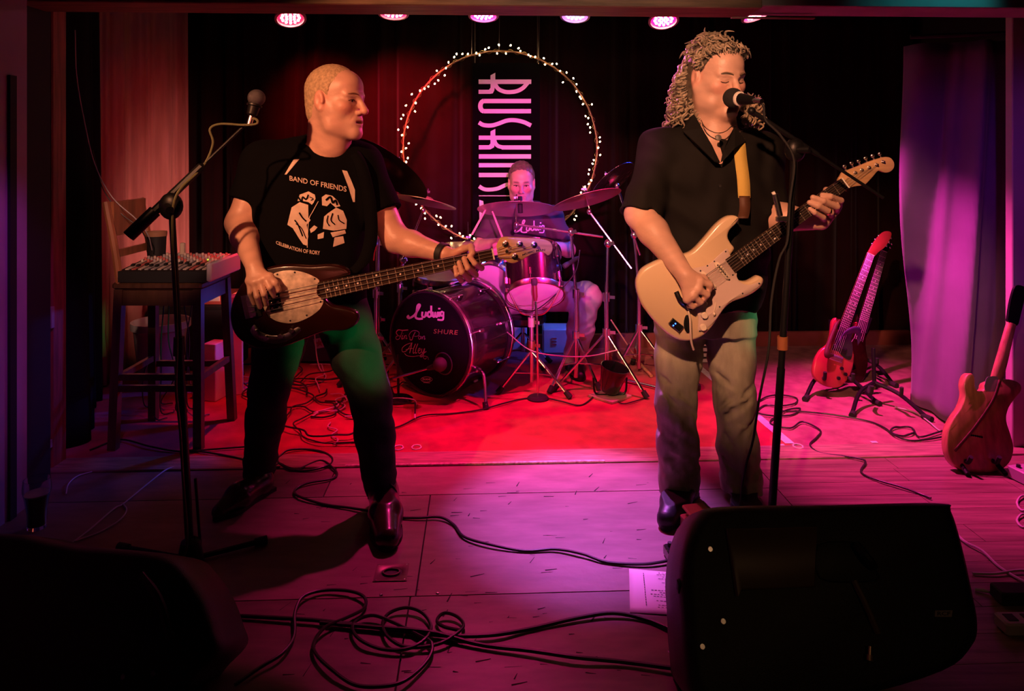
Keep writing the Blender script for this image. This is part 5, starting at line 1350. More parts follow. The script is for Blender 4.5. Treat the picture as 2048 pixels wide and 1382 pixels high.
# natural-wood guitar seen from behind at the right edge
R3 = Frame(P(1962, 940, 3.08), (1, 0, 0), (0.05, -0.95, 0.26)); z = zr(R3)
g3 = thing('electric_guitar', 'natural wood single-cutaway guitar seen from behind at the right edge', 'guitar', R3.at(*z(1100, 1500)))
M_ash = mat('natural_ash', (0.50, 0.22, 0.12), 0.35, streak=(2.5, 0.45, (14, 14, 1.2)), coat=0.3)
out = [(1045, 940), (1016, 958), (1002, 1010), (1008, 1070), (985, 1140), (940, 1205), (912, 1270), (905, 1345), (915, 1410), (945, 1465), (1000, 1500), (1080, 1515), (1160, 1512), (1230, 1490), (1275, 1440), (1290, 1370), (1272, 1290), (1248, 1210), (1262, 1140), (1300, 1085), (1334, 1040), (1326, 1000), (1280, 978), (1230, 975), (1190, 980), (1130, 1000), (1118, 1035), (1090, 1045), (1068, 1020), (1065, 965)]
MB().prism(smooth2([z(*p) for p in out], 3), R3, -0.044, 0.0, 0.005).build('body', M_ash, g3)
pl = MB().prism(smooth2([z(*p) for p in ((1136, 962), (1190, 958), (1196, 985), (1178, 1045), (1120, 1035), (1124, 990))], 2), R3, 0.0, 0.002).build('neck_plate', mat('lavender_steel', (0.6, 0.55, 0.65), 0.35, 0.6), g3)
a = Vector(z(1200, 985)); b_ = Vector(z(1285, 655)); ax = (b_ - a).normalized(); sd = Vector((-ax.y, ax.x)); mb = MB(); K = 9; vs = []
for e, (c, w_) in enumerate(((a, 0.056), (a + ax * 0.10, 0.052), (b_, 0.042))):
    for i in range(K):
        an = math.pi * i / (K - 1); p = c + sd * w_ / 2 * math.cos(an); vs.append(R3.at(p.x, p.y, -0.016 + (0.022 if e else 0.012) * math.sin(an)))
mb.add(vs, [(k * K + i, k * K + i + 1, (k + 1) * K + i + 1, (k + 1) * K + i) for k in (0, 1) for i in range(K - 1)] + [(0, K, 2 * K, 3 * K - 1, 2 * K - 1, K - 1), tuple(range(K)), tuple(range(2 * K, 3 * K))])
mb.build('neck', M_ash, g3)
c = b_; MB().prism(smooth2([tuple(c + ax * u + sd * v) for u, v in ((0, 0.02), (0.03, 0.028), (0.10, 0.034), (0.17, 0.03), (0.185, 0.0), (0.17, -0.02), (0.05, -0.024), (0, -0.02))], 3), R3, -0.016, -0.002).build('headstock', M_blackgloss, g3)
for i in range(6):
    p = Vector(z(1044, 1297)).lerp(Vector(z(1104, 1308)), i / 5); knob(R3, p, 0.0045, 0.002, M_blackgloss, g3, 'string_ferrule')
ribbon('strap', [R3.at(*z(1200, 980), 0.012), R3.at(*z(1150, 1100), 0.02), R3.at(*z(1040, 1260), 0.02), R3.at(*z(940, 1385), 0.012)], 0.012, M_leather, g3)
s3 = thing('guitar_stand', 'low black stand cradling the natural wood guitar', 'guitar stand', FL(1975, 950), 'guitar stands at the right')
bs_ = R3.at(*z(1100, 1500), -0.02); bs_.z = 0
for s in (-1, 1):
    MB().tube(catmull([bs_ + Vector((s * 0.02, 0.12, 0.16)), bs_ + Vector((s * 0.07, 0.05, 0.06)), bs_ + Vector((s * 0.08, -0.06, 0.012))], 5), 0.010, 8).build('leg', M_stand, s3)
    MB().tube(catmull([bs_ + Vector((s * 0.06, 0.06, 0.06)), bs_ + Vector((s * 0.06, -0.02, 0.045)), bs_ + Vector((s * 0.06, -0.05, 0.08))], 5), 0.009, 8).build('cradle_arm', M_foam, s3)
MB().tube([bs_ + Vector((0, 0.10, 0.17)), bs_ + Vector((0, 0.22, 0.012))], 0.010, 8).build('leg', M_stand, s3)

# ------------------------------------------------------------------ drum kit
CZ = 0.006                                     # carpet top
M_shell = mat('black_sparkle_shell', (0.018, 0.012, 0.016), 0.22, coat=0.6, nz=(160, 0.9))
M_blackhead = mat('black_drum_head', (0.006, 0.006, 0.007), 0.6, spec=0.15)
M_clearhead = mat('white_drum_head', (0.80, 0.74, 0.78), 0.35, nz=(8, 0.12))
M_bronze = mat('cymbal_bronze', (0.62, 0.45, 0.36), 0.38, 0.65, bump=(180, 0.15))
M_darkcym = mat('dark_cymbal', (0.06, 0.035, 0.03), 0.35, 1.0, bump=(180, 0.15))
M_rubber = mat('black_rubber', (0.012, 0.012, 0.012), 0.75)
M_hoopdark = mat('dark_hoop', (0.03, 0.018, 0.026), 0.25, coat=0.4)

def drum(name, label, C0, n, r, L, front, back, m_shell=M_shell, lugs=6, hoop=M_chrome, hw=0.022, group=None, loc=None):
    """a drum from its front head centre C0 (outward normal n) back along -n"""
    C0 = Vector(C0); n = nrm(n); C1 = C0 - n * L
    root = thing(name, label, 'drum', loc or Vector((C0.x, C0.y, CZ)), group)
    MB().lathe(C1, n, [(r - 0.006, 0), (r, 0), (r, L), (r - 0.006, L)], 48).build('shell', m_shell, root)
    for c, d, m in ((C0, 1, front), (C1, -1, back)):
        MB().lathe(c, n * d, [(0.0, 0.004), (r - 0.012, 0.004), (r - 0.002, 0.002), (r, -0.006)], 48).build('drum_head', m, root)
        MB().lathe(c, n * d, [(r + 0.001, -hw), (r + 0.010, -hw), (r + 0.012, -hw * 0.5), (r + 0.010, hw * 0.45), (r + 0.001, hw * 0.45)], 48, True).build('hoop', hoop, root)
    s = n.orthogonal().normalized(); u = n.cross(s)
    for k in range(lugs):
        a = 2 * math.pi * (k + 0.5) / lugs; d = s * math.cos(a) + u * math.sin(a)
        for c, e in ((C0, -1), (C1, 1)):
            b = MB(); p = c + n * e * (L * 0.24) + d * (r + 0.010)
            R = Matrix((d.cross(n), d, n)).transposed()
            b.box(p, (0.016, 0.020, 0.045), R, 0.004); lg_ = b.build('lug', M_chrome, root)
            MB().tube([p + d * 0.003, c + n * e * -0.004 + d * (r + 0.013)], 0.0032, 6).build('tension_rod', M_chrome, lg_)
            MB().box(c + n * e * 0.004 + d * (r + 0.010), (0.016, 0.014, 0.022), R, 0.003).build('claw', M_chrome, lg_)
    return root, C0, C1

n_k = nrm((-math.sin(math.radians(33)), -math.cos(math.radians(33)), 0))
Ck = P(861, 690, 4.05); Ck.z = 0.300
kd, C0, C1 = drum('bass_drum', 'black bass drum with white script lettering on its front head', Ck, n_k, 0.280, 0.40, M_blackhead, M_clearhead, M_shell, 8, M_hoopdark, 0.040)
KF = Frame(Ck + n_k * 0.0062, (math.cos(math.radians(33)), -math.sin(math.radians(33)), 0), n_k)
for c, d in ((C0, 1), (C1, -1)):
    MB().lathe(c, n_k * d, [(0.292, -0.012), (0.2945, -0.010), (0.2945, 0.004), (0.292, 0.006)], 48).build('hoop_inlay', M_chrome, kd)
kp = lambda x, y: KF.at(*KF.px(x, y))
kz = lambda zx, zy: (740 + zx / 4.606, 540 + zy / 4.606)
b = MB(); lud(b, lambda u, v: kp(815 + 73 * u / 100, 640 - 31 * v / 41), 1.35); b.build('lettering', M_logo, kd, smooth=0)
M_script = mat('pink_white_script', (0.72, 0.62, 0.62), 0.6)
def kscript(strokes, m):
    b = MB()
    for pts, w_ in strokes:
        uv = catmull([(*KF.px(*kz(*q)), 0) for q in pts], 6); b.stroke([(p.x, p.y) for p in uv], w_, KF, 0.0006)
    return b.build('lettering', m, kd, smooth=0)
W1 = 0.0050; W2 = 0.0030
kscript([([(255, 600), (242, 575), (262, 552), (300, 556), (352, 552)], W1), ([(300, 560), (285, 600), (268, 635), (245, 638), (240, 618), (262, 605), (285, 615)], W2), ([(300, 600), (293, 635), (306, 630)], W1), ([(305, 585), (306, 588)], W1), ([(316, 602), (312, 636), (325, 604), (336, 606), (332, 634), (345, 628)], W2),
         ([(372, 630), (360, 600), (385, 565), (420, 558), (450, 572), (450, 600), (425, 612), (405, 608)], W2), ([(418, 570), (400, 605), (388, 640), (375, 645), (366, 632)], W1), ([(468, 612), (452, 610), (448, 632), (462, 636), (472, 612), (470, 636)], W2), ([(482, 612), (480, 638), (492, 612), (504, 612), (500, 638), (512, 632)], W2)], M_script)
kscript([([(375, 672), (330, 690), (298, 720), (300, 752), (330, 748), (360, 715), (385, 670)], W2), ([(388, 668), (378, 715), (366, 765)], W1), ([(330, 735), (365, 725), (395, 722)], W2), ([(420, 680), (402, 725), (398, 765), (412, 760)], W1), ([(442, 678), (424, 725), (420, 765), (434, 760)], W1), ([(448, 745), (462, 735), (462, 722), (450, 725), (444, 750), (456, 768), (470, 756)], W1), ([(478, 724), (476, 756), (490, 756), (502, 724)], W1), ([(505, 722), (495, 770), (480, 798), (462, 795), (475, 778), (520, 750)], W1),
         ([(318, 768), (345, 790), (400, 796), (450, 790), (500, 792), (530, 800), (540, 826)], W2), ([(500, 792), (492, 808), (510, 820), (522, 806)], W2)], M_script)
b = MB(); text_fit(b, 'SHURE', lambda u, v: kp(*kz(585 + 225 * u, 585 + 12 * u - v * 42)), 0, 1, 0, 1, 0.12, 0.008, 1.12); b.build('lettering', mat('olive_lettering', (0.33, 0.28, 0.07), 0.6), kd, smooth=0)
b = MB(); ov = [kz(522 + 52 * math.cos(t), 1008 + 24 * math.sin(t)) for t in [2 * math.pi * k / 28 for k in range(29)]]
b.stroke([KF.px(*p) for p in ov], 0.0022, KF, 0.0006); text_fit(b, 'EVANS', lambda u, v: kp(*kz(485 + 74 * u, 1017 - 20 * v)), 0, 1, 0, 1, 0, 0.02)
b.stroke([KF.px(*kz(492, 1036)), KF.px(*kz(552, 1040))], 0.0022, KF, 0.0006); b.build('lettering', M_logo, kd, smooth=0)
# port hole with its ring
pc = KF.px(887, 727)
MB().lathe(KF.at(*pc, 0.0004), n_k, [(0.0, 0.0), (0.058, 0.0)], 28).build('port_hole', mat('port_dark', (0.002, 0.002, 0.002), 0.9), kd)
MB().lathe(KF.at(*pc, 0.0004), n_k, [(0.056, 0.0), (0.058, 0.003), (0.061, 0.003), (0.063, 0.0)], 28).build('port_ring', mat('port_grey', (0.16, 0.13, 0.13), 0.4), kd)
for s in (-1, 1):
    side = KF.U * s; a = Ck - n_k * 0.09 + side * 0.255 + Vector((0, 0, -0.13)); f = a + side * 0.13 + n_k * 0.10; f.z = CZ + 0.02
    sp_ = MB().tube(catmull([a, a + side * 0.06 + n_k * 0.02 + Vector((0, 0, -0.02)), f], 6), 0.009, 8).build('spur', M_chrome, kd)
    MB().cyl(f + (f - a).normalized() * -0.02, f + Vector((0, 0, -0.018)), 0.015, 0.017, 10).build('spur_foot', M_rubber, sp_)

def legs(root, hub, feet, z_hub, r=0.007, m=M_chrome, brace=True):
    """a double-braced tripod: legs from the sliding hub to the feet, braces to the lower collar"""
    for f in feet:
        f = Vector(f); f.z = CZ + 0.016; h = Vector((hub.x, hub.y, z_hub)); d = (f - h); s = d.cross(Vector((0, 0, 1))).normalized() * 0.007
        lg_ = MB().bar(h + d * 0.04, f, 0.016, 0.008).build('leg', m, root)
        MB().tube([h + s, f + s - d * 0.1], r * 0.55, 6).build('leg_brace', m, lg_)
        MB().cyl(f - d.normalized() * 0.03, f + d.normalized() * 0.012, 0.015, 0.017, 10).build('rubber_foot', M_rubber, lg_)
        if brace:
            MB().bar(Vector((hub.x, hub.y, z_hub * 0.42 + 0.01)), h + d * 0.55, 0.012, 0.004).build('brace', m, lg_)
def collar(root, p, r=0.02, h=0.035, m=M_chrome, name='collar'):
    b = MB(); b.lathe(p, (0, 0, 1), [(r * 0.6, -h / 2), (r, -h / 2), (r, h / 2), (r * 0.6, h / 2)], 14); c = b.build(name, m, root)
    MB().bar(Vector(p) + Vector((r * 0.7, -r * 0.3, 0)), Vector(p) + Vector((r * 2.2, -r * 0.8, 0)), 0.006, 0.018).build('wing_bolt', m, c)
def cymbal(label, c, n, r, m=M_bronze, bell=0.25, felt=True, name='cymbal', bow=0.09):
    c = Vector(c); n = nrm(n); root = thing(name, label, 'cymbal', c, 'cymbals of the drum kit')
    pr_ = [(0.006, bow * r + 0.022 * r / 0.2)]
    for t in (0.08, 0.16, 0.22, 0.26): pr_.append((r * t, bow * r * (1 - t * t) + 0.022 * r / 0.2 * math.sqrt(max(0, 1 - (t / 0.27) ** 2))))
    for t in (0.34, 0.5, 0.7, 0.85, 0.97, 1.0): pr_.append((r * t, bow * r * (1 - t * t)))
    top = [(a, h + 0.0016) for a, h in pr_]
    MB().lathe(c, n, pr_ + top[::-1], 56, True).build('bow', m, root)
    if felt:
        h = bow * r + 0.022 * r / 0.2
        MB().lathe(c, n, [(0.0, h + 0.012), (0.016, h + 0.012), (0.016, h), (0.0, h)], 14).build('felt', M_rubber, root)
        w_ = MB(); w_.cyl(c + n * (h + 0.01), c + n * (h + 0.045), 0.004, 0.004, 8); w_.box(c + n * (h + 0.026), (0.030, 0.006, 0.012)); w_.build('wing_nut', M_chrome, root)
    return root

# front tom on its basket stand
n_t = nrm((0.04, -0.616, -0.788)); Ct = P(1070, 591, 4.10)
tm, T0, T1 = drum('tom_drum', 'black sparkle tom with bright pink lower head tipped towards us', Ct, n_t, 0.162, 0.27, M_clearhead, M_clearhead, M_shell, 6)
ts = thing('snare_stand', 'chrome basket stand holding the tom in front of the bass drum', 'drum stand', FL(1062, 785))
hub = P(1063, 700, 4.12); base = Vector((hub.x, hub.y, 0))
MB().tube([base + Vector((0, 0, 0.06)), base + Vector((0, 0, 0.44))], 0.013, 12).build('tube', M_chrome, ts)
collar(ts, base + Vector((0, 0, 0.27)), 0.022, 0.05, mat('brass_lock', (0.7, 0.5, 0.3), 0.3, 1.0)); collar(ts, base + Vector((0, 0, 0.40)), 0.020, 0.05, M_cream_plastic)
legs(ts, base, [FL(998, 790), FL(1138, 800), FL(1085, 742)], 0.24)
for k in range(3):
    a = 2 * math.pi * k / 3 + 0.4; s = n_t.orthogonal().normalized(); u = n_t.cross(s); e = Ct + (s * math.cos(a) + u * math.sin(a)) * 0.176 - n_t * 0.01
    MB().tube(catmull([base + Vector((0, 0, 0.44)), base.lerp(Vector((e.x, e.y, 0)), 0.5) + Vector((0, 0, min(0.47, e.z * 0.5 + 0.2))), e], 5), 0.006, 8).build('basket_arm', M_chrome, ts)
    MB().cyl(e - n_t * 0.0, e + Vector((0, 0, 0.02)), 0.010, 0.010, 8).build('basket_tip', M_rubber, ts)

# snare at the left, second tom
sn, _, _ = drum('snare_drum', 'black snare drum with chrome hoops behind the bass drum', P(886, 552, 4.62), (0.03, -0.06, 1), 0.178, 0.13, M_clearhead, M_clearhead, M_blackgloss, 8)
ss = thing('snare_stand', 'chrome basket stand under the black snare drum', 'drum stand', Vector((P(886, 552, 4.62).x, 4.62, CZ)))
base = Vector((P(886, 552, 4.62).x, 4.63, 0))
MB().tube([base + Vector((0, 0, 0.06)), base + Vector((0, 0, 0.38))], 0.012, 10).build('tube', M_chrome, ss); legs(ss, base, [base + Vector((-0.22, -0.10, 0)), base + Vector((0.02, 0.22, 0)), base + Vector((0.20, -0.12, 0))], 0.22)
for k in range(3):
    a = 2 * math.pi * k / 3 + 0.5; e = base + Vector((0.192 * math.cos(a), 0.192 * math.sin(a), 0.50)); MB().tube(catmull([base + Vector((0, 0, 0.38)), base + Vector((0.1 * math.cos(a), 0.1 * math.sin(a), 0.41)), e], 5), 0.006, 8).build('basket_arm', M_chrome, ss)
n_2 = nrm((-0.42, -0.80, -0.36))
t2, A0, A1 = drum('tom_drum', 'small tom with pale head and many chrome lugs behind bass player hand', P(990, 566, 4.47), n_2, 0.128, 0.20, M_clearhead, M_clearhead, M_shell, 6)
th_ = MB(); th_.tube([A0 - n_2 * 0.1 + Vector((-0.10, -0.02, -0.06)), Vector((A0.x - 0.13, A0.y - 0.03, 0.60)), C1 + n_k * 0.12 + Vector((0.0, 0.0, 0.275))], 0.011, 10); th_.build('tom_holder', M_chrome, t2)

# cymbals
def boom_stand(label, base, z_top, clamp, tip, tail, feet, zh=0.30):
    base = Vector(base); r = thing('cymbal_stand', label, 'cymbal stand', Vector((base.x, base.y, CZ)), 'cymbal stands of the drum kit')
    MB().tube([base + Vector((0, 0, 0.05)), base + Vector((0, 0, 0.55))], 0.0125, 12).build('lower_tube', M_chrome, r)
    MB().tube([base + Vector((0, 0, 0.52)), Vector(clamp)], 0.0095, 10).build('upper_tube', M_chrome, r)
    collar(r, base + Vector((0, 0, 0.54)), 0.021, 0.05); collar(r, base + Vector((0, 0, zh)), 0.022, 0.04)
    c = Vector(clamp); b = MB(); b.ball(c, (0.022, 0.022, 0.026), 12, 8); b.bar(c + Vector((0.0, -0.03, 0)), c + Vector((0.03, -0.045, 0.01)), 0.008, 0.02); b.build('boom_clamp', M_chrome, r)
    if tip is not None:
        MB().tube([Vector(tail), Vector(tip)], 0.0068, 8).build('boom_arm', M_chrome, r)
        MB().ball(Vector(tip), (0.014, 0.014, 0.018)).build('tilter', M_chrome, r)
    legs(r, base, feet, zh)
    return r
cyR = P(1174, 400, 4.20); n_r = (-0.24, 0.27, 0.93)
cymbal('bronze crash cymbal tilted up at the right of the kit, beside the singer', cyR, n_r, 0.205)
b0 = FL(1212, 790); b0.y = 4.14; b0.x = (1213 - 1024) * 4.14 / FP
boom_stand('chrome boom cymbal stand nearest the singer', b0, 0.9, P(1216, 487, 4.14), cyR - nrm(n_r) * 0.05 + Vector((0.0, 0, -0.02)), P(1263, 537, 4.06), [FL(1108, 786), FL(1292, 800), FL(1222, 738)], 0.34)
MB().tube([P(1174, 400, 4.20) - nrm(n_r) * 0.06, P(1174, 400, 4.20) + nrm(n_r) * 0.03], 0.004, 8).build('stem', M_chrome, bpy.data.objects['cymbal_stand'])
cyC = P(1033, 419, 4.28); n_c = (0.0, 0.27, 0.96)
cymbal('large bronze cymbal in front of the drummer, underside towards us', cyC, n_c, 0.232)
b1 = Vector(((1152 - 1024) * 4.24 / FP, 4.24, 0))
s2 = boom_stand('chrome boom stand holding the cymbal in front of the drummer', b1, 0.9, P(1142, 464, 4.24), cyC - nrm(n_c) * 0.09, P(1206, 474, 4.22), [b1 + Vector((-0.16, -0.16, 0)), b1 + Vector((0.12, -0.10, 0)), b1 + Vector((0.05, 0.25, 0))], 0.30)
MB().tube([cyC - nrm(n_c) * 0.10, cyC + nrm(n_c) * 0.06], 0.0045, 8).build('stem', M_chrome, s2)
MB().cyl(P(1041, 426, 4.20), P(1040, 393, 4.22), 0.014, 0.014, 12).build('cymbal_sleeve', M_rubber, s2)
cyL = P(850, 405, 4.15); n_l = (0.20, 0.20, 0.96)
cymbal('bronze crash cymbal left of the drummer, below the dark ride', cyL, n_l, 0.182)
b2 = Vector(((800 - 1024) * 4.42 / FP, 4.42, 0))
boom_stand('chrome boom stand under the left crash cymbal, behind bass player arm', b2, 0.9, P(806, 520, 4.40), cyL - nrm(n_l) * 0.045, P(795, 548, 4.45), [b2 + Vector((-0.2, -0.1, 0)), b2 + Vector((0.1, -0.16, 0)), b2 + Vector((0.0, 0.24, 0))], 0.28)
cyD = P(778, 340, 4.00); n_d = (0.52, 0.42, 0.74)
cymbal('big dark ride cymbal tilted steeply beside bass player shoulder', cyD, n_d, 0.255, M_darkcym)
b3 = Vector(((752 - 1024) * 4.25 / FP, 4.25, 0))
boom_stand('chrome boom stand behind bass player carrying the dark ride cymbal', b3, 1.0, P(757, 470, 4.25), cyD - nrm(n_d) * 0.05, P(748, 520, 4.30), [b3 + Vector((-0.2, -0.05, 0)), b3 + Vector((0.12, -0.2, 0)), b3 + Vector((0.02, 0.22, 0))], 0.28)
cyP = P(1226, 362, 4.42); n_p = (-0.56, 0.44, 0.70)
cymbal('crumpled shiny splash cymbal at far right of the kit, half behind the singer', cyP, n_p, 0.16, mat('shiny_cymbal', (0.85, 0.8, 0.8), 0.22, 1.0, bump=(30, 0.9)))
b4 = Vector(((1278 - 1024) * 4.42 / FP, 4.42, 0))
boom_stand('chrome boom stand at far right behind the singer carrying the splash', b4, 1.0, P(1268, 470, 4.42), cyP - nrm(n_p) * 0.04, P(1280, 510, 4.42), [b4 + Vector((-0.18, -0.1, 0)), b4 + Vector((0.2, -0.12, 0)), b4 + Vector((0.0, 0.22, 0))], 0.30)
# hi-hats
hc = P(936, 492, 4.80)
hh = cymbal('pair of hi-hat cymbals behind bass player hand', hc, (0.04, -0.03, 1), 0.185, M_bronze, name='hi_hat', bow=0.07)
MB().lathe(hc, (0.04, -0.03, -1), [(0.006, 0.016), (0.05, 0.028), (0.06, 0.020), (0.185, 0.004), (0.185, 0.002), (0.06, 0.017), (0.05, 0.025), (0.006, 0.013)], 48, True).build('lower_cymbal', M_bronze, hh)
hs4 = thing('hi_hat_stand', 'chrome hi-hat stand left of the drummer', 'cymbal stand', Vector((hc.x, hc.y, CZ)))
MB().tube([Vector((hc.x, hc.y, 0.05)), Vector((hc.x, hc.y, hc.z - 0.012))], 0.010, 10).build('tube', M_chrome, hs4); MB().tube([Vector((hc.x, hc.y, hc.z + 0.07)), Vector((hc.x, hc.y, hc.z + 0.16))], 0.003, 6).build('pull_rod', M_chrome, hs4)
legs(hs4, Vector((hc.x, hc.y, 0)), [Vector((hc.x - 0.2, hc.y + 0.05, 0)), Vector((hc.x + 0.15, hc.y - 0.14, 0)), Vector((hc.x + 0.1, hc.y + 0.2, 0))], 0.24)
cq = P(757, 484, 4.55)
cymbal('small bronze cymbal behind bass player elbow', cq, (0.05, -0.02, 1), 0.14)
b5 = Vector((cq.x, cq.y, 0)); s5 = thing('cymbal_stand', 'straight chrome stand of the small cymbal behind bass player elbow', 'cymbal stand', Vector((b5.x, b5.y, CZ)), 'cymbal stands of the drum kit')
MB().tube([b5 + Vector((0, 0, 0.05)), b5 + Vector((0, 0, cq.z - 0.0))], 0.009, 10).build('tube', M_chrome, s5); collar(s5, b5 + Vector((0, 0, 0.6))); collar(s5, b5 + Vector((0, 0, 0.32)))
legs(s5, b5, [b5 + Vector((-0.2, -0.1, 0)), b5 + Vector((0.18, -0.1, 0)), b5 + Vector((0, 0.2, 0))], 0.24)

# throne
tq = Vector((P(1046, 590, 4.78).x, 4.80, 0)); th0 = thing('drum_throne', 'round black drum stool under the drummer', 'stool', Vector((tq.x, tq.y, CZ)))
MB().lathe(tq, (0, 0, 1), [(0, 0.24), (0.14, 0.24), (0.155, 0.255), (0.155, 0.29), (0.14, 0.305), (0, 0.31)], 28).build('seat', M_blackgloss, th0)
MB().tube([tq + Vector((0, 0, 0.05)), tq + Vector((0, 0, 0.24))], 0.014, 10).build('post', M_chrome, th0)
legs(th0, tq, [tq + Vector((0.17, -0.12, 0)), tq + Vector((-0.17, -0.12, 0)), tq + Vector((0, 0.2, 0))], 0.18, brace=False)

# drumsticks
for (a, b_), s in ((((944, 468, 4.34), (1000, 384, 4.52)), 0), (((986, 426, 4.30), (1008, 480, 4.40)), 1)):
    if s == 0: pts = [P(944, 468, 4.26), P(972, 420, 4.30), P(1006, 490, 4.36)]
w1 = [P(944, 469, 4.36), P(973, 416, 4.33)]; w2 = [P(1010, 488, 4.34), P(985, 424, 4.33)]
M_stick = mat('hickory', (0.70, 0.50, 0.36), 0.5)
for w_, s in ((w1, 'drumstick resting beside the hi-hat, leaning left of the drummer'), (w2, 'drumstick in the right hand of the drummer, seen below the big cymbal')):
    r = thing('drumstick', s, 'drumstick', w_[0], 'drumsticks'); d = (w_[1] - w_[0]).normalized(); b = MB(); L = 0.40
    e0 = w_[0]; b.tube([e0, e0 + d * (w_[1] - w_[0]).length * 0.8, e0 + d * (w_[1] - w_[0]).length], [0.0068, 0.0062, 0.004], 8); b.build('shaft', M_stick, r); MB().ball(w_[1], (0.005, 0.005, 0.006)).build('tip', M_stick, r)

# drum microphones
def pencil_mic(label, tip, tail, m=mat('mic_body', (0.03, 0.028, 0.03), 0.4), r=0.012, name='drum_microphone'):
    tip = Vector(tip); tail = Vector(tail); d = (tail - tip).normalized(); root = thing(name, label, 'microphone', tail)
    MB().lathe(tip, d, [(0, 0), (r * 1.2, 0.004), (r * 1.35, 0.02), (r * 1.2, 0.036), (r, 0.04)], 14).build('grille', mat('mic_grille', (0.10, 0.09, 0.10), 0.5, 0.6, bump=(700, 0.6)), root)
    MB().tube([tip + d * 0.038, tip + d * 0.10, tail], [r, r, r * 0.62], 12).build('handle', m, root)
    return root
tmic = pencil_mic('slim dark red microphone aimed at the tom head', P(1068, 556, 3.96), P(1071, 602, 3.95), mat('mic_dark_red', (0.20, 0.03, 0.04), 0.4), 0.014)
tms = thing('microphone_clip_stand', 'thin chrome mic holder rising in front of the tom', 'mic stand', FL(1076, 798))
MB().tube([FL(1076, 800), P(1074, 640, 3.95), P(1071, 603, 3.95)], 0.006, 8).build('rod', M_chrome, tms); MB().lathe(FL(1076, 800), (0, 0, 1), [(0.0, 0.022), (0.05, 0.022), (0.06, 0.012), (0.06, 0.0)], 24).build('base', M_rubber, tms)
rm = pencil_mic('black microphone slung low on the right cymbal stand', P(1126, 534, 4.16), P(1158, 514, 4.20))
md_ = thing('desk_mic_stand', 'low round-base mic stand in front of the bass drum', 'mic stand', FL(797, 803))
qb = FL(797, 803); qb.z = CZ
MB().lathe(qb, (0, 0, 1), [(0.0, 0.020), (0.066, 0.018), (0.078, 0.010), (0.080, 0.0)], 32).build('base', M_blackgloss, md_)
MB().tube([qb + Vector((0, 0, 0.02)), qb + Vector((-0.005, 0, 0.25))], 0.007, 8).build('pole', M_stand, md_)
MB().tube([P(786, 757, qb.y), P(826, 746, qb.y - 0.03), P(862, 735, qb.y - 0.03)], 0.006, 8).build('arm', M_chrome, md_)
km = thing('kick_microphone', 'dark ball-headed microphone at the bass drum port', 'microphone', P(879, 729, 3.86))
MB().ball(P(880, 729, 3.86), 0.038, 18, 12).build('grille', mat('mic_grille'), km); MB().tube([P(872, 732, 3.87), P(856, 737, 3.90)], [0.018, 0.011], 12).build('handle', mat('mic_body'), km)
# black can uplighter on its board
ul = thing('floor_can_light', 'black can floor light on a square board by the right cymbal stand', 'floor light', FL(1218, 797))
qb = FL(1220, 797); qb.z = CZ
MB().box(qb + Vector((0, 0, 0.008)), (0.17, 0.17, 0.014), Matrix.Rotation(0.75, 3, 'Z'), 0.002).build('board', mat('pale_board', (0.45, 0.33, 0.26), 0.6, nz=(12, 0.3)), ul)
ax = nrm((0.22, -0.15, 1)); c = qb + Vector((-0.005, 0.0, 0.035))
MB().lathe(c, ax, [(0.0, 0.0), (0.045, 0.0), (0.055, 0.015), (0.078, 0.14), (0.080, 0.145), (0.076, 0.145), (0.055, 0.05), (0, 0.05)], 28).build('can', M_blackgloss, ul)
MB().tube(catmull([c + Vector((-0.088, 0, 0.075)), c + Vector((-0.075, 0, -0.012)), c + Vector((0, 0, -0.018)), c + Vector((0.085, 0, -0.012)), c + Vector((0.098, 0, 0.075))], 5), 0.006, 6).build('yoke', M_stand, ul)
# cases behind the kit
M_case = mat('grey_case', (0.62, 0.60, 0.62), 0.45, nz=(6, 0.15))
for (x0, x1, y0, y1, d), s in (((1086, 1150, 660, 0, 4.90), 'pale flight case behind the drummer leg'), ((1000, 1054, 655, 0, 4.98), 'pale flight case behind the tom stand')):
    a = P(x0, y0, d); b_ = P(x1, y0, d); h = a.z; r = thing('equipment_case', s, 'case', Vector(((a.x + b_.x) / 2, d, CZ)))
    MB().box(((a.x + b_.x) / 2, d + 0.09, CZ + h / 2), (b_.x - a.x, 0.18, h), None, 0.008).build('body', M_case, r)
    for k in range(3): MB().box((a.x + 0.075, d - 0.002, h * 0.62 + CZ - 0.02 * k), (0.035, 0.006, 0.010), None, 0.001).build('catch', M_chrome, r)

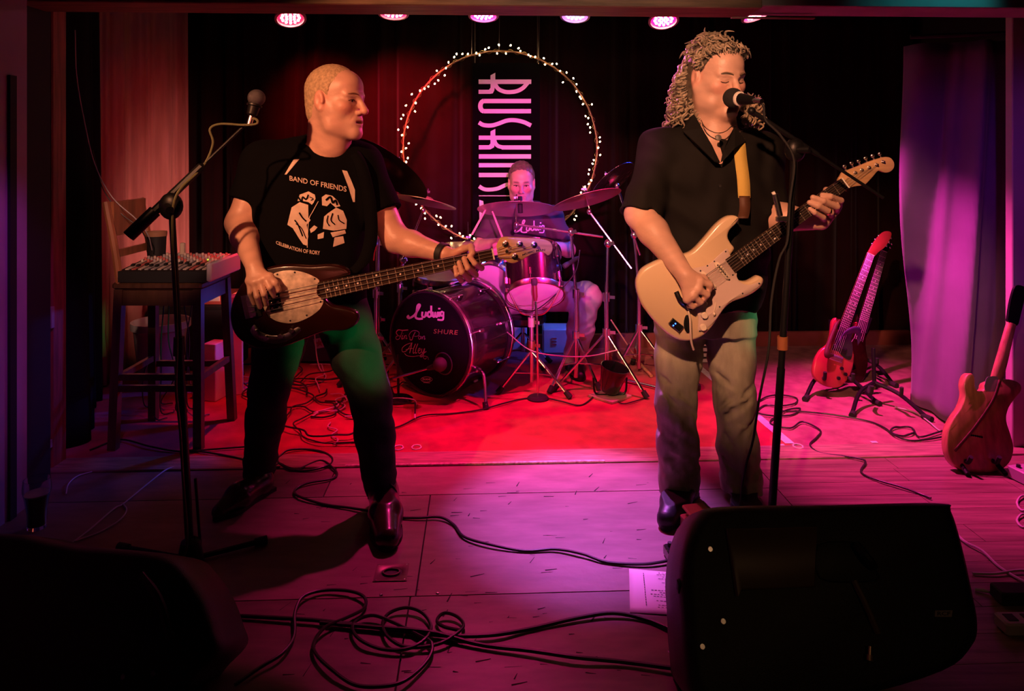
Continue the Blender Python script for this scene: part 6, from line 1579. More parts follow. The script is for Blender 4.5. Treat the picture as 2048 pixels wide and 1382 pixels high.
# ------------------------------------------------------------------ stage lamps under the beam
M_lampbody = mat('lamp_housing', (0.05, 0.05, 0.055), 0.4, 0.3)
def par_lamp(px, py, d, n, color, power, cone, label, lens=14.0, tint=None, aim=None):
    c = P(px, py, d); n = nrm(n); r = thing('par_lamp', label, 'stage lamp', c, 'stage lamps under the beam')
    R_ = 0.072
    MB().lathe(c, n, [(0.0, -0.14), (0.045, -0.14), (0.062, -0.12), (R_, -0.02), (R_, 0.0), (R_ - 0.006, 0.0)], 28).build('housing', M_lampbody, r)
    MB().lathe(c, n, [(R_ - 0.006, -0.004), (R_ + 0.007, -0.004), (R_ + 0.008, 0.008), (R_ - 0.004, 0.010)], 28, True).build('rim', mat('lamp_rim', (0.55, 0.5, 0.5), 0.35, 0.4), r)
    ln_ = MB().lathe(c, n, [(0.0, -0.002), (R_ - 0.006, -0.002)], 28).build('lens', mat('lens_' + label[:6] + str(px), color, 0.4, emit=(color, 2.2)), r)
    s = n.orthogonal().normalized(); u = n.cross(s); b = MB()
    for ring, k in ((0, 1), (0.022, 6), (0.044, 12), (0.058, 0)):
        for i in range(k):
            a = 2 * math.pi * i / max(k, 1); b.ball(c + (s * math.cos(a) + u * math.sin(a)) * ring, 0.0075, 8, 5)
    o = b.build('led_cluster', mat('led_' + label[:6] + str(px), color, 0.4, emit=((tint or color), lens)), ln_); o['kind'] = 'stuff'
    side = n.cross(Vector((0, 0, 1))); side = Vector((1, 0, 0)) if side.length < 0.05 else side.normalized()
    back = c - n * 0.07; top = Vector((back.x, back.y + 0.02, 2.38))
    MB().tube(catmull([back + side * (R_ + 0.01), back + side * (R_ + 0.012) + Vector((0, 0.01, 0.10)), Vector((back.x, back.y + 0.02, back.z + 0.17)), back - side * (R_ + 0.012) + Vector((0, 0.01, 0.10)), back - side * (R_ + 0.01)], 5), 0.005, 6).build('yoke', M_lampbody, r)
    MB().tube([Vector((back.x, back.y + 0.02, back.z + 0.17)), Vector((back.x, back.y + 0.02, 2.41))], 0.008, 8).build('hanging_bracket', M_lampbody, r)
    l = bpy.data.lights.new('par_light', 'SPOT'); l.color = color; l.energy = power; l.spot_size = math.radians(cone); l.spot_blend = 0.75; l.shadow_soft_size = 0.03
    o = bpy.data.objects.new('par_light', l); COL.objects.link(o); o.parent = r
    o.location = n * 0.03; o.rotation_euler = nrm(aim or n).to_track_quat('-Z', 'Y').to_euler()
    return r
par_lamp(581, 36, 3.75, (0.18, -0.38, -0.90), (1.0, 0.012, 0.06), 100, 46, 'leftmost stage lamp under the beam, red and tilted right', 20, (1.0, 0.35, 0.35), (0.0, 0.06, -1))
par_lamp(787, 26, 3.78, (0.02, -0.22, -0.97), (1.0, 0.008, 0.14), 165, 54, 'second stage lamp from left, red, over the bass player', 14, (1.0, 0.20, 0.20), (0.15, -0.02, -1))
par_lamp(967, 30, 3.80, (0.0, -0.25, -0.97), (1.0, 0.025, 0.24), 110, 48, 'magenta stage lamp above the fairy-light hoop', 12, (1.0, 0.20, 0.75), (0.02, -0.45, -0.9))
par_lamp(1150, 30, 3.82, (-0.06, -0.30, -0.95), (0.72, 0.16, 1.0), 440, 29, 'violet stage lamp right of the hoop', 12, (0.55, 0.30, 1.0), (-0.02, -0.44, -0.9))
par_lamp(1327, 40, 3.80, (0.0, -0.42, -0.90), (1.0, 0.006, 0.20), 215, 54, 'bright red stage lamp left of the singer head', 22, (1.0, 0.40, 0.40), (-0.22, -0.02, -0.95))
par_lamp(1512, 30, 3.84, (0.25, -0.22, -0.95), (1.0, 0.04, 0.38), 420, 66, 'rightmost stage lamp, red, half hidden by the beam', 12, (1.0, 0.25, 0.25), (0.32, -0.14, -0.95))

# black projector and cable tray at the top right of the beam
pj = thing('projector', 'black projector fixed under the beam at the top right', 'projector', ST(1.20, 2.78, 1.97))
MB().box(ST(1.20, 2.80, 2.045), (0.28, 0.16, 0.13), RZ, 0.012).build('body', M_blackgloss, pj); MB().lathe(ST(1.14, 2.72, 2.04), (0, -1, 0), [(0.0, 0.004), (0.025, 0.004), (0.03, 0.02), (0.034, 0.02), (0.034, -0.01)], 18).build('lens', M_blackgloss, pj)
MB().tube([ST(1.2, 2.82, 2.10), ST(1.2, 2.82, 2.41)], 0.012, 8).build('mount', M_black, pj)

# ------------------------------------------------------------------ microphone stands
def tripod(root, hub, feet, m=M_stand, r=0.009):
    for f in feet:
        lg_ = MB().tube([hub, f], r, 8).build('leg', m, root)
        d = (Vector(f) - Vector(hub)).normalized(); MB().cyl(Vector(f) - d * 0.03, Vector(f) + d * 0.01, 0.014, 0.015, 10).build('foot', M_rubber, lg_)
def vocal_mic(label, ball, tail, screen=0.034, foam=True):
    ball = Vector(ball); tail = Vector(tail); d = (tail - ball).normalized(); root = thing('vocal_microphone', label, 'microphone', tail)
    MB().ball(ball, screen, 20, 14).build('windscreen', mat('black_foam_screen', (0.016, 0.015, 0.014), 0.95, bump=(400, 0.8)) if foam else mat('mic_grille'), root)
    MB().lathe(ball, d, [(0.020, screen * 0.72), (0.026, screen * 0.80), (0.026, screen * 0.98), (0.018, screen * 1.10)], 20).build('collar_ring', mat('pale_ring', (0.75, 0.70, 0.62), 0.4) if foam else M_stand, root)
    MB().tube([ball + d * screen * 0.9, ball + d * screen * 2.0, tail], [0.021, 0.018, 0.012], 16).build('handle', M_stand, root)
    MB().tube([tail - d * 0.004, tail + d * 0.035], 0.010, 12).build('connector', M_chrome, root)
    return root
# left stand
ms = thing('mic_stand', 'black boom mic stand left of the bass player', 'mic stand', FL(380, 1125))
hub = P(381, 1112, 2.40); topL = P(343, 412, 2.40)
MB().tube([hub + Vector((0, 0, -0.015)), hub.lerp(topL, 0.60)], 0.0135, 12).build('lower_tube', M_stand, ms); MB().tube([hub.lerp(topL, 0.58), topL], 0.0105, 12).build('upper_tube', M_stand, ms)
cl = hub.lerp(topL, 0.60); MB().cyl(cl - Vector((0, 0, 0.03)), cl + Vector((0, 0, 0.03)), 0.019, 0.017, 12).build('height_clutch', M_stand, ms)
b = MB(); b.ball(topL + Vector((0.003, -0.01, -0.0)), (0.040, 0.024, 0.045), 16, 10); b.cyl(topL + Vector((0, -0.03, 0)), topL + Vector((0.02, -0.055, -0.01)), 0.013, 0.013, 10); b.build('boom_clutch', M_stand, ms)
b = MB(); b.lathe(hub, (0, 0, 1), [(0.015, 0.06), (0.030, 0.05), (0.040, 0.0), (0.045, -0.02), (0.02, -0.03)], 18); b.build('hub', M_stand, ms)
tripod(ms, hub + Vector((0, 0, -0.01)), [FL(528, 1090) + Vector((0, 0, 0.016)), FL(322, 1120) + Vector((-0.16, 0.05, 0.016)), hub + Vector((0.02, -0.26, -hub.z + 0.018))])
MB().tube([hub + Vector((0.02, 0.03, 0.02)), hub + Vector((0.01, 0.015, 0.25))], 0.005, 6).build('spreader', M_stand, ms)
tail, tip = P(262, 468, 2.36), P(492, 248, 2.50)
bo = MB(); bo.tube([tail, tail.lerp(tip, 0.60), tail.lerp(tip, 0.62), tip], [0.016, 0.015, 0.0062, 0.0055], 10); bo.build('boom', M_stand, ms)
MB().cyl(tail - (tip - tail).normalized() * 0.01, tail.lerp(tip, 0.20), 0.021, 0.021, 12).build('counterweight', M_stand, ms)
vocal_mic('microphone on the left boom stand, ball head up in the dark', P(513, 196, 2.52), P(503, 232, 2.51), 0.030, False)
cbl = MB(); cbl.tube(catmull([P(503, 236, 2.51), P(514, 240, 2.49), P(512, 248, 2.48), P(485, 250, 2.48), P(442, 248, 2.47), P(420, 258, 2.46), P(426, 285, 2.46), P(415, 318, 2.45), P(395, 345, 2.43), P(352, 392, 2.36), P(345, 470, 2.37), P(352, 600, 2.375), P(354, 690, 2.37), P(352, 780, 2.36), P(360, 860, 2.37), P(366, 960, 2.38), P(374, 1060, 2.38), P(368, 1112, 2.36), FL(340, 1130, 0.006), FL(300, 1160, 0.006)], 6), 0.0042, 7)
tag(cbl.build('microphone_cable', mat('yellow_green_lead', (0.13, 0.13, 0.06), 0.5)), 'thin pale cable running down the left mic stand', 'cable')
# singer's stand
m2 = thing('mic_stand', 'black boom mic stand in front of the singer', 'mic stand', FL(1543, 1075))
hub = Vector((FL(1543, 1110).x, 2.46, 0.045)); top2 = P(1590, 300, 2.46)
MB().tube([hub, hub.lerp(top2, 0.44)], 0.0135, 12).build('lower_tube', M_stand, m2); MB().tube([hub.lerp(top2, 0.42), top2], 0.0115, 12).build('upper_tube', M_stand, m2)
cl = hub.lerp(top2, 0.505); MB().cyl(cl - Vector((0, 0, 0.022)), cl + Vector((0, 0, 0.022)), 0.018, 0.018, 12).build('height_clutch', mat('amber_clutch', (0.35, 0.12, 0.05), 0.4), m2)
b = MB(); b.ball(top2, (0.035, 0.028, 0.042), 16, 10); b.cyl(top2 + Vector((0, -0.02, 0)), top2 + Vector((0.03, -0.05, 0)), 0.012, 0.012, 10); b.build('boom_clutch', M_stand, m2)
tripod(m2, hub, [hub + Vector((0.24, 0.16, -0.028)), hub + Vector((-0.10, 0.20, -0.028)), hub + Vector((0.06, -0.28, -0.028))])
mt, tl = P(1503, 222, 2.47), P(1767, 396, 2.42)
MB().tube([mt, mt.lerp(tl, 0.5), mt.lerp(tl, 0.52), tl], [0.0085, 0.0085, 0.0055, 0.0050], 10).build('boom', M_stand, m2)
MB().ball(mt, 0.014).build('mic_clip', M_stand, m2)
b = MB(); b.tube([P(1550, 388, 2.43), P(1560, 432, 2.43)], 0.010, 12); sl = b.build('slide_tube', M_chrome, m2)
MB().box(P(1563, 438, 2.435), (0.035, 0.02, 0.018), None, 0.003).build('slide_clip', M_chrome, m2)
MB().tube([P(1546, 384, 2.43), P(1550, 392, 2.43)], 0.006, 8).build('slide_tip', M_dot, sl)
vocal_mic('vocal microphone with black foam ball at the singer mouth', P(1466, 196, 2.575), P(1509, 201, 2.48), 0.036, True)
cbl = MB(); cbl.tube(catmull([P(1514, 201, 2.465), P(1527, 212, 2.45), P(1531, 240, 2.45), P(1560, 270, 2.44), P(1588, 320, 2.43), P(1580, 400, 2.43), P(1575, 480, 2.43), P(1558, 520, 2.42), P(1543, 600, 2.41), P(1537, 700, 2.40), P(1518, 800, 2.41), P(1506, 880, 2.42), P(1492, 930, 2.42), P(1483, 985, 2.43), P(1480, 1060, 2.42), FL(1500, 1130, 0.006)], 6), 0.0042, 7)
tag(cbl.build('microphone_cable', M_rubber), 'black cable hanging down in front of the singer jeans', 'cable')

# ------------------------------------------------------------------ stage monitors
M_cab = mat('black_moulded_cabinet', (0.008, 0.007, 0.007), 0.5, bump=(380, 0.35))
M_panel = mat('brown_black_panel', (0.11, 0.065, 0.038), 0.38, nz=(3, 0.3))
def monitor(label, outline, d, depth, badge=None, hand_=True):
    F_ = Frame(P(sum(p[0] for p in outline) / len(outline), sum(p[1] for p in outline) / len(outline), d), (1, 0, 0), (0, -0.86, 0.51))
    pts = smooth2([F_.px(*p) for p in outline], 4); low = min(F_.at(*p).z for p in pts)
    r = thing('stage_monitor', label, 'speaker', F_.at(0, 0) * 1.0, 'stage monitors'); r.location.z = 0.0
    cx = sum(p[0] for p in pts) / len(pts); cy = sum(p[1] for p in pts) / len(pts); vs = []; N = len(pts)
    prof = [(0.035, 0.0, 0.90), (0.012, 0.0, 0.965), (0.0, -0.03, 0.99), (-0.04, -0.10, 1.0), (-depth * 0.55, 0, 1.0), (-depth * 0.9, 0, 0.98), (-depth, 0, 0.93)]
    hs3 = (0.012, 0.006, -0.006, -0.03, -depth * 0.5, -depth * 0.92, -depth); sc3 = (0.90, 0.955, 0.985, 1.0, 1.0, 0.985, 0.94)
    for h, s in zip(hs3, sc3):
        for p in pts:
            q = F_.at(cx + (p[0] - cx) * s, cy + (p[1] - cy) * s, h); q.z = max(q.z, 0.004); vs.append(q)
    fs = [(k * N + i, k * N + (i + 1) % N, (k + 1) * N + (i + 1) % N, (k + 1) * N + i) for k in range(len(hs3) - 1) for i in range(N)] + [tuple(range(N)), tuple(range((len(hs3) - 1) * N, len(hs3) * N))]
    MB().add(vs, fs).build('cabinet', M_cab, r, smooth=50)
    return r, F_
mr, MF = monitor('large black stage monitor at the singer feet, seen from behind', [(1440, 1012), (1660, 1008), (1884, 1004), (1908, 1020), (1930, 1090), (1950, 1180), (1962, 1250), (1950, 1295), (1890, 1345), (1700, 1400), (1480, 1425), (1390, 1400), (1372, 1320), (1366, 1230), (1362, 1160), (1372, 1085), (1396, 1032)], 1.76, 0.26)
mm = lambda zx, zy: MF.px(1240 + zx / 2.535, 960 + zy / 2.535)
MB().prism([mm(525, 248), mm(985, 238), mm(975, 545), mm(610, 560), mm(575, 590)], MF, 0.012, 0.024, 0.006, 0.0).build('amp_panel', M_panel, mr)
b = MB(); b.prism(smooth2([mm(*p) for p in ((990, 330), (1180, 315), (1240, 360), (1275, 440), (1300, 500), (1200, 520), (1000, 500))], 3), MF, 0.012, 0.018, 0.004); b.build('handle_recess', M_black, mr)
MB().tube(catmull([MF.at(*mm(1170, 330), 0.03), MF.at(*mm(1215, 400), 0.045), MF.at(*mm(1260, 440), 0.03)], 5), 0.011, 8).build('handle', M_cab, mr)
MB().tube(catmull([MF.at(*mm(1170, 510), 0.018), MF.at(*mm(1230, 640), 0.022), MF.at(*mm(1290, 775), 0.018)], 5), 0.008, 8).build('rib', M_panel, mr)
bd_ = MB().prism([mm(1582, 660), mm(1670, 660), mm(1665, 693), mm(1580, 692)], MF, 0.012, 0.015).build('badge', mat('grey_badge', (0.25, 0.22, 0.2), 0.5), mr)
b = MB(); text_fit(b, 'RCF', lambda u, v: MF.at(*mm(1592 + 66 * u, 686 - 20 * v), 0.0156), 0, 1, 0, 1, 0, 0.03); b.build('badge_lettering', M_black, bd_, smooth=0)
for zx, zy in ((450, 352), (515, 715), (410, 842)): knob(MF, mm(zx, zy), 0.007, 0.006, M_chrome, mr, 'screw', 0.012)
jk = MB(); jk.tube([MF.at(*mm(1240, 838), 0.03), MF.at(*mm(1238, 880), 0.03)], 0.0035, 8); jk.tube([MF.at(*mm(1238, 880), 0.03), MF.at(*mm(1238, 910), 0.03)], 0.007, 10); jk.build('plug', mat('brass_plug', (0.85, 0.6, 0.4), 0.3, 0.9), mr)
MB().box(MF.at(*mm(335, 540), -0.03), (0.03, 0.03, 0.035), None, 0.006).build('corner_foot', M_rubber, mr)
ml, MG = monitor('black stage monitor in the dark bottom left corner', [(-60, 1085), (150, 1092), (320, 1108), (370, 1140), (410, 1200), (432, 1262), (440, 1300), (400, 1345), (330, 1400), (100, 1440), (-80, 1420)], 1.74, 0.24)
MB().tube(catmull([MG.at(*MG.px(290, 1150), 0.02), MG.at(*MG.px(330, 1200), 0.035), MG.at(*MG.px(350, 1280), 0.02)], 5), 0.010, 8).build('handle', M_cab, ml)
for x, y in ((292, 1160), (252, 1352), (312, 1345)): knob(MG, MG.px(x, y), 0.006, 0.005, M_chrome, ml, 'screw', 0.012)

# ------------------------------------------------------------------ bar chair with the mixer
M_chair = mat('dark_chair_wood', (0.10, 0.045, 0.025), 0.4, streak=(3, 0.4, (14, 14, 2)), coat=0.2)
M_chairback = mat('orange_chair_wood', (0.40, 0.15, 0.07), 0.35, streak=(3, 0.35, (10, 10, 2)), coat=0.3)
ch = thing('bar_chair', 'tall wooden bar chair carrying the mixing desk', 'chair', (-1.64, 3.48, CZ))
zs = 0.765; xl, xr, yn, yf = -1.83, -1.42, 3.31, 3.66
MB().box(((xl + xr) / 2, (yn + yf) / 2, zs - 0.015), (xr - xl, yf - yn, 0.035), None, 0.010).build('seat', M_chair, ch)
for y in (yn + 0.02, yf - 0.02): MB().box(((xl + xr) / 2, y, zs - 0.07), (xr - xl - 0.06, 0.018, 0.07)).build('apron', M_chair, ch)
for x in (xl + 0.03, xr - 0.02): MB().box((x, (yn + yf) / 2, zs - 0.07), (0.018, yf - yn - 0.06, 0.07)).build('apron', M_chair, ch)
cor = {}
for i, (x, y, fx, fy) in enumerate(((xr - 0.02, yn + 0.02, xr - 0.01, yn - 0.0), (xr - 0.02, yf - 0.02, xr + 0.0, yf + 0.02), (xl + 0.03, yn + 0.02, xl + 0.01, yn - 0.0), (xl + 0.03, yf - 0.02, xl + 0.01, yf + 0.02))):
    MB().bar((x, y, zs - 0.03), (fx, fy, CZ), 0.038, 0.038, (0, 1, 0)).build('leg', M_chair, ch); cor[i] = (Vector((x, y, zs - 0.03)), Vector((fx, fy, CZ)))
for a, b_, t in ((0, 2, 0.55), (0, 2, 0.62), (1, 3, 0.6), (0, 1, 0.56), (2, 3, 0.56)): MB().bar(cor[a][0].lerp(cor[a][1], t), cor[b_][0].lerp(cor[b_][1], t), 0.022, 0.028).build('stretcher', M_chair, ch)
for y in (yn + 0.02, yf - 0.02):
    MB().tube(catmull([(xl + 0.03, y, zs - 0.02), (xl + 0.005, y, zs + 0.16), (xl - 0.035, y, zs + 0.37)], 6), 0.017, 8).build('back_stile', M_chairback, ch)
MB().bar((xl - 0.012, yn + 0.03, zs + 0.29), (xl - 0.012, yf - 0.03, zs + 0.29), 0.016, 0.16).build('back_rail', M_chairback, ch)
MB().bar((xl + 0.008, yn + 0.03, zs + 0.13), (xl + 0.008, yf - 0.03, zs + 0.13), 0.016, 0.035).build('back_slat', M_chairback, ch)
mx = thing('mixing_desk', 'small mixing desk with pale fader strips on the bar chair', 'mixer', (-1.62, 3.48, zs + 0.003))
ta = 0.10; Rm = Matrix.Rotation(-0.0, 3, 'X'); mz = zs + 0.003
x0, x1, y0, y1 = -1.80, -1.395, 3.31, 3.66
b = MB(); b.add([(x0, y0, mz), (x1, y0, mz), (x1, y1, mz), (x0, y1, mz), (x0, y0, mz + 0.05), (x1, y0, mz + 0.05), (x1, y1, mz + 0.085), (x0, y1, mz + 0.085)], [(3, 2, 1, 0), (4, 5, 6, 7), (0, 1, 5, 4), (1, 2, 6, 5), (2, 3, 7, 6), (3, 0, 4, 7)]); b.build('chassis', M_black, mx)
FM = Frame((x0, y0, mz + 0.05), (1, 0, 0), Vector((0, -0.035, 0.35)))
M_strip = [mat('strip_cream', (0.75, 0.62, 0.50), 0.5), mat('strip_red', (0.65, 0.16, 0.13), 0.5), mat('strip_grey', (0.45, 0.42, 0.40), 0.5)]
rnd = random.Random(4)
for i in range(13):
    u = 0.018 + i * 0.0295; k = (0, 1, 0, 2, 2, 0, 2, 0, 2, 0, 1, 0, 0)[i]
    st_ = MB().prism([(u, 0.03), (u + 0.016, 0.03), (u + 0.016, 0.33), (u, 0.33)], FM, 0.0, 0.004).build('channel_strip', M_strip[k], mx)
    for j in range(5): knob(FM, (u + 0.008, 0.17 + 0.032 * j), 0.006, 0.012, M_strip[(i + j) % 3], st_, 'knob', 0.004)
    v = 0.06 + rnd.random() * 0.07; MB().prism([(u + 0.002, v), (u + 0.014, v), (u + 0.014, v + 0.02), (u + 0.002, v + 0.02)], FM, 0.004, 0.014).build('fader_cap', M_black, st_)
MB().box((x1 + 0.012, (y0 + y1) / 2, mz + 0.045), (0.024, y1 - y0 + 0.01, 0.085), None, 0.006).build('end_cheek', mat('white_cheek', (0.75, 0.72, 0.75), 0.4), mx)
knob(FM, (0.33, 0.20), 0.004, 0.004, mat('green_led', (0.3, 0.9, 0.1), 0.4, emit=((0.5, 0.9, 0.05), 2.0)), mx, 'meter_light', 0.004)
b = MB(); b.box((x0 + 0.16, y1 - 0.05, mz + 0.115), (0.022, 0.022, 0.06), None, 0.004); b.build('plug', mat('cream_plug', (0.75, 0.62, 0.45), 0.5), mx)
# little pot on the chair behind the desk
pt = thing('drum_can', 'small dark tin with pale rim leaning by the chair back', 'tin', P(250, 500, 3.46))
c = Vector((-1.765, 3.60, mz + 0.085)); MB().lathe(c, (0, 0, 1), [(0.0, 0), (0.042, 0), (0.046, 0.11), (0.043, 0.11), (0.04, 0.01), (0, 0.01)], 22).build('tin', M_black, pt); MB().lathe(c, (0, 0, 1), [(0.044, 0.095), (0.048, 0.095), (0.049, 0.118), (0.044, 0.118)], 22, True).build('rim', mat('tan_rim', (0.42, 0.22, 0.12), 0.5), pt)

# ------------------------------------------------------------------ clutter behind the chair
M_tub = mat('white_tub', (0.62, 0.62, 0.66), 0.4, nz=(5, 0.15))
c = Vector(((322 - 1024) * 4.25 / FP, 4.25, CZ)); tb = thing('storage_tub', 'white plastic tub under the bar chair, lit blue', 'tub', c)
b = MB(); b.lathe(c, (0, 0, 1), [(0.0, 0), (0.115, 0), (0.15, 0.36), (0.158, 0.37), (0.152, 0.375), (0.145, 0.36), (0.11, 0.012), (0, 0.012)], 28); b.build('wall', M_tub, tb); MB().lathe(c, (0, 0, 1), [(0.151, 0.33), (0.162, 0.335), (0.162, 0.375), (0.151, 0.375)], 28, True).build('rim', M_tub, tb)
def carton(name, label, px0, px1, py0, d, dep, z0, m, yaw=0.0, lid=None):
    a = P(px0, py0, d); b_ = P(px1, py0, d); h = a.z - z0; r = thing(name, label, 'box', Vector(((a.x + b_.x) / 2, d + dep / 2, z0)))
    R = Matrix.Rotation(yaw, 3, 'Z'); c = Vector(((a.x + b_.x) / 2, d + dep / 2, z0 + h / 2))
    MB().box(c, (b_.x - a.x, dep, h), R, 0.004).build('carton', m, r)
    if lid is not None: MB().box(c + R @ Vector((0, -dep / 2 - 0.001, h * 0.1)), ((b_.x - a.x) * 0.7, 0.002, h * 0.5), R).build('label_sheet', lid, r)
    return r
M_carton = mat('red_carton', (0.50, 0.10, 0.08), 0.6, nz=(5, 0.3)); M_paper = mat('paper', (0.72, 0.62, 0.55), 0.8, nz=(8, 0.15)); M_dkamp = mat('amp_tolex', (0.02, 0.02, 0.022), 0.6, bump=(300, 0.4))
am = thing('speaker_cabinet', 'tall black speaker cabinet behind the bar chair carrying a red carton', 'speaker', Vector(((375 - 1024) * 4.5 / FP, 4.6, CZ)))
cA = Vector(((380 - 1024) * 4.5 / FP, 4.65, 0)); MB().box(cA + Vector((0, 0, CZ + 0.205)), (0.52, 0.28, 0.41), None, 0.01).build('cabinet', M_dkamp, am); MB().box(cA + Vector((0, -0.143, CZ + 0.205)), (0.46, 0.006, 0.35)).build('grille', mat('grille_cloth', (0.03, 0.03, 0.035), 0.9, bump=(500, 0.6)), am)
carton('red_carton', 'red printed carton on the cabinet behind the bar chair', 312, 462, 590, 4.52, 0.22, CZ + 0.412, M_carton, 0.0, M_paper)
carton('paper_box', 'buff paper box standing right of the bar chair legs', 448, 478, 594, 4.05, 0.10, CZ, M_paper, 0.3)
carton('paper_box', 'small buff box seen between the bar chair legs', 408, 436, 688, 3.95, 0.10, CZ, M_paper, -0.2)
# blue-lit amplifier between the bass player's legs
a5 = thing('guitar_amplifier', 'combo amplifier with dark grille and star badge behind bass player legs', 'amplifier', Vector(((640 - 1024) * 4.70 / FP, 4.78, CZ)))
cA = Vector(((625 - 1024) * 4.70 / FP, 4.80, CZ)); MB().box(cA + Vector((0, 0, 0.20)), (0.56, 0.24, 0.40), None, 0.012).build('cabinet', M_dkamp, a5)
MB().box(cA + Vector((0, -0.124, 0.17)), (0.50, 0.008, 0.31)).build('grille', mat('blue_grey_grille', (0.10, 0.11, 0.14), 0.8, bump=(420, 0.9)), a5); MB().box(cA + Vector((0, -0.122, 0.365)), (0.50, 0.006, 0.05)).build('control_panel', M_panel, a5)
FA = Frame(P(639, 686, 4.665), (1, 0.0, 0.2), (0, -1, 0)); bd_ = MB().prism([(-0.032, -0.032), (0.032, -0.032), (0.032, 0.032), (-0.032, 0.032)], FA, 0, 0.004).build('badge', M_tub, a5)
MB().prism([((0.028 if k % 2 == 0 else 0.012) * math.cos(math.pi * k / 5 + 1.57), (0.028 if k % 2 == 0 else 0.012) * math.sin(math.pi * k / 5 + 1.57)) for k in range(10)], FA, 0.004, 0.006).build('star', mat('star_red', (0.35, 0.08, 0.1), 0.6), bd_)
# white unit seen between the singer's legs
wu = thing('rack_unit', 'small white rack unit on the carpet seen between the singer legs', 'rack unit', FL(1405, 728)); cU = FL(1408, 728)
MB().box(cU + Vector((0.03, 0.1, CZ + 0.075)), (0.24, 0.20, 0.15), None, 0.006).build('case', M_tub, wu)
for k in range(3): MB().box(cU + Vector((0.03, -0.001, CZ + 0.035 + 0.035 * k)), (0.22, 0.004, 0.012)).build('slot', M_black, wu)
fs_ = thing('footswitch', 'small black footswitch on the carpet between the singer legs', 'pedal', FL(1392, 780)); q = FL(1390, 780); MB().box(q + Vector((0, 0, CZ + 0.02)), (0.05, 0.08, 0.035), None, 0.005).build('case', M_black, fs_); MB().cyl(q + Vector((0, 0, CZ + 0.037)), q + Vector((0, 0, CZ + 0.047)), 0.008, 0.008, 10).build('button', M_chrome, fs_)
rl = MB(); rl.tube([FL(1248, 760, CZ + 0.012), FL(1312, 775, CZ + 0.012)], 0.010, 10)
tag(rl.build('loose_chrome_tube', M_chrome), 'short chrome tube lying behind the can light', 'tube')
br_ = thing('broom_rod', 'thin wooden rod with pale end leaning beside the right cymbal stand', 'rod', FL(1303, 752)); MB().tube([P(1222, 640, 4.34), FL(1285, 735, 0.02).lerp(P(1222, 640, 4.34), 0.1)], 0.004, 6).build('rod', M_stick, br_); MB().tube([FL(1303, 752, CZ + 0.012), FL(1285, 735, 0.02).lerp(P(1222, 640, 4.34), 0.08)], 0.010, 8).build('grip', M_maple, br_)

# ------------------------------------------------------------------ things on the floor
pg_ = thing('pint_glass', 'pint glass half full of dark beer standing on the floor at the left wall', 'glass', FL(72, 1060))
q = FL(74, 1056)
M_glass = mat('clear_glass', (0.95, 0.95, 0.97), 0.04, trans=1.0)
MB().lathe(q, (0, 0, 1), [(0.0, 0.001), (0.030, 0.001), (0.032, 0.012), (0.033, 0.06), (0.040, 0.11), (0.046, 0.135), (0.046, 0.150), (0.043, 0.178), (0.0415, 0.178), (0.0435, 0.150), (0.0435, 0.137), (0.0375, 0.11), (0.0305, 0.06), (0.0295, 0.014), (0.0, 0.014)], 32).build('glass', M_glass, pg_)
MB().lathe(q, (0, 0, 1), [(0.0, 0.0145), (0.0292, 0.0145), (0.0302, 0.06), (0.0372, 0.11), (0.0395, 0.122), (0.0, 0.122)], 32).build('beer', mat('dark_beer', (0.05, 0.012, 0.006), 0.1), pg_)
MB().lathe(q, (0, 0, 1), [(0.0, 0.1222), (0.0395, 0.1222), (0.0405, 0.127), (0.0, 0.127)], 32).build('foam', mat('beer_foam', (0.6, 0.5, 0.42), 0.7), pg_)
# floor ring plate
fp_ = thing('floor_plate', 'square steel plate with recessed ring set in the stage floor', 'floor plate', FL(783, 1146))
q = FL(783, 1146); F0 = Frame(q, SR, (0, 0, 1)); M_oldsteel = mat('old_steel', (0.16, 0.10, 0.09), 0.4, 0.7, nz=(20, 0.5))
sq = smooth2([(s * 0.052, t * 0.046) for s, t in ((-1, -1), (0, -1.0), (1, -1), (1, 0), (1, 1), (0, 1.0), (-1, 1), (-1, 0))], 4)
hole = [(0.038 * math.cos(t), 0.032 * math.sin(t)) for t in [2 * math.pi * k / 32 for k in range(32)]]
vs = [F0.at(a * 1.0, b_ * 1.0, 0.003) for a, b_ in [(0.053 * max(-1, min(1, 1.45 * math.cos(t))), 0.048 * max(-1, min(1, 1.45 * math.sin(t)))) for t in [2 * math.pi * k / 32 for k in range(32)]]]
b = MB(); b.add(vs + [F0.at(*p, 0.003) for p in hole] + [F0.at(p[0] * 0.9, p[1] * 0.9, 0.0012) for p in hole], [(i, (i + 1) % 32, 32 + (i + 1) % 32, 32 + i) for i in range(32)] + [(32 + i, 32 + (i + 1) % 32, 64 + (i + 1) % 32, 64 + i) for i in range(32)]); b.build('plate', M_oldsteel, fp_)
MB().lathe(F0.at(0, 0, 0.0012), (0, 0, 1), [(0.0, 0.0), (0.036, 0.0)], 24).build('recess', M_black, fp_)
MB().tube([F0.at(0.026 * math.cos(t), 0.019 * math.sin(t) - 0.002, 0.004) for t in [2 * math.pi * k / 20 for k in range(20)]], 0.0032, 6, closed=True).build('ring', M_oldsteel, fp_)
for s, t in ((-1, -1), (1, -1), (1, 1), (-1, 1)): MB().lathe(F0.at(s * 0.046, t * 0.041, 0.003), (0, 0, 1), [(0.003, 0), (0.003, 0.001), (0, 0.0012)], 8).build('screw', M_chrome, fp_)
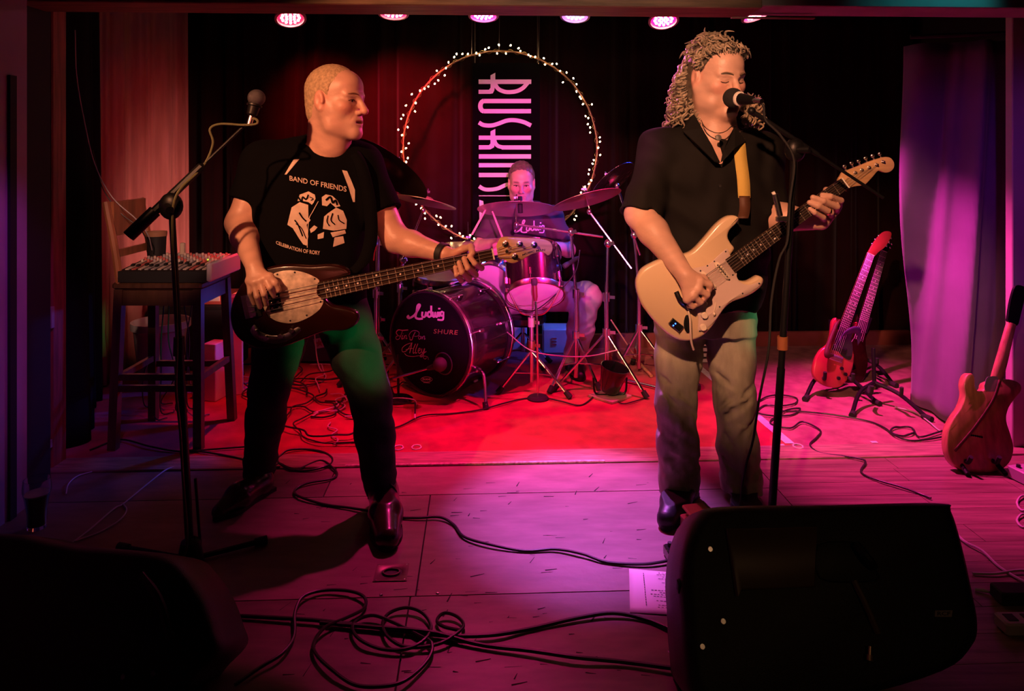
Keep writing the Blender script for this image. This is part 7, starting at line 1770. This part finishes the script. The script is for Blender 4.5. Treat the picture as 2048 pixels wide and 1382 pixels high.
for (x, y), s in (((762, 1190), 'steel bolt head in the stage floor near the ring plate, left one'), ((875, 1187), 'steel bolt head in the stage floor near the ring plate, right one')):
    b = MB(); b.lathe(FL(x, y), (0, 0, 1), [(0.0, 0.003), (0.004, 0.0028), (0.006, 0.0)], 10); tag(b.build('floor_bolt', M_chrome), s, 'bolt')
# set list
sl = thing('set_list', 'white printed set list sheet on the floor by the big monitor', 'paper', FL(1320, 1230))
A = [FL(1258, 1138), FL(1372, 1148), FL(1400, 1236), FL(1260, 1226)]; up = Vector((0, 0, 0.0012))
nseg = 8; vs = []
for j in range(nseg + 1):
    for i in range(nseg + 1):
        u, v = i / nseg, j / nseg; p = (A[0].lerp(A[1], u)).lerp(A[3].lerp(A[2], u), v); vs.append(p + up + Vector((0, 0, 0.0025 * math.sin(3.1 * u) * math.sin(2.2 * v))))
M_sheet = mat('white_sheet', (0.80, 0.76, 0.74), 0.8)
o = MB().add(vs, [(j * (nseg + 1) + i, j * (nseg + 1) + i + 1, (j + 1) * (nseg + 1) + i + 1, (j + 1) * (nseg + 1) + i) for j in range(nseg) for i in range(nseg)]).build('sheet', M_sheet, sl, smooth=180); o.modifiers.new('t', 'SOLIDIFY').thickness = 0.0006
rnd = random.Random(9); b = MB()
def on_sheet(u, v): return A[0].lerp(A[1], u).lerp(A[3].lerp(A[2], u), v) + Vector((0, 0, 0.0045))
for k in range(19):
    v = 0.06 + k * 0.047; u1 = 0.80 - 0.05 * rnd.random(); u0 = u1 - rnd.uniform(0.16, 0.45)
    n_ = int((u1 - u0) / 0.05)
    for i in range(n_):
        a = u0 + (u1 - u0) * i / n_; e = a + (u1 - u0) / n_ * rnd.uniform(0.5, 0.9); b.add([on_sheet(a, v), on_sheet(e, v), on_sheet(e, v + 0.014), on_sheet(a, v + 0.014)], [(0, 1, 2, 3)])
for k in range(14):
    v = 0.10 + k * 0.055; b.add([on_sheet(0.24, v), on_sheet(0.255, v), on_sheet(0.255, v + 0.03), on_sheet(0.24, v + 0.03)], [(0, 1, 2, 3)])
b.build('print', mat('grey_print', (0.20, 0.17, 0.20), 0.8), sl, smooth=0)['kind'] = 'stuff'
pn = MB(); fr = Frame((0, 0, 0.0008), (1, 0, 0), (0, 0, 1)); pn.prism([FL(*p)[:2] for p in ((1335, 1303), (1362, 1299), (1382, 1316), (1352, 1323))], fr, 0, 0.001)
tag(pn.build('paper_note', mat('lilac_note', (0.62, 0.50, 0.68), 0.8), smooth=0), 'small square lilac note on the floor left of the big monitor', 'note')
# pedals at the singer's foot
def pedal(label, c, size, m, yaw=0.0, buttons=((0, -0.2),), knobs=()):
    R = Matrix.Rotation(yaw, 3, 'Z'); c = Vector(c); r = thing('effects_pedal', label, 'pedal', c)
    MB().box(c + Vector((0, 0, size[2] / 2 + 0.002)), size, R, 0.004).build('case', m, r)
    for u, v in buttons: p = c + R @ Vector((u * size[0], v * size[1], 0)) + Vector((0, 0, size[2])); MB().cyl(p, p + Vector((0, 0, 0.012)), 0.008, 0.007, 12).build('footswitch', M_chrome, r)
    for u, v in knobs: p = c + R @ Vector((u * size[0], v * size[1], 0)) + Vector((0, 0, size[2])); MB().cyl(p, p + Vector((0, 0, 0.014)), 0.009, 0.008, 12).build('knob', M_black, r)
    return r
c = FL(1412, 1078); pd = pedal('cream wah pedal by the singer right shoe, half behind the big monitor', c, (0.10, 0.20, 0.045), mat('cream_pedal', (0.70, 0.50, 0.36), 0.45), 0.25, (), ())
MB().box(c + Vector((0.0, 0.01, 0.062)), (0.085, 0.19, 0.014), Matrix.Rotation(0.25, 3, 'Z') @ Matrix.Rotation(0.10, 3, 'X'), 0.004).build('treadle', mat('tan_treadle', (0.55, 0.30, 0.17), 0.5), pd)
pedal('small black pedal on the floor above the set list', FL(1356, 1122), (0.075, 0.09, 0.035), M_blackgloss, 0.1, ((0, -0.15),), ((-0.25, 0.3), (0.25, 0.3)))
pedal('pink-lit effects pedal at the right edge of the stage', FL(2060, 965), (0.10, 0.12, 0.05), mat('grey_pedal', (0.4, 0.35, 0.38), 0.45), 0.2, ((0, -0.25),), ((-0.25, 0.25), (0.25, 0.25)))
pb = thing('power_strip', 'flat grey power strip on the floor at the lower right edge', 'power strip', FL(2030, 1262)); q = FL(2035, 1262); MB().box(q + Vector((0.03, 0, 0.02)), (0.16, 0.06, 0.036), None, 0.005).build('case', mat('grey_pedal'), pb)
for k in range(3): MB().box(q + Vector((-0.02 + 0.05 * k, 0, 0.039)), (0.028, 0.03, 0.002)).build('socket', M_black, pb)
bx = thing('cable_box', 'low dark box on the floor behind the lower right power strip', 'box', FL(2040, 1215)); q = FL(2045, 1215); MB().box(q + Vector((0.05, 0.03, 0.022)), (0.22, 0.06, 0.04), None, 0.004).build('box', M_black, bx)

# ------------------------------------------------------------------ cables
M_cable = mat('black_cable', (0.018, 0.016, 0.016), 0.42)
M_cablew = mat('pale_cable', (0.55, 0.48, 0.50), 0.5)
def cable(label, pts, r=0.0045, m=None, z=0.001, name='floor_cable', lift=True):
    ps = []
    for i, p in enumerate(pts):
        v = FL(*p[:2]); base_ = 0.0065 if v.dot(SD) > bD else 0.0
        ps.append(Vector((v.x, v.y, base_ + r + z + (0.0025 * (i % 3) if lift else 0))))
    return tag(MB().tube(catmull(ps, 6), r, 7).build(name, m or M_cable), label, 'cable')
loop = lambda cx, cy, rx, ry, a0, a1, n=10: [(cx + rx * math.cos(math.radians(a0 + (a1 - a0) * k / n)), cy + ry * math.sin(math.radians(a0 + (a1 - a0) * k / n))) for k in range(n + 1)]
cable('long black cable winding from the bass player coil across the floor to the pedal', [(545, 940)] + loop(610, 924, 55, 20, 160, -250, 14) + [(640, 925), (665, 940), (674, 952), (660, 962), (620, 970), (595, 978), (589, 990), (605, 1001), (650, 1012), (700, 1020), (745, 1029), (790, 1037), (835, 1040), (880, 1040), (908, 1053), (928, 1078), (980, 1095), (1050, 1105), (1110, 1103), (1165, 1114), (1215, 1128), (1290, 1133), (1345, 1126)], 0.0048)
cable('black cable running straight across the front floor to the big monitor', [(430, 1234), (520, 1240), (650, 1250), (800, 1266), (900, 1278), (985, 1278), (1060, 1262), (1150, 1243), (1225, 1234), (1290, 1243), (1345, 1268), (1395, 1305)], 0.0055)
cable('second black cable crossing the front floor below the first', [(640, 1252), (740, 1262), (860, 1274), (960, 1296), (1060, 1310), (1150, 1325), (1250, 1331), (1380, 1350), (1500, 1366), (1545, 1360)], 0.0055, None, 0.004)
cable('loosely coiled black cable with loops on the front floor', [(470, 1378), (520, 1345), (565, 1318), (588, 1280), (590, 1235), (606, 1204), (645, 1188), (695, 1190), (728, 1204), (728, 1224), (690, 1246), (650, 1266), (628, 1292), (632, 1318), (662, 1350), (705, 1376), (750, 1384), (800, 1378), (838, 1348), (862, 1318), (862, 1296), (840, 1280), (795, 1258), (748, 1242), (714, 1248), (705, 1268), (722, 1292), (765, 1306), (815, 1307), (850, 1290), (862, 1260), (845, 1235), (812, 1226), (778, 1234), (765, 1258), (778, 1287), (815, 1302), (875, 1298), (916, 1276), (927, 1256), (912, 1241), (888, 1237), (874, 1248), (886, 1262), (920, 1272)], 0.0048, None, 0.006)
cable('thin pale cable looping on the dark floor at left', [(142, 1090), (180, 1062), (228, 1022), (246, 1010), (290, 975), (330, 945), (352, 935)], 0.003, M_cablew)
cable('thin pale cable loop branching off on the dark floor at left', [(246, 1010), (253, 1024), (238, 1046), (200, 1066), (150, 1086)], 0.003, M_cablew)
cable('thin curved cable end lying by the left wing curtain', [(184, 945), (155, 955), (137, 972), (132, 990)], 0.0025, M_cablew)
cable('black cable looping on the carpet beside the white tape', [(1500, 820), (1530, 800), (1560, 796), (1592, 800), (1590, 812), (1560, 818), (1530, 815), (1515, 830), (1545, 838), (1585, 834), (1600, 822), (1570, 828), (1540, 850), (1580, 862), (1605, 850), (1640, 865), (1634, 880), (1620, 894), (1640, 908), (1690, 916), (1730, 926), (1722, 946), (1750, 962), (1800, 978), (1840, 990), (1862, 1000)], 0.0042)
cable('black cable running from the tape to the empty guitar stand', [(1560, 826), (1620, 830), (1680, 838), (1740, 848), (1770, 862), (1790, 878), (1820, 886), (1860, 884), (1895, 878)], 0.0042)
cable('small cable coil in front of the empty guitar stand', loop(1805, 868, 24, 9, 0, 700, 24) + [(1840, 880), (1880, 870), (1900, 862)], 0.0042)
cable('pale cable from the empty guitar stand to the natural wood guitar', [(1790, 818), (1830, 830), (1858, 850), (1880, 866), (1905, 872)], 0.0035, M_cablew)
cable('white cable behind the big monitor at right, upper one', [(1905, 1062), (1930, 1088), (1965, 1108), (2000, 1138), (2048, 1168), (2080, 1180)], 0.0045, M_cablew)
cable('white cable behind the big monitor at right, middle one', [(1945, 1150), (1990, 1152), (2040, 1147), (2090, 1150)], 0.0045, M_cablew)
cable('white cable behind the big monitor at right, lower one', [(1950, 1182), (1985, 1190), (2030, 1206), (2090, 1212)], 0.0045, M_cablew)
cable('white cable loop at the right edge beside the pedal', loop(2056, 1010, 22, 16, 60, 320, 12), 0.004, M_cablew)
cable('white cable loop at the right edge above the white cables', loop(2058, 1045, 24, 14, 60, 320, 12), 0.004, M_cablew)
cable('black cable trailing along the carpet before the drum stands', [(755, 868), (800, 858), (845, 838), (900, 832), (960, 825), (1010, 812), (1045, 802), (1080, 800), (1120, 808), (1160, 815), (1185, 800), (1195, 790)], 0.004)
cable('thin cable round the can light board', [(1226, 800), (1245, 812), (1270, 808), (1290, 800)], 0.003)
cable('black cable crossing the floor under the bar chair', [(180, 905), (240, 885), (300, 900), (360, 908), (420, 905), (500, 900)], 0.004)
cable('black cable from the left mic stand towards the bass player', [(370, 905), (420, 912), (480, 922), (520, 935), (560, 938)], 0.0045)
rnd = random.Random(17)
for k in range(20):
    x = rnd.uniform(470, 760); y = rnd.uniform(750, 860); pts = []; a = rnd.uniform(0, 6.28); rr_ = rnd.uniform(30, 90)
    for i in range(rnd.randint(7, 15)):
        pts.append((x, max(738, min(895, y)))); a += rnd.uniform(-1.0, 1.2); x += rr_ * 0.55 * math.cos(a); y += rr_ * 0.20 * math.sin(a); x = max(430, min(830, x))
    mc = rnd.choice((M_cable, M_cable, M_cable, M_cablew))
    tag(cable('%s cable in the tangle on the red carpet behind the bass player' % ('pale' if mc is M_cablew else 'black'), pts, rnd.choice((0.0035, 0.004, 0.0045)), mc, 0.002 + 0.0009 * k), group='%s cables in the tangle behind the bass player' % ('pale' if mc is M_cablew else 'black'))
# cables hanging from the desk and the wall
M_thin = M_cable
def air_cable(label, pts, r=0.003, m=None): return tag(MB().tube(catmull(pts, 6), r, 6).build('hanging_cable', m or M_cable), label, 'cable')
air_cable('thin cable hanging down from the dark ceiling to the mixing desk', [P(150, 60, 3.3), P(153, 150, 3.3), P(168, 240, 3.3), P(190, 330, 3.32), P(225, 395, 3.34), P(272, 438, 3.36), P(296, 470, 3.4), P(304, 500, 3.5)], 0.0025, M_cablew)
air_cable('second thin cable sagging over the chair back to the desk', [P(185, 300, 3.36), P(205, 375, 3.38), P(240, 425, 3.40), P(278, 455, 3.42), P(300, 492, 3.5)], 0.0025)
for k in range(7):
    x = 300 + 14 * k + rnd.uniform(-4, 4); d = 3.74 + 0.02 * k
    f = FL(x + rnd.uniform(-20, 25), 830 + rnd.uniform(-20, 10), 0.012)
    air_cable('one of the cables hanging behind the bar chair legs', [P(x - 4, 540, d - 0.05), P(x, 600, d), P(x + rnd.uniform(-14, 14), 680, d), P(x + rnd.uniform(-16, 16), 750, d), Vector((f.x, f.y, 0.03)), f + Vector((0.05, 0.03, 0))], 0.0032)['group'] = 'cables behind the bar chair legs'
air_cable('blue-lit cable hanging from the amplifier behind the bass player', [P(628, 655, 4.60), P(631, 690, 4.58), P(634, 715, 4.55), P(640, 738, 4.5), FL(652, 752, 0.012), FL(640, 765, 0.012), FL(600, 775, 0.012)], 0.004, M_cablew)
air_cable('thin cable strung between the tom and the right cymbal stand', [P(1004, 610, 4.05), P(1060, 624, 4.02), P(1110, 590, 4.08), P(1150, 545, 4.15), P(1160, 500, 4.2)], 0.003)
air_cable('thin cable sagging low across the drum stands', [P(1014, 664, 4.2), P(1060, 700, 4.05), P(1120, 712, 3.98), P(1180, 712, 4.0), P(1235, 700, 4.06)], 0.003, M_cablew)
